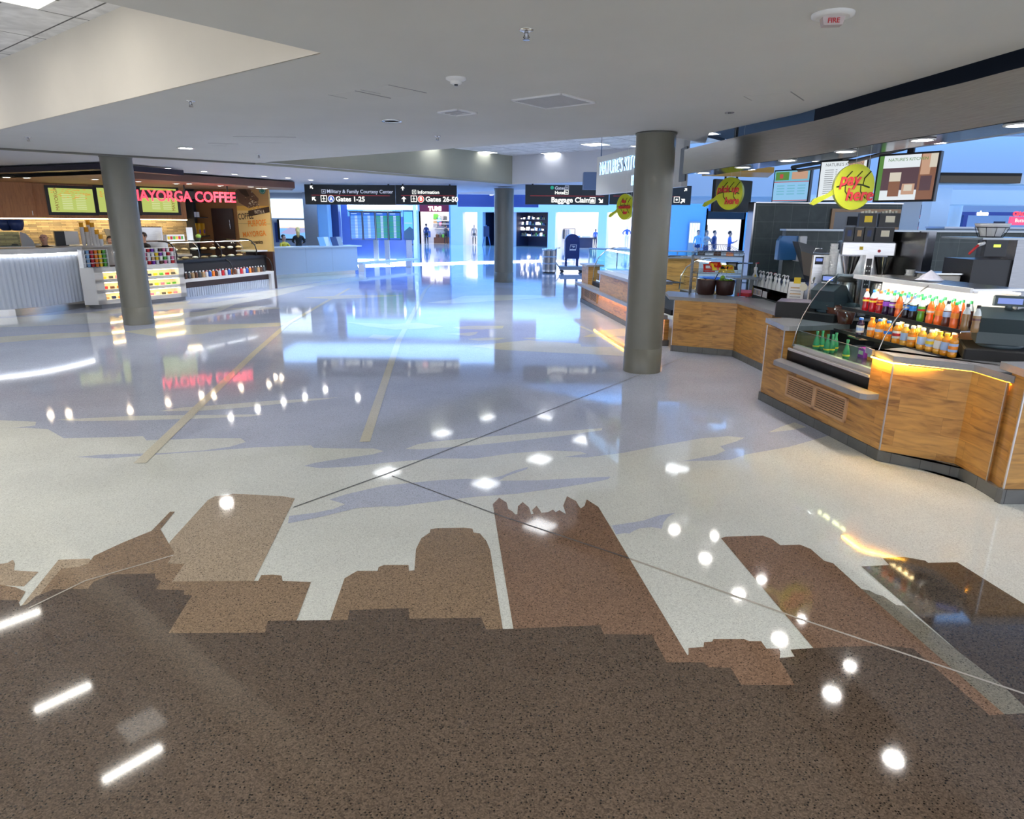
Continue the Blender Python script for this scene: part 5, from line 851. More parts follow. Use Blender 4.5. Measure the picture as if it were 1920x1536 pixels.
m = MB(); m.add([(p.x, p.y, 2.755) for p in SF]+[(p.x, p.y, 2.755) for p in IN], [(i, n+i, n+i+1, i+1) for i in range(n-1)], 'soffit steel'); o = m.build('trim_11'); o['kind'] = 'structure'
tiles('kitchen tile', (0.62, 0.64, 0.68), (0.6, 0.62, 0.66), (0.2, 0.22, 0.28), 1.2, 0.6, 0.012, flat=True, rough=0.9)
IN2 = offs(SF, 1.9); m = MB(); m.add([(p.x, p.y, 2.80) for p in IN]+[(p.x, p.y, 2.95) for p in IN2], [(i, n+i, n+i+1, i+1) for i in range(n-1)], 'kitchen tile'); m.add([(p.x, p.y, 2.755) for p in IN]+[(p.x, p.y, 2.80) for p in IN], [(i, n+i, n+i+1, i+1) for i in range(n-1)], 'dark steel'); o = m.build('ceiling'); o['kind'] = 'structure'
# dark sheets painted as the shade over the kitchen, seen above the fascia
m = MB(); vs = [(p.x, p.y, 3.9) for p in offs(SF, -1.0)]+[(p.x, p.y, 3.9) for p in offs(SF, 3.0)]; m.add(vs, [(i, n+i, n+i+1, i+1) for i in range(n-1)], 'gap shade'); pb = offs(SF, 2.0); m.add([(p.x, p.y, 3.1) for p in pb]+[(p.x, p.y, 3.9) for p in pb], [(i, i+1, n+i+1, n+i) for i in range(n-1)], 'gap shade'); flatpoly(m, [tuple(SF[0]+Vector((-1.2, 0))), tuple(SF[0]+Vector((3.0, 0))), (5.0, 14.5), (1.5, 14.5)], 3.95, 'gap shade'); o = m.build('trim_12'); o['kind'] = 'structure'
for _q in ((1393, 313), (1585, 283), (1730, 261), (1912, 233)): spot('soffit_lamp', (*Gz(*_q, 2.75), 2.73), 22, (1, 0.96, 0.9), (*Gz(*_q, 2.75), 0), 120, 1.0, 0.04)
GA = 'downlights in the steel soffit'; names = ['farthest', 'second farthest', 'third farthest', 'fourth, above the pay sign', 'fifth, above the drinks screen', 'nearest, at the right edge']
for k, q in enumerate(((1319, 323), (1393, 313), (1477, 300), (1585, 283), (1730, 261), (1912, 233))): downlight(Gz(*q, 2.75), 2.752, 0.10, 'lamp small', 'round downlight in the steel soffit over the counter, %s' % names[k], GA)
for k, q in enumerate(((1408, 318), (1524, 302), (1626, 287), (1760, 268))): downlight(Gz(*q, 2.78), 2.79, 0.075, 'lamp small', 'smaller downlight behind the steel soffit, %s' % ('farthest', 'second', 'third', 'nearest')[k], 'downlights behind the soffit')
# hanging board with white outline letters
bL = V2(G(1117, 366, 2.7)); bR = V2(G(1277, 350, 2.7)); bL = bR+(bL-bR)*1.0; an_b = math.atan2((bR-bL).y, (bR-bL).x); Lb = (bR-bL).length
t = T('hanging_sign', 'white hanging shop fascia sign with glowing blue-white letters, behind the right column', 'sign', (bL.x, bL.y, 2.7), an_b)
M('sign panel', (0.55, 0.55, 0.53), 0.35); MB().bev(0, Lb, 0, 0.12, 0, 0.86, 'sign panel', 0.004).build('board', t)
M('halo letter', (0.3, 0.55, 1), e=1.5, ec=(0.45, 0.72, 1))
text("NATURE'S KITCHEN", 0.42, 'halo letter', 'lettering', t, (0.22, -0.014, 0.44), ex=0.012, bold=-0.006, sx=0.72); text("FRESH", 0.30, 'halo letter', 'lettering', t, (2.1, -0.014, 0.12), ex=0.012, bold=-0.004, sx=0.75)
text("NATURE'S KITCHEN", 0.42, 'navy', 'letter_face', t, (0.22, -0.030, 0.44), ex=0.003, bold=-0.014, sx=0.72)
m = MB()
for x in (0.1, Lb*0.5, Lb-0.3): m.tube([(x, 0.06, 0.86), (x, 0.06, 1.3)], 0.006, 'dark grey', 5)
m.build('hanger_wires', t)['kind'] = 'stuff'
q = Dp(1094, 355, 18.0); t = MB(); M('slate blue', (0.10, 0.16, 0.30), 0.5); t.bb(q.x, q.x+0.9, 18, 18.3, q.z, q.z+0.42, 'slate blue'); t.bb(q.x+0.42, q.x+0.45, 18.1, 18.13, q.z+0.42, 4.0, 'slate blue'); tag(t.build('sign_return'), 'dark blue box panel left of the white hanging shop sign', 'sign')
t = MB(); t.bb(bR.x-0.03, bR.x+0.0, bR.y-0.35, bR.y+0.1, 2.78, 3.35, 'dark grey'); tag(t.build('sign_end_plate'), 'narrow dark end plate behind the top of the right column', 'plate')
# leaf signs
M('lime', (0.40, 0.44, 0.01), 0.35, e=0.04, ec=(0.5, 0.62, 0.0)); M('lime edge', (0.55, 0.75, 0.02), 0.4, e=0.3, ec=(0.5, 0.7, 0.0)); M('leaf vein', (0.05, 0.06, 0.01), 0.5)
def leaf(c, R_, rz, lines, label, ceil):
    t = T('leaf_sign', label, 'sign', c, rz, 'round lime leaf signs'); out = []; n_ = 40
    for k in range(n_):
        a = 2*math.pi*k/n_; r_ = R_*(1+0.07*max(0, math.cos(a-math.radians(-80)))**4+0.03*math.cos(a-math.pi/2)); out.append((r_*math.cos(a)*0.92, r_*math.sin(a)*1.02))
    m = MB(); m.xprism(out, -0.02, 0.05, 'lime'); m.build('disc', t)
    m = MB(); st_ = [(-R_*0.88, -R_*0.05), (-R_*1.1, -R_*0.28), (-R_*1.75, -R_*0.55), (-R_*1.9, -R_*0.78), (-R_*1.72, -R_*0.85), (-R_*1.2, -R_*0.55), (-R_*0.85, -R_*0.35)]; m.xprism(st_, 0.0, 0.04, 'lime'); m.build('stem', t)
    m = MB(); m.tube([(-R_*0.8, -0.022, 0), (-R_*0.2, -0.022, R_*0.15), (R_*0.35, -0.022, R_*0.1), (R_*0.7, -0.022, -R_*0.02)], 0.008, 'leaf vein', 4)
    for x0, s_ in ((-0.45, 1), (0.0, 1), (0.4, 1), (-0.4, -1), (0.3, -1)): m.tube([(R_*x0, -0.022, R_*0.1), (R_*(x0+0.02), -0.022, R_*(0.1+0.3*s_)), (R_*(x0+0.28), -0.022, R_*(0.1+0.62*s_))], 0.006, 'leaf vein', 4)
    m.build('veins', t)
    for k, (s_, x, z, sz) in enumerate(lines): text(s_, sz, 'red', 'lettering', t, (x, -0.026, z), ex=0.006, align='CENTER', bold=0.004, sx=0.85, shear=0.15)
    m = MB(); m.tube([(0, 0.015, R_), (0, 0.015, ceil-c[2])], 0.002, 'white', 4); m.tube([(R_*0.6, 0.015, R_*0.8), (R_*0.6, 0.015, ceil-c[2])], 0.002, 'white', 4); m.build('cord', t)
q = Dp(1600, 351, 7.3); leaf(q, 0.215, math.radians(-8), (('pay', -0.05, 0.02, 0.17), ('here', 0.06, -0.13, 0.17)), 'nearest lime leaf sign reading pay here', 2.95)
q = Dp(1368, 363, 10.6); leaf(q, 0.225, math.radians(-40), (('pick up', -0.02, 0.02, 0.135), ('here', 0.05, -0.15, 0.14)), 'middle lime leaf sign reading pick up here', 3.9)
q = Dp(1172, 388, 14.2); leaf(q, 0.24, math.radians(-52), (('the', -0.02, 0.08, 0.10), ('sandwich', 0.0, -0.03, 0.10), ('bar', 0.03, -0.14, 0.10)), 'farthest lime leaf sign reading the sandwich bar, left of the column', 3.95)
# ---- menu screens
RAIL = []
def scr(name, p, q, z0, z1, label, group, art, th=0.09, up=0.1):
    a = math.atan2(q[1]-p[1], q[0]-p[0]); L_ = math.hypot(q[0]-p[0], q[1]-p[1]); t = T(name, label, 'screen', (p[0], p[1], z0), a, group); h = z1-z0
    MB().bev(0, L_, 0, th, 0, h, 'black', 0.006).build('casing', t); b = 0.025; im = MB(); im.bb(b, L_-b, -0.004, 0.0, b, h-b, art[0])
    for k, (x0, x1, y0, y1, mm) in enumerate(art[1]): im.vp(b+x0*(L_-2*b), b+x1*(L_-2*b), b+y0*(h-2*b), b+y1*(h-2*b), -0.0045-0.00012*k, mm)
    im.build('picture', t); RAIL.append(((p[0]+q[0])/2, (p[1]+q[1])/2)); MB().bb(L_*0.45, L_*0.55, 0.02, 0.07, h, 3.13-z0, 'matte black').build('hanger', t); return t, L_, h
def EM(n, c, s=1.0): return M(n, (0.02, 0.02, 0.02), 0.3, e=s, ec=c)
EM('scr blue', (0.25, 0.5, 0.75), 0.8); EM('scr white', (0.7, 0.75, 0.78), 0.8); EM('scr dark', (0.05, 0.04, 0.04), 0.8); EM('scr text', (0.12, 0.13, 0.14), 0.8); EM('scr green', (0.1, 0.25, 0.05), 0.7); EM('scr red', (0.5, 0.08, 0.07), 0.7); EM('scr cream', (0.6, 0.55, 0.45), 0.8); EM('scr brown', (0.22, 0.10, 0.06), 0.8); EM('scr peach', (0.5, 0.3, 0.2), 0.8); EM('scr teal', (0.15, 0.42, 0.55), 0.8); EM('scr purple', (0.09, 0.05, 0.06), 0.8)
a1 = [(0, 1, 0, 0.62, 'scr blue'), (0, 1, 0.66, 1, 'scr teal'), (0.03, 0.42, 0.7, 0.97, 'scr green'), (0.15, 0.25, 0.76, 0.9, 'scr red'), (0.5, 0.95, 0.72, 0.96, 'scr peach'), (0.0, 1, 0.63, 0.655, 'scr red'), (0, 1, 0.02, 0.05, 'scr red')]+[(0.1+0.3*c, 0.32+0.3*c, 0.5-0.09*r, 0.535-0.09*r, 'scr teal') for c in range(3) for r in range(4)]
p, q = Dp(1449, 350, 14.2), Dp(1518, 350, 13.6); scr('menu_screen', p, q, 2.47, 3.1, 'farthest menu screen, blue toned, left of the text menu screen', 'hanging menu screens', ('scr blue', a1))
a2 = [(0.1+0.42*c, 0.30+0.42*c, 0.78-0.055*r, 0.795-0.055*r, 'scr text') for c in range(2) for r in range(12)]+[(0.34+0.42*c, 0.38+0.42*c, 0.78-0.055*r, 0.795-0.055*r, 'scr text') for c in range(2) for r in range(12)]+[(0.62, 0.95, 0.84, 0.98, 'scr peach')]
p, q = Dp(1533, 350, 12.3), Dp(1622, 350, 11.7); t, L_, h = scr('menu_screen', p, q, 2.44, 3.12, 'middle menu screen with columns of prices, behind the pay here leaf', 'hanging menu screens', ('scr white', a2)); text("NATURE'S KITCHEN", 0.07, 'scr text', 'lettering', t, (0.1, -0.012, 0.58), ex=0.001)
a3 = [(0.05, 0.72, 0.72, 1, 'scr white'), (0.0, 0.08, 0, 1, 'scr green'), (0.08, 0.72, 0.2, 0.7, 'scr purple'), (0.08, 0.72, 0.0, 0.22, 'scr white'), (0.72, 1, 0, 1, 'scr brown'), (0.74, 0.9, 0.55, 1, 'scr peach'), (0.88, 1.0, 0.7, 1, 'scr cream'), (0.22, 0.42, 0.08, 0.55, 'scr brown'), (0.22, 0.42, 0.42, 0.62, 'scr cream'), (0.46, 0.68, 0.12, 0.36, 'scr peach'), (0.5, 0.64, 0.2, 0.34, 'scr cream'), (0.76, 0.95, 0.2, 0.52, 'scr purple')]
p, q = Dp(1641, 340, 9.7), Dp(1756, 340, 9.1); t, L_, h = scr('menu_screen', p, q, 2.36, 2.98, 'nearest menu screen with pictures of drinks and a muffin', 'hanging menu screens', ('scr purple', a3)); text("NATURE'S KITCHEN", 0.055, 'scr green', 'lettering', t, (0.14, -0.012, 0.52), ex=0.001)
m = MB(); a_, b_ = Dp(1465, 305, 15), Vector((6.6, 3.5, 0)); _r = RAIL+[(RAIL[2][0]+0.1, 4.0)]; m.tube([(x, y+0.04, 3.14) for x, y in _r], 0.035, 'matte black', 6); m.tube([(x+0.08, y+0.04, 3.07) for x, y in _r], 0.03, 'bronze', 6); tag(m.build('ceiling_rail'), 'long black and bronze rail the menu screens hang from', 'rail')
# back side screen + camera cluster behind "pick up here"
p, q = Dp(1340, 365, 13.4), Dp(1392, 365, 13.8); t = T('hanging_monitor', 'black back of a hanging monitor behind the pick up here leaf', 'monitor', (p.x, p.y, 2.28), math.atan2(q.y-p.y, q.x-p.x)); L_ = (q-p).length; MB().bev(0, L_*1.35, 0, 0.08, 0, 0.60, 'black', 0.01).build('casing', t)
for x in (0.3, 0.62): MB().tube([(x, 0.04, 0.6), (x, 0.04, 1.0)], 0.02, 'black', 8).build('pole', t)
MB().bb(0.25, 0.75, 0.08, 0.2, 0.1, 0.5, 'matte black').build('bracket', t)
t = MB(); a = [G(1319, 330, 2.95), G(1372, 320, 2.95)]; t.add([(*Gz(1316, 328, 2.95), 2.9), (*Gz(1365, 320, 2.95), 2.9), (*Gz(1450, 320, 2.95), 2.9), (*Gz(1452, 326, 2.95), 2.9)], [(0, 1, 2, 3), (3, 2, 1, 0)], 'orange wood') if M('orange wood', (0.75, 0.42, 0.06), 0.4) else 0
pts = [Gz(1316, 330, 2.9), Gz(1372, 322, 2.9), Gz(1451, 324, 2.9), Gz(1440, 333, 2.9)]; t = MB(); t.prism([tuple(p) for p in pts], 2.9, 2.99, 'orange wood'); t.bb(pts[1][0], pts[1][0]+0.05, pts[1][1], pts[1][1]+0.05, 2.99, 3.9, 'matte black'); tag(t.build('wood_canopy'), 'orange wooden canopy edge above the pick up here leaf', 'canopy')
# ================================================================== PEOPLE AND MANNEQUINS
def figure(name, label, cat, loc, rz, h, skin, top, legs, hair=None, pose='stand', group=None, shoes='black', sit=0.0, lean=0.0, long_hair=False):
    """one continuous skinned body; colours follow neck, cuffs and waist"""
    s = h/1.75; V = []; E_ = []; R_ = []; tagv = []
    def v(x, y, z, r, par=None, tg=0):
        V.append((x*s, y*s, z*s)); R_.append(r*s); tagv.append(tg)
        if par is not None: E_.append((par, len(V)-1))
        return len(V)-1
    ly = -lean
    pel = v(0, 0, 0.95, 0.135); wa = v(0, 0.3*ly, 1.10, 0.12, pel); ch = v(0, 0.75*ly, 1.30, 0.145, wa); nb = v(0, ly, 1.44, 0.085, ch); nk = v(0, ly*1.05, 1.50, 0.052, nb); h0 = v(0, ly*1.1-0.01, 1.58, 0.075, nk); h1 = v(0, ly*1.1-0.01, 1.66, 0.092, h0); v(0, ly*1.1, 1.72, 0.06, h1); v(0, ly*1.1-0.105, 1.615, 0.014, h0)
    for sg in (-1, 1):
        sh = v(0.16*sg, ly*0.95, 1.40, 0.062, ch)
        if pose == 'stand': pts = [(0.215, 0.02, 1.14, 0.045), (0.225, -0.03, 0.90, 0.032), (0.225, -0.05, 0.84, 0.034)]
        elif pose == 'reach': pts = [(0.24, -0.12, 1.18, 0.045), (0.15, -0.36, 1.12, 0.032), (0.13, -0.43, 1.12, 0.034)]
        elif pose == 'hips': pts = [(0.33, 0.06, 1.18, 0.042), (0.20, -0.04, 1.0, 0.03), (0.16, -0.06, 0.98, 0.03)]
        else: pts = [(0.26, -0.08, 1.16, 0.045), (0.10, -0.30, 1.25, 0.032), (0.06, -0.35, 1.30, 0.034)]
        p = sh
        for i, (x, y, z, r) in enumerate(pts): p = v(x*sg, y+ly*0.9, z, r, p, 0 if i == 0 else 1)
        bx, by, bz, _ = pts[-1]; dx, dy, dz = bx-pts[-2][0], by-pts[-2][1], bz-pts[-2][2]; L_ = math.sqrt(dx*dx+dy*dy+dz*dz); dx, dy, dz = dx/L_, dy/L_, dz/L_
        for f, (ox, fl_) in enumerate(((-0.028, 0.075), (-0.01, 0.085), (0.008, 0.08), (0.026, 0.065), (-0.045, 0.045))):
            m1 = v((bx+dx*0.03+(ox if abs(dz) > 0.5 else 0))*sg, by+ly*0.9+dy*0.03+(0 if abs(dz) > 0.5 else 0), bz+dz*0.03+(ox if abs(dz) <= 0.5 else 0), 0.0095, p, 1)
            v((bx+dx*fl_+(ox*1.2 if abs(dz) > 0.5 else 0))*sg, by+ly*0.9+dy*fl_-0.008, bz+dz*fl_+(ox*1.2 if abs(dz) <= 0.5 else 0), 0.008, m1, 1)
        hp = v(0.09*sg, 0, 0.88, 0.092, pel, 2); st = 0.05*sg if pose != 'stand' else 0.02*sg
        kn = v(0.105*sg, -0.02+st, 0.50, 0.06, hp, 2); an_ = v(0.11*sg, 0.02+st, 0.10, 0.04, kn, 2); v(0.115*sg, 0.0+st, 0.045, 0.042, an_, 3); v(0.125*sg, -0.15+st, 0.032, 0.034, len(V)-1, 3)
    me = bpy.data.meshes.new('f'); me.from_pydata(V, E_, []); o = bpy.data.objects.new('f', me); COL.objects.link(o)
    sk = o.modifiers.new('s', 'SKIN'); sk.use_smooth_shade = True
    lay = me.skin_vertices[0].data if me.skin_vertices else None
    if lay is None:
        bm = __import__('bmesh').new(); bm.from_mesh(me); bm.verts.layers.skin.verify(); bm.to_mesh(me); bm.free(); lay = me.skin_vertices[0].data
    for i, r in enumerate(R_): lay[i].radius = (r, r*(0.72 if i in (pel, wa, ch) else 1.0)); lay[i].use_root = (i == 0)
    sb = o.modifiers.new('u', 'SUBSURF'); sb.levels = 1; sb.render_levels = 1
    dg = bpy.context.evaluated_depsgraph_get(); m2 = bpy.data.meshes.new_from_object(o.evaluated_get(dg)); bpy.data.objects.remove(o)
    m2.materials.clear()
    for n_ in (skin, top, legs, shoes): m2.materials.append(MATS[n_])
    kd = mathutils.kdtree.KDTree(len(V))
    for i, c in enumerate(V): kd.insert(c, i)
    kd.balance()
    for p in m2.polygons:
        c, i, d = kd.find(p.center); z = p.center.z/s; tg = tagv[i]; p.use_smooth = True
        p.material_index = 0 if (z > 1.475 or tg == 1) else (3 if tg == 3 else (2 if (tg == 2 or z < 0.97) else 1))
    if sit:
        for vv in m2.vertices:
            if vv.co.z < 0.90*s:   # fold the legs forward at the hip, drop the shanks
                d = 0.90*s-vv.co.z
                if d < 0.42*s: vv.co.y -= d; vv.co.z = 0.90*s+vv.co.y*0
                else: vv.co.z = 0.90*s-(d-0.42*s); vv.co.y -= 0.42*s
    t = T(name, label, cat, (loc[0], loc[1], (loc[2] if len(loc) > 2 else 0)-(0.42*s if sit else 0)), rz, group)
    b = bpy.data.objects.new('body', m2); COL.objects.link(b); b.parent = t
    hy = (ly*1.1)*s
    if hair:
        m = MB(); m.ball((0, hy+0.018*s, 1.675*s), 0.1*s, hair, 16, 0.98, 0.9, 1.0)
        # open the face: keep only the cap behind the hairline
        keep = [(f, k) for f, k in zip(m.f, range(len(m.f))) if sum(m.v[i][1] for i in f)/4 > hy-0.045*s or sum(m.v[i][2] for i in f)/4 > 1.715*s]
        m.f = [f for f, k in keep]; m.mi = [0]*len(m.f); m.sm = [True]*len(m.f)
        if long_hair: m.tube([(0, hy+0.07*s, 1.68*s), (0, hy+0.1*s, 1.58*s), (0, hy+0.1*s, 1.46*s), (0, hy+0.085*s, 1.36*s)], [0.07*s, 0.08*s, 0.07*s, 0.03*s], hair, 10)
        m.build('hair', t)
    f = MB()
    if cat == 'person':
        for sg in (-1, 1): f.ball((0.032*sg*s, hy-0.092*s, 1.645*s), 0.011*s, 'black', 8); 
        f.bb(-0.022*s, 0.022*s, hy-0.092*s, hy-0.082*s, 1.578*s, 1.586*s, 'red')
        f.build('face', t)
        for sg in (-1, 1): MB().ball((0.088*sg*s, hy+0.0, 1.635*s), 0.024*s, skin, 8, 1.2, 0.4).build('ear', t)
    return t
import mathutils.kdtree
# ================================================================== COFFEE SHOP, LEFT
planks('shop wood', (0.46, 0.21, 0.085), (0.54, 0.27, 0.12), (0.30, 0.125, 0.05), sy=1, bw=2.4, rh=0.45, rough=0.4, grain=0.35, vertical=True)
tiles('stack stone', (0.48, 0.38, 0.22), (0.20, 0.17, 0.12), (0.08, 0.06, 0.04), 0.42, 0.045, 0.004, sy=1, rough=0.8, off=0.37, bump=0.6)
M('solid white', (0.72, 0.71, 0.69), 0.3); M('flute white', (0.62, 0.68, 0.78), 0.35); M('dark canopy', (0.02, 0.014, 0.03), 0.4); M('canopy brown', (0.15, 0.07, 0.05), 0.5); M('soffit brown', (0.30, 0.17, 0.11), 0.6); M('door brown', (0.05, 0.022, 0.015), 0.35); M('orange wall', (0.36, 0.17, 0.06), 0.6)
def onW(px, py, p, q, off=0.0):
    p = Vector(p[:2]); q = Vector(q[:2]); t_ = (q-p).normalized(); n_ = Vector((-t_.y, t_.x)); p = p-n_*off; d = ray(px, py); k = (p.x*n_.x+p.y*n_.y)/(d.x*n_.x+d.y*n_.y); P_ = Vector((0, 0, EYE))+d*k
    return P_, (Vector((P_.x, P_.y))-p).dot(t_)
# fluted curved counter
base = [Vector((-13.4, 12.75)), Vector((-12.1, 13.35)), V2(G(0, 596)), V2(G(60, 591)), V2(G(110, 585)), V2(G(163, 577))]; CP = smooth_poly(base, 5)
def offl(P, d):
    o = []
    for i, p in enumerate(P): a, b = P[max(i-1, 0)], P[min(i+1, len(P)-1)]; tt = (b-a).normalized(); o.append(p+Vector((-tt.y, tt.x))*d)
    return o
t = T('fluted_counter', 'curved coffee counter with white fluted front, bright light line and steel plinth, far left', 'counter', (0, 0, 0))
def band(P, z0, z1, m, th=0.5, mb=None, back=True):
    mb = mb or MB(); Q = offl(P, th); n_ = len(P); vs = [(p.x, p.y, z0) for p in P]+[(p.x, p.y, z1) for p in P]+[(p.x, p.y, z0) for p in Q]+[(p.x, p.y, z1) for p in Q]
    fs = []
    for i in range(n_-1): fs += [(i, i+1, n_+i+1, n_+i), (n_+i, n_+i+1, 3*n_+i+1, 3*n_+i), (2*n_+i+1, 2*n_+i, 3*n_+i, 3*n_+i+1), (i+1, i, 2*n_+i, 2*n_+i+1)]
    fs += [(0, n_, 3*n_, 2*n_), (n_-1, 3*n_-1, 4*n_-1, 2*n_-1)]; mb.add(vs, fs, m); return mb
dense = []
for i in range(len(CP)-1):
    a, b = CP[i], CP[i+1]; k_ = max(1, int((b-a).length/0.022)); dense += [a+(b-a)*(j/k_) for j in range(k_)]
dense.append(CP[-1]); acc = 0; fl_pts = []; prev = dense[0]
for i, p in enumerate(dense):
    acc += (p-prev).length; prev = p; a, b = dense[max(i-1, 0)], dense[min(i+1, len(dense)-1)]; tt = (b-a).normalized(); nn = Vector((-tt.y, tt.x)); fl_pts.append(p+nn*(0.03+0.022*abs(math.sin(math.pi*acc/0.10))))
band(fl_pts, 0.16, 1.27, 'flute white', 0.4).build('fluted_front', t)
band(offl(CP, 0.03), 0.0, 0.16, 'brushed steel', 0.4).build('plinth', t)
band(CP, 1.30, 1.41, 'solid white', 0.62).build('worktop', t)
band(offl(CP, 0.012), 1.285, 1.30, 'led white', 0.04).build('led_strip', t)
m = MB(); e_ = CP[-1]; m.prism([tuple(e_), tuple(e_+Vector((0.05, 0.09))), tuple(e_+Vector((-0.42, 0.4))), tuple(e_+Vector((-0.5, 0.3)))], 0.12, 1.41, 'solid white'); m.build('end_panel', t)
# white niche cabinet with three lit shelves
Pn, Qn = V2(G(187, 580)), V2(G(352, 563)); dn = (Qn-Pn).normalized(); nn = Vector((-dn.y, dn.x)); Ln = (Qn-Pn).length; an_n = math.atan2(dn.y, dn.x)
t = T('niche_cabinet', 'white cabinet with three lit snack shelves, behind the left column', 'cabinet', (Pn.x, Pn.y, 0), an_n)
zz = [0.16, 0.20, 0.36, 0.45, 0.60, 0.69, 0.83, 0.95]
m = MB()
for a, b in ((0.10, 0.20), (0.36, 0.44), (0.60, 0.68), (0.84, 0.95)): m.bb(0, Ln, 0, 0.62, a, b, 'solid white')
m.bb(0, 0.20, 0, 0.62, 0.10, 0.95, 'solid white'); m.bb(Ln-0.16, Ln, 0, 0.62, 0.10, 0.95, 'solid white'); m.bb(0.2, Ln-0.16, 0.3, 0.62, 0.1, 0.95, 'solid white')
m.add([(0, 0, 0.1), (0, 0, 0.95), (-0.18, 0.25, 0.95), (-0.18, 0.25, 0.1), (0, 0.6, 0.1), (0, 0.6, 0.95)], [(0, 1, 2, 3), (1, 5, 2), (0, 3, 4), (3, 2, 5, 4)], 'solid white'); m.build('cabinet_body', t)
m = MB(); 
for a in (0.355, 0.595, 0.835): m.bb(0.22, Ln-0.18, 0.05, 0.08, a-0.01, a, 'led warm')
m.build('light_strip', t); m = MB(); m.bb(0.2, Ln-0.16, 0.29, 0.299, 0.2, 0.84, 'cream'); m.build('back_panel', t); MB().bb(0.1, Ln, 0.08, 0.6, 0.0, 0.10, 'grey').build('plinth', t)
def loc_n(x, y, z): return Vector((Pn.x+dn.x*x+nn.x*y, Pn.y+dn.y*x+nn.y*y, z))
rs = random.Random(21); cols = ['red', 'orange', 'yellow', 'green', 'blue', 'white', 'dark grey', 'pink', 'brown', 'navy', 'tan']
rowsn = ('top', 'middle', 'bottom')
for r_, z in enumerate((0.685, 0.445, 0.205)):
    n_ = 12
    for k in range(n_):
        c = rs.choice(cols); x = 0.28+(Ln-0.52)*k/(n_-1); o = MB().bev(-0.045, 0.045, -0.02, 0.02, 0, 0.045+0.02*rs.random(), c, 0.004).build('snack_packet'); o.location = loc_n(x, 0.12, z-0.004); o.rotation_euler.z = an_n; tag(o, 'small %s snack packet on the %s lit niche shelf, %s' % (c, rowsn[r_], ordn[k]), 'snack packet', 'snack packets on the lit niche shelves')
# racks of cups on the cabinet
def cup_rack(x0, y0, nx, nz, dx, label, group, c_list, rz=0.0, z0=0.95):
    p = loc_n(x0, y0, z0); t = T('snack_rack', label, 'rack', p, an_n+rz); W_ = nx*dx; m = MB()
    for k in range(nz+1): m.bb(0, W_, 0, 0.16, k*0.10, k*0.10+0.008, 'white')
    m.bb(-0.01, 0, -0.0, 0.17, 0, nz*0.10+0.01, 'white'); m.bb(W_, W_+0.01, 0, 0.17, 0, nz*0.10+0.01, 'white'); m.build('frame', t)
    MB().bb(0, W_, 0.15, 0.16, 0, nz*0.1, 'matte black').build('back_panel', t)
    for j in range(nz):
        for i in range(nx):
            c = c_list[i % len(c_list)] if isinstance(c_list[0], str) else c_list[j % len(c_list)][i % len(c_list[0])]
            o = MB().lathe([(dx*0.32, 0), (dx*0.42, 0.07), (dx*0.43, 0.08)], c, 12).lathe([(dx*0.43, 0.08), (dx*0.4, 0.084)], 'white', 12).build('snack_cup'); q = Vector((x0, y0)); ca, sa = math.cos(rz), math.sin(rz); lx, ly_ = dx*(i+0.5), 0.06; o.location = loc_n(x0+lx*ca-ly_*sa, y0+lx*sa+ly_*ca, z0+0.009+j*0.10)
            tag(o, '%s snack cup in the %s rack, row %s from bottom, %s' % (c, group, 'one two three four five'.split()[j], ordn[i]), 'snack cup', 'snack cups in the %s rack' % group)
cup_rack(-0.12, 0.14, 6, 4, 0.095, 'white rack of coloured snack cups at the left end of the cabinet', 'left', ['white', 'light blue', 'red', 'orange', 'yellow', 'green'], -0.0)
cup_rack(Ln-0.98, 0.08, 8, 4, 0.105, 'white rack of snack cups right of the left column', 'right', [['white', 'red', 'purple', 'white', 'brown', 'pink', 'white', 'red'], ['red', 'white', 'tan', 'yellow', 'white', 'green', 'white', 'pink'], ['pink', 'white', 'white', 'yellow', 'purple', 'white', 'red', 'white']])
# curved pastry cases
Rn = V2(G(517, 541)); dc = (Rn-Qn).normalized(); nc = Vector((-dc.y, dc.x)); Lc = (Rn-Qn).length; an_c = math.atan2(dc.y, dc.x)
def loc_c(x, y, z): return Vector((Qn.x+dc.x*x+nc.x*y, Qn.y+dc.y*x+nc.y*y, z))
t = T('pastry_case', 'black framed curved glass pastry cases on a white ledge with dark end panel', 'display case', (Qn.x, Qn.y, 0), an_c)
m = MB(); m.bb(0.0, Lc, 0.0, 0.9, 0.46, 0.54, 'solid white'); m.bb(Lc-0.16, Lc, 0, 0.3, 0.0, 0.46, 'solid white'); m.build('ledge', t)
m = MB(); m.bb(0.02, Lc-0.16, 0.10, 0.12, 0.30, 0.46, 'door brown'); m.build('recess_panel', t)
m = MB(); 
for k in range(40): x = 0.02+(Lc-0.2)*k/40; m.lathe([(0.028, 0.06), (0.028, 0.3)], 'flute white', 6, c=(x+0.04, 0.11))
m.bb(0.02, Lc-0.16, 0.11, 0.85, 0.0, 0.3, 'flute white'); m.build('fluted_base', t)['kind'] = 'stuff'
m = MB(); m.bb(Lc-0.02, Lc+0.06, -0.02, 1.0, 0, 1.12, 'door brown'); m.bb(Lc-0.45, Lc+0.08, 0.25, 1.0, 1.12, 1.16, 'solid white'); m.build('end_panel', t)
m = MB(); m.bb(0.0, Lc-0.02, 0.25, 0.95, 0.54, 0.95, 'matte black'); m.bb(0.0, Lc-0.02, 0.22, 0.95, 0.95, 1.02, 'black'); m.build('case_core', t)
up = [(0.22, 1.02), (0.18, 1.16), (0.22, 1.32), (0.34, 1.44), (0.5, 1.49), (0.75, 1.5)]; lo = [(0.02, 0.54), (0.0, 0.66), (0.03, 0.80), (0.10, 0.90), (0.22, 0.96)]
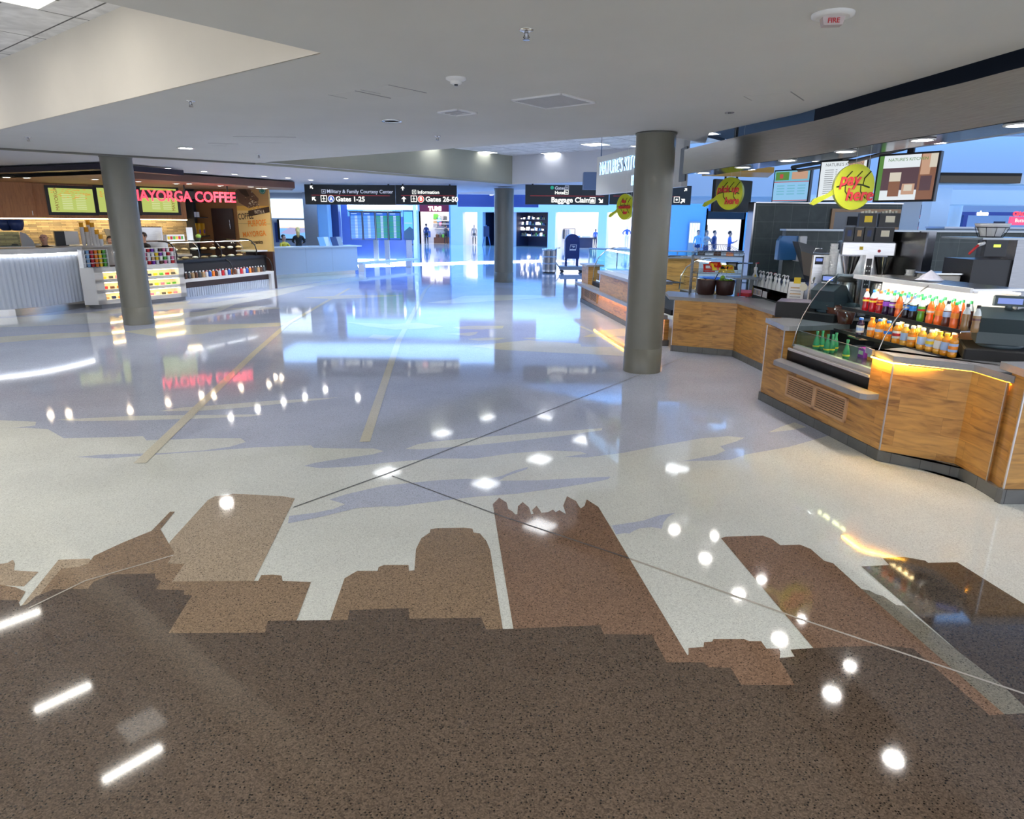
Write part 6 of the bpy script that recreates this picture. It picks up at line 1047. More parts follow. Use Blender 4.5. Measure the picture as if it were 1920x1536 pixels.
for nm_, pf in (('curved_glass', up), ):
    m = MB(); n_ = len(pf); m.add([(x, y, z) for x in (0.0, Lc-0.5) for y, z in pf], [(i, n_+i, n_+i+1, i+1) for i in range(n_-1)], 'clear glass', True); m.build(nm_, t)
for x in (0.0, Lc*0.45, Lc-0.5): m = MB(); m.tube([(x, y, z) for y, z in up], 0.02, 'black', 8); m.build('curved_bar', t)
for x in (0.0, Lc*0.5, Lc-0.08): m = MB(); m.tube([(x, y, z) for y, z in lo], 0.02, 'black', 8); m.build('curved_bar', t)
for x in (Lc*0.22, Lc*0.7): MB().tube([(x, y, z) for y, z in up], 0.006, 'chrome', 6).build('glass_joint', t)
m = MB(); m.bb(0.05, Lc-0.55, 0.3, 0.9, 1.24, 1.25, 'clear glass'); m.bb(0.05, Lc-0.55, 0.40, 0.41, 1.455, 1.462, 'led white'); m.build('glass_shelf', t)
for k in range(16):
    x = 0.15+(Lc-0.8)*(k % 8)/8+0.05; z = 1.022 if k < 8 else 1.252; o = T('pastry', '%s pastry on the %s level of the coffee shop case, %s' % (('golden', 'glazed')[k % 2], ('lower', 'upper')[k//8], ordn[k % 8]), 'pastry', loc_c(x, 0.45, z), k, 'pastries in the coffee shop case'); MB().ball((0, 0, 0.03), 0.085, 'bread' if k % 2 else 'cream', 10, 0.4, 1.2).build('crust', o); MB().ball((0, 0, 0.05), 0.04, 'tan', 8, 0.5).build('topping', o)
for k in range(26):
    for j in range(2):
        x = 0.12+(Lc-0.35)*k/26; c = ['white', 'blue', 'orange', 'brown', 'white', 'red'][(k+j*2) % 6] if 5 < k < 22 else ['brown', 'dark grey', 'tan'][k % 3]
        o = MB().lathe([(0.04, 0), (0.042, 0.11), (0.02, 0.15)], c, 10).lathe([(0.022, 0.15), (0.02, 0.175)], 'white' if c != 'white' else 'red', 8).build('yogurt_bottle'); o.location = loc_c(x, 0.09+0.10*j, 0.541); tag(o, '%s bottle under the pastry case, %s row, %s' % (c, ('front', 'rear')[j], (ordn[k] if k < 14 else 'position %d from the left' % (k+1))), 'bottle', 'drink bottles in the lower tier of the pastry case')
# back wall of the shop ------------------------------------------------------------
W0, W1 = Vector((-19.0, 15.9)), Vector((-10.55, 22.3)); dw = (W1-W0).normalized(); nw = Vector((-dw.y, dw.x)); an_w = math.atan2(dw.y, dw.x)
m = MB(); m.wall(W0, W1, 0, 3.2, 'stack stone', 0.15, 1); o = m.build('wall_coffee_shop'); o['kind'] = 'structure'
zb = onW(100, 409, W0, W1)[0].z
t = T('wall_cabinets', 'run of wooden wall cabinets with small steel handles above the stone wall, far left', 'cabinet', (W0.x, W0.y, 0), an_w)
_, xc0 = onW(-70, 400, W0, W1, 0.5); _, xc1 = onW(68, 400, W0, W1, 0.5); _, xe = onW(345, 400, W0, W1)
MB().bb(xc0-1, xc1, -0.5, 0, zb, 3.0, 'shop wood').build('cabinet_body', t)
for k in range(7):
    w_ = 0.46; x = xc1-0.03-(k+1)*(w_+0.005); d_ = MB().bb(x, x+w_-0.01, -0.525, -0.5, zb+0.02, 2.72, 'shop wood').build('door', t); MB().bb((x+0.03 if k % 2 else x+w_-0.06), (x+0.05 if k % 2 else x+w_-0.04), -0.54, -0.52, zb+0.07, zb+0.19, 'white').build('handle', d_)
MB().bb(xc0-1, xe, -0.33, -0.30, zb-0.03, zb-0.005, 'led warm').build('led_strip', t)
for _k in range(4): _p = W0+dw*(xc0-0.3+(xe-xc0)*(_k+0.5)/4)-nw*0.28; area('undercabinet_lamp', (_p.x, _p.y, zb-0.04), (xe-xc0)/4.4, 0.05, 5, (1, 0.78, 0.42), (_p.x+nw.x*0.2, _p.y+nw.y*0.2, zb-0.5)).rotation_euler.rotate_axis('Z', 0)
t = T('menu_bulkhead', 'wooden bulkhead panel carrying the green menu screens', 'panel', (W0.x, W0.y, 0), an_w); MB().bb(xc1, xe, -0.35, 0, zb, 3.0, 'shop wood').build('panel', t)
EM('menu green', (0.38, 0.45, 0.10), 0.9); EM('menu orange', (0.55, 0.28, 0.04), 0.9); EM('menu text', (0.55, 0.6, 0.3), 0.9); EM('menu brown', (0.2, 0.06, 0.01), 0.8)
for k, (a, b) in enumerate(((96, 181), (186, 262), (267, 336))):
    pa, xa = onW(a, 400, W0, W1, 0.4); pb_, xb = onW(b, 400, W0, W1, 0.4); z0 = onW(a, 399, W0, W1, 0.4)[0].z; z1 = onW(a, 351, W0, W1, 0.4)[0].z
    t = T('menu_screen', 'green and orange menu screen on the wooden bulkhead, %s of three' % ('leftmost', 'middle one behind the column', 'rightmost')[k], 'screen', (W0.x+dw.x*xa-nw.x*0.36, W0.y+dw.y*xa-nw.y*0.36, z0), an_w, 'coffee shop menu screens'); L_ = xb-xa; h = z1-z0
    MB().bb(-0.06, L_+0.06, -0.05, 0.0, -0.06, h+0.05, 'black').build('frame', t); im = MB(); im.bb(0.02, L_-0.02, -0.055, -0.05, 0.02, h-0.02, 'menu green'); r2 = random.Random(k+3)
    for i in range(60): x, z = r2.uniform(0.05, L_-0.12), r2.uniform(h*0.55, h-0.05)**1.0; im.vp(x, x+0.05, z, z+0.02, -0.0556-0.00001*i, 'menu orange')
    for i in range(9): im.vp(L_*0.28, L_*0.5, h*0.15+i*h*0.07, h*0.15+i*h*0.07+0.018, -0.057, 'menu text'); im.vp(L_*0.58, L_*0.8, h*0.15+i*h*0.07, h*0.15+i*h*0.07+0.018, -0.057, 'menu text')
    im.build('picture', t)
    if k != 1: text('MAYORGA', 0.13, 'menu brown', 'lettering', t, (0.22 if k == 0 else L_-0.1, -0.059, 0.06), ex=0.001, rot=(0, -math.pi/2, 0), sx=1.0)
# right-hand part: shelf tower, door wall, poster
pE = W0+dw*xe; 
A2 = Vector((onW(343, 440, W0, W1)[0].x, onW(343, 440, W0, W1)[0].y)); 
Pw0, Pw1 = Dp(372, 430, 23.6), Dp(447, 430, 23.6)
m = MB(); m.wall(A2+Vector((0, 0.4)), Pw0, 0, 3.2, 'matte black', 0.12, 1); m.wall(Pw0, Pw1+Vector((0.2, 0, 0)), 0, 3.2, 'orange wall', 0.12, 1); o = m.build('wall_coffee_door'); o['kind'] = 'structure'
t = T('shelf_tower', 'dark shelf tower with orange coffee bags and small boxes, right of the menu screens', 'shelf', (A2.x+0.05, A2.y+0.1, 0), math.atan2((Vector((Pw0.x, Pw0.y))-A2).y, (Vector((Pw0.x, Pw0.y))-A2).x)); Ls = (Vector((Pw0.x, Pw0.y))-A2).length
m = MB(); 
for z in (0.0, 0.9, 1.5, 2.1, 2.6): m.bb(0, Ls, -0.32, -0.02, z, z+0.03, 'matte black')
m.bb(0, 0.03, -0.32, -0.02, 0, 2.9, 'matte black'); m.bb(Ls-0.03, Ls, -0.32, -0.02, 0, 2.9, 'matte black'); m.build('frame', t)
aS = t.rotation_euler.z; M('coffee bag', (0.85, 0.42, 0.02), 0.35)
for k in range(3):
    q = (t.location.x+math.cos(aS)*(0.2+Ls*0.28*k), t.location.y+math.sin(aS)*(0.2+Ls*0.28*k)); b = T('coffee_bag', 'orange coffee bag on the dark shelf tower, %s' % ('left', 'middle', 'right')[k], 'bag', (q[0], q[1], 1.53), aS, 'orange coffee bags'); MB().xprism([(-0.09, 0), (0.09, 0), (0.1, 0.3), (0.085, 0.4), (-0.085, 0.4), (-0.1, 0.3)], -0.24, -0.14, 'coffee bag').build('bag', b); MB().bb(-0.05, 0.05, -0.25, -0.24, 0.08, 0.2, 'purple').build('printed_label', b)
q = Dp(388, 400, 22.6)
for k in range(2): b = MB().bb(0, 0.2, -0.26, -0.14, 0, 0.16, 'white').build('small_box'); b.location = (t.location.x+math.cos(aS)*(0.15+0.3*k), t.location.y+math.sin(aS)*(0.15+0.3*k), 2.13); b.rotation_euler.z = aS; tag(b, 'small white box high on the dark shelf tower, %s' % ('left', 'right')[k], 'box', 'white boxes on the shelf tower')
dA, dB = Dp(401, 430, 23.6), Dp(441, 430, 23.6); t = T('door', 'dark brown service door with steel handle in the orange wall', 'door', (dA.x, 23.58, 0), 0); MB().bb(0, dB.x-dA.x, -0.05, 0, 0, 2.42, 'door brown').build('leaf', t); MB().tube([(dB.x-dA.x-0.12, -0.1, 1.75), (dB.x-dA.x-0.12, -0.1, 2.05)], 0.015, 'chrome', 6).build('handle', t); t.name = 'service_door'
# poster
A3, B3 = Dp(445, 400, 22.9), Dp(506, 400, 22.6); t = T('coffee_poster', 'tall orange poster with a scoop of coffee beans and coffee slogan', 'poster', (A3.x, A3.y, 1.0), math.atan2(B3.y-A3.y, B3.x-A3.x)); Lp = (B3-A3).length; hp_ = 2.17
M('poster gold', (0.80, 0.48, 0.10), 0.5); M('poster light', (0.88, 0.66, 0.28), 0.5); M('poster brown', (0.17, 0.09, 0.06), 0.5); M('poster wood', (0.45, 0.28, 0.12), 0.5); M('bean', (0.06, 0.03, 0.02), 0.4)
m = MB(); m.bb(0, Lp, 0, 0.08, 0, hp_, 'poster gold'); m.build('board', t); m = MB()
m.vp(0, Lp, 0.0, 1.35, -0.002, 'poster light'); m.vp(0, Lp, 1.5, hp_, -0.003, 'poster wood'); m.add([(0.0, -0.004, 1.95), (0.25, -0.004, 2.15), (0.5, -0.004, 2.1), (0.62, -0.004, 1.95), (0.85, -0.004, 1.72), (0.8, -0.004, 1.5), (0.45, -0.004, 1.42), (0.1, -0.004, 1.6)], [tuple(range(8))], 'poster brown'); m.add([(0.12, -0.005, 2.02), (0.22, -0.005, 2.1), (0.42, -0.005, 2.0), (0.52, -0.005, 1.8), (0.4, -0.005, 1.78), (0.2, -0.005, 1.9)], [tuple(range(6))], 'bean')
rb = random.Random(4)
for k in range(70): x, z = rb.gauss(0.62, 0.13), rb.gauss(1.58, 0.1); m.add([(x+0.022*math.cos(a), -0.006-0.00004*k, z+0.014*math.sin(a)) for a in (0, 1.05, 2.1, 3.14, 4.2, 5.24)], [tuple(range(6))], ('bean', 'tan', 'cream')[k % 3])
m.add([(0.42, -0.007, 1.16), (Lp, -0.007, 1.30), (Lp, -0.007, 1.48), (0.42, -0.007, 1.34)], [(0, 1, 2, 3)], 'bean'); m.bb(0.0, Lp, -0.008, -0.006, 0.93, 0.935, 'bean'); m.build('printed_picture', t)
M('usda teal', (0.03, 0.25, 0.22), 0.5); m = MB(); m.lathe([(0.12, -0.012), (0.12, -0.009)], 'usda teal', 24, axis='y', o=(Lp-0.2, 0, 1.98)); m.lathe([(0.09, -0.014), (0.09, -0.012)], 'white', 24, axis='y', o=(Lp-0.2, 0, 1.98)); m.lathe([(0.082, -0.015), (0.082, -0.0135)], 'usda teal', 24, axis='y', o=(Lp-0.2, 0, 1.98)); m.build('round_seal', t)
for s_, sz, x, z, mm, sx_ in (('COFFEE', 0.27, 0.03, 1.06, 'bean', 0.62), ('WITH A', 0.17, 0.66, 1.24, 'cream', 0.62), ('PURPOSE', 0.27, 0.38, 0.84, 'orange lab', 0.62), ('MAYORGA', 0.24, 0.14, 0.5, 'orange lab', 0.75), ('organics', 0.17, 0.42, 0.28, 'bean', 0.8)): text(s_, sz, mm, 'lettering', t, (x, -0.017, z), ex=0.001, bold=0.003, sx=sx_, rot=(0, -0.07, 0))
# canopy
cn = [G(-80, 338, 3.0), G(195, 327, 3.0), G(250, 335, 3.0), G(360, 342, 3.0), G(553, 353, 3.0)]; cnp = [V2(p) for p in cn]
t = T('shop_canopy', 'brown timber canopy with dark upper fascia over the coffee shop', 'canopy', (0, 0, 0))
m = MB(); pol = [tuple(p) for p in (cnp[0], cnp[1], cnp[2], cnp[4])]+[tuple(cnp[4]+Vector((-0.6, 1.6))), (-9.0, 22.4), (-10.6, 22.9), (-11, 23.4), (-16, 23.4), tuple(W0+Vector((-0.5, 0)))]; flatpoly(m, pol, 3.005, 'soffit brown'); m.build('soffit', t)
m = MB(); 
for a, b in ((cnp[2], cnp[4]), (cnp[4], cnp[4]+Vector((-0.6, 1.6)))): m.wall(a, b, 3.0, 3.18, 'canopy brown', 0.06, 1)
m.build('lower_fascia', t)
m = MB(); dk = [V2(G(-80, 326, 3.08)), V2(G(195, 316, 3.08)), V2(G(345, 328, 3.08))]; m.wall(dk[0], dk[1], 3.07, 3.19, 'dark canopy', 0.3, 1); m.wall(dk[1], dk[2], 3.07, 3.19, 'dark canopy', 0.3, 1); m.build('upper_fascia', t)
GC = 'downlights in the coffee canopy'
for k, (x, y) in enumerate([(12, 332), (50, 333), (178, 336), (259, 340), (330, 344), (355, 344), (413, 348), (470, 350), (485, 353), (497, 353)]): downlight(Gz(x, y, 3.0), 3.002, 0.09, 'lamp warm', 'warm downlight in the brown canopy soffit, %s' % ordn[k], GC); spot('canopy_lamp', (*Gz(x, y, 3.0), 2.96), 16, (1, 0.86, 0.66), (*Gz(x, y, 3.0), 0), 120, 1.0, 0.04)
# illuminated sign letters on a hanging rail
sL, sR = G(247, 377, 2.53), G(446, 381, 2.53); an_s = math.atan2((sR-sL).y, (sR-sL).x); Ls_ = (sR-sL).length
t = T('illuminated_sign', 'red glowing channel letters on a black rail above the pastry cases', 'sign', (sL.x, sL.y, 2.53), an_s)
M('neon red', (0.8, 0.05, 0.08), e=2.2, ec=(1.0, 0.04, 0.07)); M('neon rim', (0.9, 0.8, 0.8), e=1.2, ec=(1.0, 0.75, 0.75))
MB().bb(-0.2, Ls_, 0.03, 0.08, 0.10, 0.30, 'black').build('rail', t)
o1 = text('MAYORGA COFFEE', 0.40, 'neon rim', 'letter_sides', t, (-0.04, 0.03, 0.02), ex=0.045, bold=0.0, sx=1.0); wt = max(v_.co.x for v_ in o1.data.vertices); 
for v_ in o1.data.vertices: v_.co.x *= (Ls_-0.02)/wt
o2 = text('MAYORGA COFFEE', 0.40, 'neon red', 'lettering', t, (-0.04, -0.022, 0.02), ex=0.008, bold=0.009, sx=1.0); wt = max(v_.co.x for v_ in o2.data.vertices)
for v_ in o2.data.vertices: v_.co.x *= (Ls_-0.01)/wt
for px_ in (345, 428): x = (px_-247)/(446-247)*Ls_; MB().bb(x-0.02, x+0.02, 0.04, 0.07, 0.3, 0.48, 'black').build('hanger', t)
# things on and behind the fluted counter
def DP2(px, Y, z): q = Dp(px, 440, Y); return Vector((q.x, Y, z))
t = T('glass_showcase', 'low blue tinted glass showcase on the fluted counter at the far left edge', 'display case', DP2(-40, 15.0, 1.412), math.radians(35)); MB().bb(-0.8, 0.98, 0, 0.5, 0, 0.02, 'white').build('base', t); MB().bb(-0.8, 0.72, 0.0, 0.012, 0.02, 0.34, 'smoked glass').build('front_glass', t); MB().bb(-0.8, 0.72, 0.0, 0.5, 0.34, 0.352, 'clear glass').build('top_glass', t); MB().xprism([(0.73, 0.02), (0.98, 0.02), (0.95, 0.15), (0.84, 0.3), (0.73, 0.34)], 0.0, 0.5, 'grey').build('end_cheek', t)
for k in range(3): o = MB().ball((0, 0, 0.03), 0.07, ('cream', 'tan', 'cream')[k], 10, 0.4).build('bun'); o.location = t.location+Vector((0.05+0.33*k, 0.25+0.26*k, 0.022)); tag(o, 'small bun inside the tinted showcase, %s' % ('left', 'middle', 'right')[k], 'bun', 'buns in the tinted showcase')
for k, px_ in enumerate((14, 34)): o = MB().lathe([(0.07, 0), (0.11, 0.03), (0.145, 0.12), (0.15, 0.24), (0.14, 0.24), (0.12, 0.05)], 'navy', 20).build('dark_bowl'); o.location = DP2(px_, 15.55, 1.776); tag(o, 'dark blue glossy bowl on top of the showcase, %s' % ('left', 'right')[k], 'bowl', 'dark bowls on the showcase')
figure('person', 'bald person in black shirt bending behind the fluted coffee counter', 'person', (*DP2(84, 16.3, 0)[:2], 0), math.radians(20), 1.72, 'skin', 'matte black', 'matte black', None, 'work', lean=0.12)
t = T('payment_terminal', 'black terminal with white notice standing on the fluted counter', 'terminal', DP2(121, 16.6, 1.412), math.radians(38)); MB().bb(-0.2, 0.06, 0, 0.3, 0, 0.34, 'black').build('casing', t); MB().bb(0.0, 0.28, -0.02, -0.01, 0.02, 0.34, 'white lab').build('notice', t)
tt_ = MB(); q = DP2(119, 16.6, 0); pl = T('counter_shelf', 'white shelf behind the end of the fluted counter', 'shelf', (q.x-0.35, q.y-0.3, 0), math.radians(40)); MB().bb(0.1, 1.7, 0.15, 0.95, 1.36, 1.41, 'solid white').build('top', pl); MB().bb(0.3, 1.6, 0.5, 0.6, 0, 1.36, 'solid white').build('support', pl)
for k, (px_, n_, y_) in enumerate(((155, 9, 0), (163, 7, 0.1), (168, 10, 0.2), (175, 9, 0.1), (182, 6, 0), (188, 4, -0.1))):
    o = T('cup_stack', 'tall stack of white cups with a golden top cup, %s of the group' % ordn[k], 'cup stack', DP2(px_, 16.9+y_, 1.412), 0, 'stacks of paper cups on the coffee counter'); o['kind'] = 'stuff'
    for j in range(n_): MB().lathe([(0.035, j*0.055), (0.05, j*0.055+0.10), (0.052, j*0.055+0.105)], 'white' if j < n_-2 else 'coffee bag', 12).build('cup', o)
figure('person', 'dark haired person in black leaning down behind the snack rack, left of the column', 'person', (*DP2(205, 18.3, 0)[:2], 0), math.radians(30), 1.6, 'skin', 'matte black', 'matte black', 'dark hair', 'reach', lean=0.18)
figure('person', 'person with glasses in black apron seen just right of the left column', 'person', (*DP2(268, 19.3, 0)[:2], 0), math.radians(-15), 1.68, 'skin', 'matte black', 'matte black', 'dark hair', 'work')
t = T('espresso_machine', 'large steel espresso machine below the menu screens, right of the left column', 'coffee machine', DP2(279, 20.2, 1.0), math.radians(30)); MB().bev(-0.45, 0.45, -0.3, 0.3, 0.1, 0.45, 'brushed steel', 0.03).build('body', t); MB().bev(-0.4, 0.35, -0.25, 0.2, 0.45, 0.85, 'brushed steel', 0.03).build('hood', t); MB().bb(-0.5, 0.5, -0.35, 0.3, 0.0, 0.08, 'dark grey').build('drip_tray', t)
bc = T('back_counter', 'dark back counter along the stone wall of the coffee shop', 'counter', (W0.x, W0.y, 0), an_w); MB().bb(3.0, xe-0.1, -0.8, -0.02, 0.02, 0.94, 'door brown').build('cabinet', bc); MB().bb(3.0, xe-0.08, -0.83, -0.02, 0.94, 1.0, 'solid white').build('worktop', bc)
q = DP2(205, 19.3, 1.0); t = T('coffee_grinder', 'beige coffee grinder partly hidden by the left column', 'grinder', q, 0.5); MB().bev(-0.1, 0.1, -0.1, 0.1, 0, 0.5, 'grey', 0.01).build('body', t); MB().lathe([(0.05, 0.5), (0.12, 0.75), (0.12, 0.78)], 'cream', 14).build('hopper', t)
q = DP2(330, 18.6, 1.505); t = T('condiment_box', 'black and white condiment box with coloured sachets on the glass case', 'box', loc_c(0.35, 0.55, 1.502), an_c); MB().bb(-0.3, 0.3, -0.06, 0.06, 0, 0.02, 'white').build('tray', t); MB().bb(-0.3, 0.3, -0.05, 0.05, 0.02, 0.16, 'white').build('body', t); m = MB()
for k in range(6): m.bb(-0.27+k*0.09, -0.2+k*0.09, -0.056, -0.05, 0.04, 0.12, ('yellow', 'red', 'green')[k % 3])
m.build('sachets', t)['kind'] = 'stuff'
t = T('notice_stand', 'white notice card standing on the glass pastry case', 'notice', loc_c(0.95, 0.6, 1.502), an_c); MB().bb(-0.11, 0.11, 0, 0.01, 0.0, 0.34, 'white').build('card', t); MB().bb(-0.08, 0.08, -0.06, 0.06, 0, 0.012, 'clear plastic').build('foot', t)
m = MB(); m.ball((0, 0, 0.10), 0.075, 'lettuce', 10, 0.9); m.lathe([(0.04, 0), (0.06, 0.06)], 'dark grey', 12); o = m.build('small_plant'); o.location = loc_c(1.35, 0.7, 1.502); tag(o, 'small green plant on the glass pastry case', 'plant')
# ================================================================== INFORMATION DESK AND FAR CONCOURSE
M('desk front', (0.58, 0.62, 0.68), 0.35); M('lavender wall', (0.42, 0.46, 0.58), 0.6); M('pale blue wall', (0.72, 0.78, 0.84), 0.5); M('deep blue', (0.03, 0.06, 0.22), 0.4); M('mid blue', (0.10, 0.2, 0.45), 0.5)
i0, i1 = V2(G(524, 523)), V2(G(672, 513)); di = (i1-i0).normalized(); ni = Vector((-di.y, di.x)); Li = (i1-i0).length; an_i = math.atan2(di.y, di.x)
t = T('information_desk', 'long pale grey information desk with recessed steel plinth', 'desk', (i0.x, i0.y, 0), an_i)
MB().bb(-0.3, Li, 0, 0.7, 0.14, 1.06, 'desk front').build('front_panel', t); MB().bb(-0.4, Li+0.2, -0.06, 0.75, 1.06, 1.11, 'solid white').build('worktop', t); MB().bb(-0.2, Li-0.1, 0.06, 0.65, 0.0, 0.14, 'brushed steel').build('plinth', t)
for k in (0.33, 0.66): MB().bb(Li*k-0.003, Li*k+0.003, -0.002, 0, 0.14, 1.06, 'grey').build('panel_joint', t)
def loc_i(x, y, z): return Vector((i0.x+di.x*x+ni.x*y, i0.y+di.y*x+ni.y*y, z))
figure('person', 'person with dark hair and yellow top seated behind the information desk', 'person', (*loc_i(1.25, 1.4, 0)[:2], 0.30), an_i, 1.6, 'skin', 'yellow', 'navy', 'dark hair', 'reach', sit=1)
figure('person', 'long haired blonde person in black behind the information desk', 'person', (*loc_i(1.95, 1.45, 0)[:2], 0.52), an_i+2.5, 1.66, 'skin', 'matte black', 'matte black', 'blonde', 'reach', sit=1, long_hair=True)
for k, (x, z) in enumerate(((1.25, 0.28), (1.95, 0.46))):
    p = loc_i(x, 1.42, 0); t = T('office_chair', 'office chair of the %s person at the information desk' % ('yellow topped', 'blonde')[k], 'chair', (p.x, p.y, 0), an_i); MB().bev(-0.24, 0.24, -0.24, 0.24, z-0.02, z+0.05, 'black', 0.02).build('seat', t); MB().tube([(0, 0, 0.06), (0, 0, z)], 0.03, 'chrome', 8).build('stem', t)
    for a in range(5): MB().tube([(0, 0, 0.07), (0.3*math.cos(a*1.257), 0.3*math.sin(a*1.257), 0.035)], 0.02, 'black', 6).build('leg', t)
for k, c in enumerate(('light blue', 'white', 'navy', 'grey')):
    o = MB().add([(0, 0, 0), (0.28, 0, 0), (0.28, 0.14, 0.33), (0, 0.14, 0.33), (0, 0.03, 0), (0.28, 0.03, 0), (0.28, 0.17, 0.33), (0, 0.17, 0.33)], [(0, 1, 2, 3), (7, 6, 5, 4), (0, 3, 7, 4), (1, 5, 6, 2), (3, 2, 6, 7), (0, 4, 5, 1)], c).build('brochure_holder'); o.location = loc_i(1.95+0.3*k, 0.1+0.1*(k % 2), 1.112); o.rotation_euler.z = an_i; tag(o, '%s brochure holder on the information desk, %s' % (c, ordn[k]), 'brochure holder', 'brochure holders on the information desk')
# wall behind the desk
yw = 31.0
def XW(px, Y=31.0, py=430): return Dp(px, py, Y).x
m = MB(); m.bb(-24, XW(617), yw, yw+0.3, 0, 3.3, 'lavender wall'); o = m.build('wall_information'); o['kind'] = 'structure'
t = T('wall_screen', 'wall television showing a coastal city behind the information desk', 'television', (XW(524), yw-0.02, Dp(524, 448, yw).z), 0); Wt = XW(573)-XW(524); Ht = 0.82; MB().bb(-0.05, Wt+0.03, -0.08, 0, -0.03, Ht+0.03, 'black').build('casing', t)
EM('tv sky', (0.9, 0.9, 0.95), 1.3); EM('tv sea', (0.15, 0.35, 0.7), 1.2); EM('tv land', (0.3, 0.3, 0.5), 1.1); EM('tv sun', (0.9, 0.6, 0.5), 1.1)
m = MB(); m.bb(0.05, Wt, -0.085, -0.08, 0.02, Ht, 'tv sky'); m.vp(0.05, Wt, 0.02, Ht*0.62, -0.086, 'tv sea'); m.vp(0.05, Wt, Ht*0.58, Ht*0.64, -0.087, 'tv sun'); m.add([(0.05, -0.088, 0.25), (0.5, -0.088, 0.5), (Wt, -0.088, 0.45), (Wt, -0.088, 0.3), (0.6, -0.088, 0.2)], [(0, 1, 2, 3, 4)], 'tv land'); m.build('picture', t)
m = MB(); EM('panel glow', (0.6, 0.78, 0.95), 1.6); z0, z1 = Dp(540, 409, yw).z, Dp(540, 373, yw).z; m.bb(XW(511), XW(576), yw-0.06, yw-0.01, z0, z1, 'panel glow'); tag(m.build('light_panel'), 'large backlit white panel above the television', 'panel')
m = MB(); m.bb(XW(516), XW(522), yw-0.05, yw-0.01, 1.1, 1.95, 'deep blue'); tag(m.build('wall_poster'), 'narrow dark poster left of the television', 'poster')
steel('pillar steel', (0.55, 0.58, 0.66), 0.35)
t = T('square_pillar', 'square brushed metal pillar behind the information desk', 'pillar', (XW(574, 30.2), 30.0, 0)); MB().bb(0, XW(599, 30.2)-XW(574, 30.2), 0, 0.6, 0, 3.25, 'pillar steel').build('cladding', t); MB().bb(XW(599, 30.2)-XW(574, 30.2), XW(617, 30.2)-XW(574, 30.2), 0.1, 0.7, 0, 3.25, 'light blue').build('side_cladding', t)
t = MB(); t.bb(XW(618), XW(636), 31.0, 31.4, 0, 3.3, 'deep blue'); tag(t.build('dark_pillar'), 'dark blue pillar left of the flight screens', 'pillar')
# flight information totem
yf = 32.3
def XF(px): return Dp(px, 430, yf).x
zf0, zf1 = Dp(700, 450, yf).z, Dp(700, 398, yf).z
t = T('flight_screens', 'row of four portrait flight information screens on two steel legs', 'display', (XF(657), yf, 0), 0); Wf = (XF(753)-XF(657))/4
EM('fids blue', (0.01, 0.10, 0.6), 0.9); EM('fids light', (0.07, 0.28, 0.85), 0.9); EM('fids green', (0.01, 0.28, 0.12), 0.9); EM('fids white', (0.4, 0.6, 0.9), 0.8)
for k in range(4):
    s_ = MB().bb(k*Wf, (k+1)*Wf-0.03, 0, 0.12, zf0, zf1, 'black').build('screen', t); m = MB(); x0 = k*Wf+0.03; x1 = (k+1)*Wf-0.06; H_ = zf1-zf0; m.bb(x0, x1, -0.006, 0, zf0+0.02, zf1-0.02, 'fids blue')
    for r_ in range(15): z = zf0+0.10+r_*(H_-0.24)/15; m.vp(x0, x1, z, z+(H_-0.24)/15*0.72, -0.0065, 'fids light' if k < 2 else 'fids green')
    for r_ in range(15): z = zf0+0.10+r_*(H_-0.24)/15; m.vp(x0+0.2, x0+0.32, z, z+(H_-0.24)/15*0.72, -0.0072, 'fids white')
    m.vp(x0+0.04, x0+0.3, zf1-0.09, zf1-0.05, -0.0072, 'fids white'); m.build('picture', s_)
for px_ in (703, 724): x = XF(px_)-XF(657); MB().bb(x-0.11, x+0.11, 0.02, 0.14, 0.05, zf1, 'pillar steel').build('leg', t); MB().bb(x-0.3, x+0.3, -0.2, 0.3, 0.0, 0.05, 'pillar steel').build('foot', t)
MB().bb(-0.05, Wf*4+0.02, -0.02, 0.14, zf1, zf1+0.05, 'black').build('top_rail', t)
t = T('wall_poster', 'blue poster of a coastal hill to the right of the flight screens', 'poster', (XF(754), yf+0.4, zf0), 0); Wp_ = XF(773)-XF(754); EM('poster sky', (0.1, 0.45, 0.85), 1.1); EM('poster hill', (0.02, 0.1, 0.3), 0.8); m = MB(); m.bb(0, Wp_, 0, 0.1, 0, 1.35, 'deep blue'); m.build('board', t); m = MB(); m.vp(0.03, Wp_-0.03, 0.03, 1.3, -0.004, 'poster sky'); m.add([(0.03, -0.006, 0.03), (Wp_-0.03, -0.006, 0.03), (Wp_-0.03, -0.006, 0.5), (0.3, -0.006, 0.62), (0.03, -0.006, 0.4)], [(0, 1, 2, 3, 4)], 'poster hill'); m.vp(0.06, Wp_-0.06, 0.75, 0.8, -0.007, 'fids white'); m.build('printed_picture', t); MB().bb(0.1, Wp_-0.1, 0.03, 0.08, -zf0, 0, 'pillar steel').build('post', t)
yb = 37.0
def XB(px): return Dp(px, 430, yb).x
t = T('glass_enclosure', 'dark blue glazed enclosure with bright white light lines behind the flight screens', 'enclosure', (XB(640), yb, 0), 0); Wb_ = XB(784)-XB(640)
MB().bb(0, Wb_*0.83, 0.0, 0.3, 0.1, 3.0, 'deep blue').build('wall_panel', t); m = MB(); z = Dp(700, 395, yb).z; m.bb(0.1*Wb_, Wb_, -0.12, -0.05, z+0.05, z+0.28, 'led blue'); m.build('light_band', t); m = MB(); m.bb(0.1*Wb_, Wb_, -0.13, 0.1, z-0.3, z+0.05, 'light blue'); m.build('fascia', t); m = MB(); EM('sign lit', (0.9, 0.92, 1), 2.2); m.bb(0.3*Wb_, 0.68*Wb_, -0.16, -0.13, z-0.2, z-0.02, 'sign lit'); m.build('lit_sign', t)
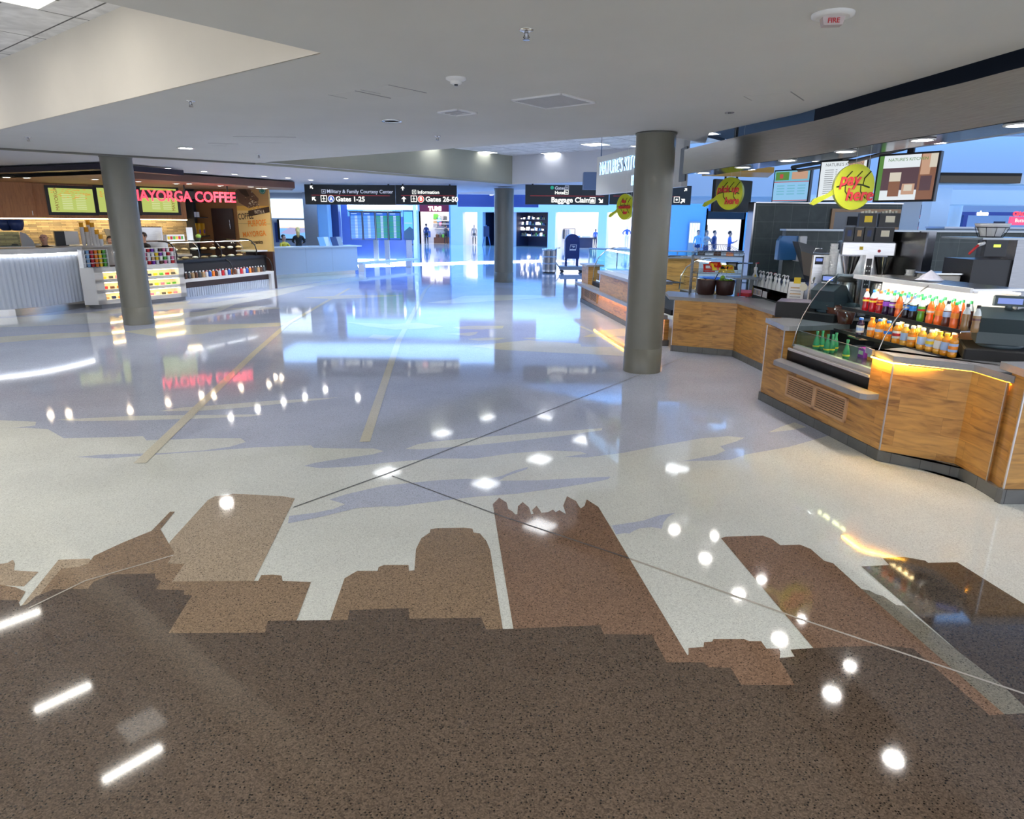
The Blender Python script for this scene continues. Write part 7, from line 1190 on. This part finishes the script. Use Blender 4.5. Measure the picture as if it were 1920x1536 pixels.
for px_, w_ in ((638, 0.12), (776, 0.2)): x = XB(px_)-XB(640); MB().bb(x, x+w_, -0.3, -0.15, 0.0, z+0.3, 'pale blue wall').build('post', t)
MB().bb(0.5, Wb_*0.9, -0.5, 0.0, 0.0, 0.08, 'led blue').build('floor_light', t)
m = MB(); a_ = G(680, 494, 0.35); b_ = G(785, 486, 0.35); t = T('bench', 'white glowing bench in front of the dark enclosure', 'bench', (a_.x, a_.y, 0), math.atan2((b_-a_).y, (b_-a_).x)); Lb_ = (b_-a_).length; MB().bb(0, Lb_, 0, 0.5, 0.30, 0.38, 'white').build('seat', t)
for x in (0.2, Lb_-0.5): MB().bb(x, x+0.1, 0.1, 0.4, 0, 0.3, 'pillar steel').build('leg', t)
# ---- hanging wayfinding signs
EM('sign text', (0.95, 0.97, 0.9), 1.0); EM('sign dim', (0.4, 0.45, 0.6), 0.9); M('sign dark', (0.012, 0.018, 0.024), 0.5); EM('sign line', (0.4, 0.02, 0.03), 0.7); EM('badge blue', (0.03, 0.1, 0.5), 0.9); EM('badge red', (0.8, 0.06, 0.04), 0.9); EM('badge green', (0.0, 0.3, 0.2), 0.8)
def arrow(m, cx_, cz, s_, ang, mat, y=-0.006):
    P_ = [(-0.5, -0.13), (0.0, -0.13), (0.0, -0.5), (0.5, 0), (0.0, 0.5), (0.0, 0.13), (-0.5, 0.13)]; ca, sa = math.cos(ang), math.sin(ang)
    m.add([(cx_+s_*(x*ca-z*sa), y, cz+s_*(x*sa+z*ca)) for x, z in P_], [tuple(range(7))], mat)
def icon(m, x, z, s_, mat, kind, y=-0.006):
    m.vp(x, x+s_, z, z+s_, y, mat); m.vp(x+s_*0.1, x+s_*0.9, z+s_*0.1, z+s_*0.9, y-0.001, 'sign dark')
    if kind == 'plane': m.vp(x+s_*0.45, x+s_*0.55, z+s_*0.18, z+s_*0.85, y-0.002, mat); m.add([(x+s_*0.5, y-0.0022, z+s_*0.65), (x+s_*0.15, y-0.0022, z+s_*0.4), (x+s_*0.5, y-0.0022, z+s_*0.48), (x+s_*0.85, y-0.0022, z+s_*0.4)], [(0, 1, 2, 3)], mat)
    elif kind == 'bed': m.vp(x+s_*0.2, x+s_*0.8, z+s_*0.3, z+s_*0.5, y-0.002, mat); m.vp(x+s_*0.25, x+s_*0.45, z+s_*0.55, z+s_*0.7, y-0.002, mat)
    elif kind == 'bag': m.vp(x+s_*0.2, x+s_*0.8, z+s_*0.2, z+s_*0.65, y-0.002, mat); m.vp(x+s_*0.4, x+s_*0.6, z+s_*0.65, z+s_*0.75, y-0.002, mat)
    else: m.add([(x+s_*(0.5+0.28*(1 if k % 2 == 0 else 0.45)*math.sin(k*0.628)), y-0.002, z+s_*(0.5+0.28*(1 if k % 2 == 0 else 0.45)*math.cos(k*0.628))) for k in range(10)], [tuple(range(10))], mat)
def disc(m, x, z, r_, mat, y=-0.006): m.add([(x+r_*math.cos(a*0.4488), y, z+r_*math.sin(a*0.4488)) for a in range(14)], [tuple(range(14))], mat)
ys = 22.9; zs0, zs1 = 2.5, 3.17
def XS(px, Y=ys): return Dp(px, 365, Y).x
def hsign(px0, px1, Y, label, grp='hanging direction signs'):
    z0 = Dp((px0+px1)/2, 384, Y).z; z1 = min(3.19, Dp((px0+px1)/2, 345.5, Y).z); t = T('direction_sign', label, 'sign', (XS(px0, Y), Y, z0), 0, grp); L_ = XS(px1, Y)-XS(px0, Y); MB().bb(0, L_, 0, 0.16, 0, z1-z0, 'sign dark').build('casing', t)
    for x in (0.2, L_-0.25): MB().bb(x, x+0.05, 0.06, 0.1, z1-z0, 3.24-z0, 'sign dark').build('hanger', t)
    return t, L_, z1-z0, L_/(px1-px0)
t, L_, h_, k_ = hsign(571.5, 741, ys, 'black hanging direction sign to Gates 1-25 with blue A badge')
m = MB(); x = lambda px: (px-571.5)*k_; arrow(m, x(585), h_*0.86, 0.13, math.radians(135), 'sign text'); arrow(m, x(588), h_*0.28, 0.17, math.radians(135), 'sign text'); icon(m, x(603.5), h_*0.55, 0.13, 'sign dim', 'star'); icon(m, x(601), h_*0.14, 0.20, 'sign text', 'plane'); disc(m, x(620.5), h_*0.28, 0.11, 'sign text'); disc(m, x(620.5), h_*0.28, 0.095, 'badge blue', -0.007); m.bb(x(584), x(731), -0.006, -0.004, h_*0.455, h_*0.475, 'sign line'); m.build('symbols', t)
text('Military & Family Courtesy Center', 0.155, 'sign dim', 'lettering', t, (x(613), -0.006, h_*0.58), ex=0.001, bold=0.002); text('Gates 1-25', 0.215, 'sign text', 'lettering', t, (x(629), -0.006, h_*0.17), ex=0.001, bold=0.006); text('A', 0.16, 'sign text', 'lettering', t, (x(620.5), -0.009, h_*0.20), ex=0.001, align='CENTER', bold=0.004)
t, L_, h_, k_ = hsign(742, 856, ys-0.1, 'black hanging direction sign to Information and Gates 26-50 with red B badge')
m = MB(); x = lambda px: (px-742)*k_; arrow(m, x(755.5), h_*0.83, 0.13, math.radians(90), 'sign text'); arrow(m, x(757), h_*0.28, 0.17, math.radians(90), 'sign text'); icon(m, x(773), h_*0.54, 0.13, 'sign text', 'star'); icon(m, x(770), h_*0.14, 0.20, 'sign text', 'plane'); disc(m, x(789), h_*0.28, 0.11, 'sign text'); disc(m, x(789), h_*0.28, 0.095, 'badge red', -0.007); m.bb(x(752), x(852), -0.006, -0.004, h_*0.455, h_*0.475, 'sign line'); m.build('symbols', t)
text('Information', 0.15, 'sign text', 'lettering', t, (x(783), -0.006, h_*0.56), ex=0.001, bold=0.003); text('Gates 26-50', 0.215, 'sign text', 'lettering', t, (x(797.5), -0.006, h_*0.17), ex=0.001, bold=0.006); text('B', 0.16, 'sign text', 'lettering', t, (x(789), -0.009, h_*0.20), ex=0.001, align='CENTER', bold=0.004)
t, L_, h_, k_ = hsign(985, 1142, 21.9, 'black hanging direction sign to Baggage Claim and Hotel')
m = MB(); x = lambda px: (px-985)*k_; disc(m, x(1035), h_*0.85, 0.055, 'badge green'); icon(m, x(1059), h_*0.76, 0.12, 'sign dim', 'plane'); icon(m, x(1058), h_*0.52, 0.13, 'sign text', 'bed'); icon(m, x(1106), h_*0.08, 0.18, 'sign text', 'bag'); arrow(m, x(1127), h_*0.21, 0.18, math.radians(-45), 'sign text'); m.bb(x(994), x(1133), -0.006, -0.004, h_*0.43, h_*0.45, 'sign line'); m.build('symbols', t)
text('Gates', 0.135, 'sign dim', 'lettering', t, (x(1040), -0.006, h_*0.76), ex=0.001, bold=0.002); text('Hotel', 0.135, 'sign text', 'lettering', t, (x(1040), -0.006, h_*0.53), ex=0.001, bold=0.003); text('Baggage Claim', 0.215, 'sign text', 'lettering', t, (x(1033.5), -0.006, h_*0.12), ex=0.001, bold=0.006)
t, L_, h_, k_ = hsign(1144, 1296, 21.9, 'dark direction sign with upward arrows partly hidden by the right column', 'hanging direction signs')
m = MB(); x = lambda px: (px-1144)*k_; icon(m, x(1264), h_*0.12, 0.18, 'sign text', 'star'); arrow(m, x(1281), h_*0.21, 0.18, math.radians(45), 'sign text'); arrow(m, x(1285), h_*0.8, 0.12, math.radians(45), 'sign text'); m.bb(x(1150), x(1275), -0.006, -0.004, h_*0.43, h_*0.45, 'sign line'); m.build('symbols', t)
t = T('direction_sign', 'dark blue farther overhead sign seen between the two pairs of black signs', 'sign', (Dp(858, 365, 34).x, 34, Dp(900, 388, 34).z), 0); L_ = Dp(1010, 365, 34).x-Dp(858, 365, 34).x; h_ = 1.25; MB().bb(0, L_, 0, 0.2, 0, h_, 'deep blue').build('casing', t); text('B', 0.42, 'sign text', 'lettering', t, (Dp(922, 365, 34).x-Dp(858, 365, 34).x, -0.006, 0.55), ex=0.001, bold=0.02, align='CENTER')
for x_ in (0.3, L_-0.3): MB().bb(x_, x_+0.06, 0.06, 0.12, h_, 5.8-t.location.z, 'deep blue').build('hanger', t)
# ---- litter bin, mailbox on a dolly
g_ = G(1030, 513); t = T('litter_bin', 'cylindrical steel litter bin with perforated bands, left of the mailbox', 'litter bin', (g_.x, g_.y+0.3, 0)); MB().lathe([(0.30, 0.06), (0.30, 0.95), (0.31, 0.97)], 'brushed steel', 32).build('shell', t); MB().lathe([(0.31, 0.97), (0.31, 1.0), (0.2, 1.02), (0.19, 0.9)], 'chrome', 28).build('rim', t); MB().lathe([(0.27, 0), (0.27, 0.06)], 'black', 20).build('foot', t)
for k in range(3): MB().lathe([(0.303, 0.15+0.28*k), (0.303, 0.37+0.28*k)], 'dark steel', 32).build('band', t)
g_ = G(1072, 512); t = T('mailbox', 'dark blue street mailbox with white eagle emblem', 'mailbox', (g_.x, g_.y+0.35, 0.27), 0); M('mail blue', (0.012, 0.035, 0.16), 0.35)
pf = [(-0.30, 0.32)]+[(-0.30*math.cos(a*math.pi/12), 1.05+0.28*math.sin(a*math.pi/12)) for a in range(13)]+[(0.30, 0.32)]; MB().xprism(pf, -0.3, 0.3, 'mail blue').build('body', t)
for x in (-0.27, 0.21):
    for y in (-0.27, 0.21): MB().bb(x, x+0.06, y, y+0.06, 0, 0.32, 'mail blue').build('leg', t)
MB().bb(-0.24, 0.24, -0.32, -0.3, 1.0, 1.22, 'mail blue').build('chute_door', t)
m = MB(); m.add([(-0.12, -0.305, 0.66), (0.15, -0.305, 0.66), (0.18, -0.305, 0.9), (-0.09, -0.305, 0.9)], [(0, 1, 2, 3)], 'white'); m.add([(-0.1, -0.307, 0.72), (0.14, -0.307, 0.72), (0.16, -0.307, 0.88), (-0.08, -0.307, 0.88)], [(0, 1, 2, 3)], 'mail blue'); m.add([(-0.08, -0.309, 0.85), (0.13, -0.309, 0.82), (-0.02, -0.309, 0.74), (0.04, -0.309, 0.8)], [(0, 1, 2, 3)], 'white'); m.build('emblem', t)
m2_ = MB(); m2_.add([(-0.3, 0, 1.05), (-0.38, -0.1, 0.95)], [], 'mail blue'); 
t = T('dolly', 'low grey wheeled dolly under the mailbox', 'dolly', (g_.x, g_.y+0.35, 0), 0); MB().bev(-0.50, 0.50, -0.4, 0.4, 0.13, 0.265, 'grey', 0.02).build('platform', t)
for x in (-0.4, 0.4):
    for y in (-0.33, 0.33): MB().lathe([(0.06, -0.02), (0.06, 0.02)], 'black', 14, axis='y', o=(x, y, 0.062)).build('wheel', t)
MB().tube([(-0.5, 0, 0.2), (-0.66, 0, 0.4), (-0.66, 0, 1.0), (-0.5, 0, 1.02)], 0.02, 'dark grey', 8).build('handle', t)
# ---- far shops
def YS(px): return 64.0-(px-845)/350.0*9.0
def SP(px, py=430): d = ray(px, py); a, b = Vector((Dp(845, 430, 64).x, 64)), Vector((Dp(1195, 430, 55).x, 55)); tt = (b-a).normalized(); n_ = Vector((-tt.y, tt.x)); k = (a.x*n_.x+a.y*n_.y)/(d.x*n_.x+d.y*n_.y); return Vector((d.x*k, d.y*k))
segs = [(845, 868), (895, 905), (928, 963), (1027, 1041), (1121, 1137), (1186, 1260)]
m = MB(); 
for a, b in segs: m.wall(SP(a), SP(b), 0, 2.9, 'pale blue wall', 0.5, 1)
m.wall(SP(845), SP(1260), 2.9, 5.8, 'pale blue wall', 0.5, 1); o = m.build('wall_far_shops'); o['kind'] = 'structure'
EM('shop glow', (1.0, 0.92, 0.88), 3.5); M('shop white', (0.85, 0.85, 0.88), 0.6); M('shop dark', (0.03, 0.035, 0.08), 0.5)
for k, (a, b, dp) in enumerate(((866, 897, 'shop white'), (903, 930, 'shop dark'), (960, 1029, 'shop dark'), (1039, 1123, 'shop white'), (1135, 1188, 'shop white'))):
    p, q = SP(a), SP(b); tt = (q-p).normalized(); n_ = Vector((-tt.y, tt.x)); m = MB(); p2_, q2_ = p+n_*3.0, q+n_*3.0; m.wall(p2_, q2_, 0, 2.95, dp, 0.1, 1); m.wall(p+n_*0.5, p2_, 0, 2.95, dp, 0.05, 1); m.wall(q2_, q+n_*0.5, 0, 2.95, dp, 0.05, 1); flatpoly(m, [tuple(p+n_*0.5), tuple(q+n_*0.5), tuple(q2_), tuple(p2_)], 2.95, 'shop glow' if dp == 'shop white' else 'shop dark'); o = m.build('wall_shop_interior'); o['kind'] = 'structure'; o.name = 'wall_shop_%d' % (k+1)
def at_shop(px, off, z=0): p = SP(px); return (p.x*(1+off/60), p.y*(1+off/60), z)
figure('mannequin', 'headless looking grey suited mannequin in the left shop window', 'mannequin', at_shop(889, 1.6), 0, 1.85, 'grey', 'grey', 'dark grey', None, 'stand', shoes='grey')
figure('mannequin', 'white mannequin in blue top and pale shorts in the right shop window', 'mannequin', at_shop(1176, 1.5), 0.2, 1.9, 'white', 'blue', 'white', 'white', 'hips', shoes='white')
figure('mannequin', 'mannequin in blue jacket at the right of the clothing shop opening', 'mannequin', at_shop(1117, 2.4), 0.2, 1.6, 'dark grey', 'blue', 'navy', None, 'stand')
rg = random.Random(9)
for k, (px_, c) in enumerate([(1046+i*4, rg.choice(['white', 'grey', 'dark grey', 'tan', 'navy'])) for i in range(7)]):
    o = MB().xprism([(-0.06, 0.7), (0.06, 0.7), (0.07, 1.5), (-0.07, 1.5)], 0, 0.4, c).build('hanging_garment'); o.location = at_shop(px_, 1.9); tag(o, '%s garment hanging on the rail of the clothing shop, %s' % (c, ordn[k]), 'garment', 'garments on the shop rail')
t = T('garment_rail', 'dark garment rail in the clothing shop behind the mailbox', 'rail', at_shop(1057, 1.9), 0)
MB().tube([(-1.0, 0.2, 1.55), (1.0, 0.2, 1.55)], 0.03, 'black', 6).build('bar', t)
for x in (-1.0, 1.0): MB().tube([(x, 0.2, 0), (x, 0.2, 1.55)], 0.03, 'black', 6).build('leg', t)
t = T('display_table', 'dark table with folded clothes in the clothing shop', 'table', at_shop(1092, 1.5), 0); MB().bb(-1.0, 1.0, -0.3, 0.3, 0.8, 0.86, 'dark grey').build('tabletop', t); MB().bb(-0.9, 0.9, -0.2, 0.2, 0, 0.8, 'shop dark').build('base', t); MB().bb(-0.8, -0.2, -0.2, 0.2, 0.86, 1.0, 'light blue').build('folded_clothes', t); MB().bb(0.0, 0.7, -0.2, 0.2, 0.86, 0.98, 'white').build('folded_clothes', t)
for r_ in range(4):
    t = T('shop_shelf', 'lit shelf of glittering goods in the dark centre shop, %s from the floor' % ('lowest', 'second', 'third', 'topmost')[r_], 'shelf', at_shop(995, 1.8, 0.9+0.48*r_), math.atan2((SP(1027)-SP(963)).y, (SP(1027)-SP(963)).x), 'shelves in the centre shop'); MB().bb(-1.45, 1.45, 0, 0.3, -0.03, 0, 'grey').build('board', t); m = MB()
    for k in range(18): x = -1.4+k*0.158; hh = rg.uniform(0.08, 0.3); m.bb(x, x+0.1, 0.02, 0.2, 0, hh, rg.choice(['shop glow', 'white', 'lettuce', 'grey', 'navy', 'tan', 'shop glow']))
    m.build('goods', t)['kind'] = 'stuff'
t = T('easel', 'blue folding easel sign in the dark shop entrance beside the middle column', 'easel', at_shop(912, -0.8), 0); MB().tube([(-0.35, 0, 0), (0, 0, 1.8)], 0.04, 'mid blue', 5).build('leg', t); MB().tube([(0.35, 0, 0), (0, 0, 1.8)], 0.04, 'mid blue', 5).build('leg', t); MB().bb(-0.25, 0.25, -0.05, 0, 0.8, 1.7, 'shop dark').build('board', t)
# luggage shop with red fascia
yl = 66.0
def XL(px): return Dp(px, 430, yl).x
m = MB(); m.bb(XL(776), XL(788), yl, yl+0.5, 0, 5.8, 'pale blue wall'); m.bb(XL(845), SP(846).x+0.3, yl-1.5, yl+0.5, 0, 5.8, 'light blue'); m.bb(XL(788), XL(845), yl, yl+0.5, 3.9, 5.8, 'pale blue wall'); m.bb(XL(500), XL(776), yl, yl+0.5, 0, 5.8, 'mid blue'); o = m.build('wall_luggage_shop'); o['kind'] = 'structure'
m = MB(); m.bb(XL(788), XL(845), yl+3, yl+3.2, 0, 3, 'shop white'); m.bb(XL(786), XL(788), yl, yl+3, 0, 3, 'shop white'); m.bb(XL(845), XL(847), yl, yl+3, 0, 3, 'shop white'); m.add([(XL(788), yl, 3.0), (XL(845), yl, 3.0), (XL(845), yl+3, 3.0), (XL(788), yl+3, 3.0)], [(3, 2, 1, 0)], 'shop glow'); o = m.build('wall_luggage_back'); o['kind'] = 'structure'
M('maroon', (0.30, 0.01, 0.03), 0.4, e=0.05, ec=(0.4, 0.01, 0.04)); t = T('shop_fascia', 'dark red shop fascia with white glowing name sign', 'sign', (XL(788), yl-0.12, 2.95), 0); Wl = XL(845)-XL(788); MB().bb(0, Wl, 0, 0.1, 0, 0.95, 'maroon').build('panel', t); EM('white glow', (0.9, 0.95, 1), 3); text('TUMI', 0.52, 'white glow', 'lettering', t, (Wl*0.5, -0.03, 0.12), ex=0.02, bold=0.03, align='CENTER')
for k in range(14):
    px_, z, c, s_ = [(812, 2.3, 'green', .5), (824, 2.3, 'grey', .4), (830, 2.2, 'dark grey', .4), (818, 2.0, 'light blue', .5), (811, 1.9, 'tan', .4), (822, 1.7, 'pink', .4), (827, 1.65, 'dark grey', .5), (811, 1.5, 'grey', .4), (835, 1.5, 'navy', .5), (814, 0.55, 'brown', .3), (820, 0.55, 'dark grey', .3), (826, 0.55, 'green', .3), (795, 0.55, 'blue', .6), (838, 0.6, 'navy', .6)][k]
    t = T('travel_bag', '%s travel bag in the luggage shop, %s' % (c, ('high on the display wall, number %d' % (k+1)) if z > 1 else 'on the lower deck, number %d' % (k-8)), 'bag', (XL(px_), yl+2.6, z), 0, 'bags in the luggage shop'); MB().bev(-s_/2, s_/2, -0.15, 0.15, 0, s_, c, 0.06).build('bag', t); MB().tube([(-s_*0.2, 0, s_), (-s_*0.2, 0, s_+0.12), (s_*0.2, 0, s_+0.12), (s_*0.2, 0, s_)], 0.02, 'black', 5).build('handle', t)
for z in (1.42, 1.86, 2.18): o = MB(); o.bb(XL(808), XL(840), yl+2.4, yl+2.99, z-0.04, z, 'shop white'); tag(o.build('wall_shelf'), 'white wall shelf in the luggage shop at %s height' % {1.42: 'lowest', 1.86: 'middle', 2.18: 'top'}[z], 'shelf', 'white shelves in the luggage shop')
o = MB(); o.bb(XL(808), XL(840), yl+2.2, yl+2.99, 0, 0.54, 'brown'); tag(o.build('display_plinth'), 'brown display plinth in the luggage shop', 'plinth')
figure('person', 'dark dressed person standing at the luggage shop entrance', 'person', (XL(803), yl-1.5, 0), math.pi, 1.85, 'skin', 'navy', 'black', 'dark hair', 'stand')
figure('person', 'second dark dressed person beside the doorway of the luggage shop', 'person', (XL(834), yl+0.8, 0), 2.5, 1.75, 'skin', 'dark grey', 'black', 'dark hair', 'work')
figure('person', 'person in blue walking at the left side of the luggage shop', 'person', (XL(779), yl-3, 0), 2.0, 1.75, 'skin', 'blue', 'navy', 'dark hair', 'stand')
# ---- right of the column: food court side
yr = 44.0
def XR(px, Y=44.0): return Dp(px, 430, Y).x
m = MB(); m.bb(XR(1195), XR(1325), yr, yr+0.5, 0, 5.8, 'light blue'); m.bb(XR(1325), XR(1393), yr, yr+0.5, 2.75, 5.8, 'mid blue'); m.bb(XR(1393), XR(1450), yr, yr+0.5, 0, 5.8, 'light blue'); m.bb(XR(1322), XR(1396), yr+3, yr+3.2, 0, 3, 'shop white'); m.bb(XR(1322), XR(1325), yr, yr+3, 0, 3, 'shop white'); m.bb(XR(1393), XR(1396), yr, yr+3, 0, 3, 'shop white'); m.add([(XR(1325), yr+0.5, 2.8), (XR(1393), yr+0.5, 2.8), (XR(1393), yr+3, 2.8), (XR(1325), yr+3, 2.8)], [(3, 2, 1, 0)], 'shop glow'); o = m.build('wall_right_shop'); o['kind'] = 'structure'
t = MB(); t.bb(XR(1324), XR(1392), yr-0.15, yr-0.01, 2.35, 2.85, 'black'); tag(t.build('shop_fascia'), 'black fascia above the bright white shop opening right of the column', 'sign')
t = MB(); t.bb(XR(1334), XR(1350), yr+2.8, yr+2.95, 0.2, 2.0, 'dark grey'); t.bb(XR(1337), XR(1347), yr+2.78, yr+2.8, 0.4, 1.7, 'tan'); tag(t.build('wall_poster'), 'dark poster with a tan figure inside the bright white shop', 'poster')
t = T('vertical_light_screen', 'glowing vertical display with blue white bars left of the bright white shop', 'display', (XR(1292), yr-0.25, 0.9), 0); m = MB(); 
for k in range(4): m.bb(k*0.16, k*0.16+0.12, 0, 0.05, 0, 1.2, 'panel glow')
m.build('tube', t)['kind'] = 'stuff'; MB().bb(-0.05, 0.65, 0.05, 0.1, -0.9, 1.3, 'grey').build('backing', t)
for k, (px_, Y, c, ps, l) in enumerate(((1310, 38, 'light blue', 'stand', 'leftmost person in pale blue'), (1326, 36, 'grey', 'work', 'second person, in grey'), (1341, 36.5, 'navy', 'stand', 'third person, in dark navy'), (1370, 34, 'blue', 'work', 'rightmost person in bright blue with dark hair'))):
    figure('person', l+', in the queue before the bright white shop', 'person', (XR(px_, Y), Y, 0), 0.4*k, 1.72, 'skin', c, 'navy', 'dark hair', ps, 'people in the queue')
# glass railing
t = T('glass_railing', 'glass railing with steel posts beyond the far serving counter', 'railing', (0, 0, 0)); a_, b_ = Dp(1105, 470, 27), Dp(1395, 470, 24); a_ = Vector((a_.x, a_.y)); b_ = Vector((b_.x, b_.y)); m = MB(); m.wall(a_, b_, 0.15, 1.05, 'green edge glass', 0.02, 1); m.build('glass_panel', t); m = MB(); m.tube([(a_.x, a_.y, 1.08), (b_.x, b_.y, 1.08)], 0.03, 'pillar steel', 8); m.build('handrail', t)
for k in range(6): p = a_+(b_-a_)*(k/5); MB().tube([(p.x, p.y, 0), (p.x, p.y, 1.08)], 0.025, 'pillar steel', 6).build('post', t)
t = T('low_partition', 'white low partition with dark top behind the wire rack', 'partition', (Dp(1312, 470, 19).x, 19, 0), 0); Lq = Dp(1396, 470, 19).x-Dp(1312, 470, 19).x; MB().bb(0, Lq, 0, 0.15, 0, 1.3, 'solid white').build('panel', t); MB().bb(-0.02, Lq, -0.03, 0.18, 1.3, 1.34, 'dark grey').build('cap', t)
t = T('back_cabinet', 'low wooden cabinet behind the right column and glass cases', 'cabinet', (Dp(1250, 480, 17).x, 17, 0)); Lq = Dp(1312, 470, 17).x-Dp(1250, 470, 17).x; MB().bb(0, Lq, 0, 0.5, 0.02, 1.22, 'butcher wood').build('body', t); MB().bb(-0.02, Lq+0.02, -0.03, 0.52, 1.22, 1.27, 'grey solid top').build('top', t)
# far right: pale blue wall panels, red shop, service counters
yq = 25.0
def XQ(px, Y=25.0): return Dp(px, 420, Y).x
for k, (a, b, Y, mm, l) in enumerate(((1688, 1722, 16, 'blue white paint', 'tilted looking translucent panel right of the tall tiled wall'), (1741, 1775, 17, 'pale blue wall', 'wide pale blue column behind the low tiled wall'))):
    t = MB(); t.bb(XQ(a, Y), XQ(b, Y), Y, Y+0.4, 0, 2.95 if k else 2.62, mm); tag(t.build('wall_panel' if k == 0 else 'square_pillar'), l, 'panel' if k == 0 else 'pillar')
t = T('column', 'round pale blue column farther right behind the low tiled wall', 'column', (XQ(1787, 20), 20, 0)); MB().lathe([(0.17, 0), (0.17, 2.62)], 'pale blue wall', 24).build('shaft', t); MB().lathe([(0.19, 0), (0.19, 0.2)], 'pale blue wall', 24).build('base_sleeve', t)
m = MB(); m.bb(XQ(1600, 30), 40, 31, 31.3, 0, 2.95, 'lavender wall'); o = m.build('wall_far_right'); o['kind'] = 'structure'
t = T('shop_fascia', 'dark shop band with white and red glowing names at the right edge', 'sign', (XQ(1795, 26), 26, Dp(1850, 404, 26).z), 0); Lr_ = 9; MB().bb(0, Lr_, 0, 0.2, 0, 0.12, 'deep blue').build('band', t); EM('red glow', (0.9, 0.02, 0.03), 3); text('uban', 0.22, 'white glow', 'lettering', t, (0.65, -0.02, 0.0), ex=0.01, bold=0.01); text('CIAO GOURMET', 0.20, 'red glow', 'lettering', t, (2.0, -0.02, 0.0), ex=0.01, bold=0.01)
for x in (0.2, 8.5): MB().bb(x, x+0.15, 0.0, 0.15, -t.location.z, 0, 'deep blue').build('post', t)
t = T('backlit_sign', 'pink red backlit sign panel at the right edge below the red letters', 'sign', (XQ(1893, 24), 24, Dp(1893, 413, 24).z), 0); EM('pink glow', (0.6, 0.04, 0.12), 1.5); MB().bb(0, 2.5, 0, 0.08, -0.16, 0.12, 'pink glow').build('panel', t); text('Butterfield', 0.17, 'sign text', 'lettering', t, (0.15, -0.01, -0.06), ex=0.001); MB().bb(1.0, 1.1, 0.02, 0.08, -t.location.z, -0.16, 'grey').build('post', t)
t = T('steel_counter', 'distant steel service counter behind the low tiled wall at right', 'counter', (XQ(1800, 15), 15.5, 0), 0); MB().bb(0, 6, 0, 0.7, 0, 2.0, 'grey').build('cabinet', t); MB().bb(-0.02, 6, -0.02, 0.72, 2.0, 2.04, 'pillar steel').build('top', t); MB().bb(1.05, 1.3, -0.04, -0.02, 2.02, 2.16, 'shop dark').build('small_screen', t)
t = T('stock_display', 'colourful stock display between the pale blue panels', 'shelf', (XQ(1722, 22), 22, 0), 0); m = MB(); 
for j in range(6):
    for i in range(5): m.bb(i*0.09, i*0.09+0.07, 0, 0.2, 1.7+j*0.12, 1.78+j*0.12, rg.choice(['red', 'white', 'navy', 'tan', 'shop glow', 'grey']))
m.build('goods', t)['kind'] = 'stuff'; MB().bb(-0.05, 0.55, 0.2, 0.3, 0, 2.7, 'shop dark').build('rack', t)
m = MB(); m.bb(XQ(1755, 12.5), XQ(1905, 12.5), 12.6, 12.9, 2.80, 2.92, 'bronze'); m.bb(XQ(1755, 12.5), XQ(1905, 12.5), 12.6, 12.65, 2.92, 2.97, 'matte black'); tag(m.build('ceiling_bar'), 'brown horizontal canopy bar to the right of the nearest menu screen', 'canopy')
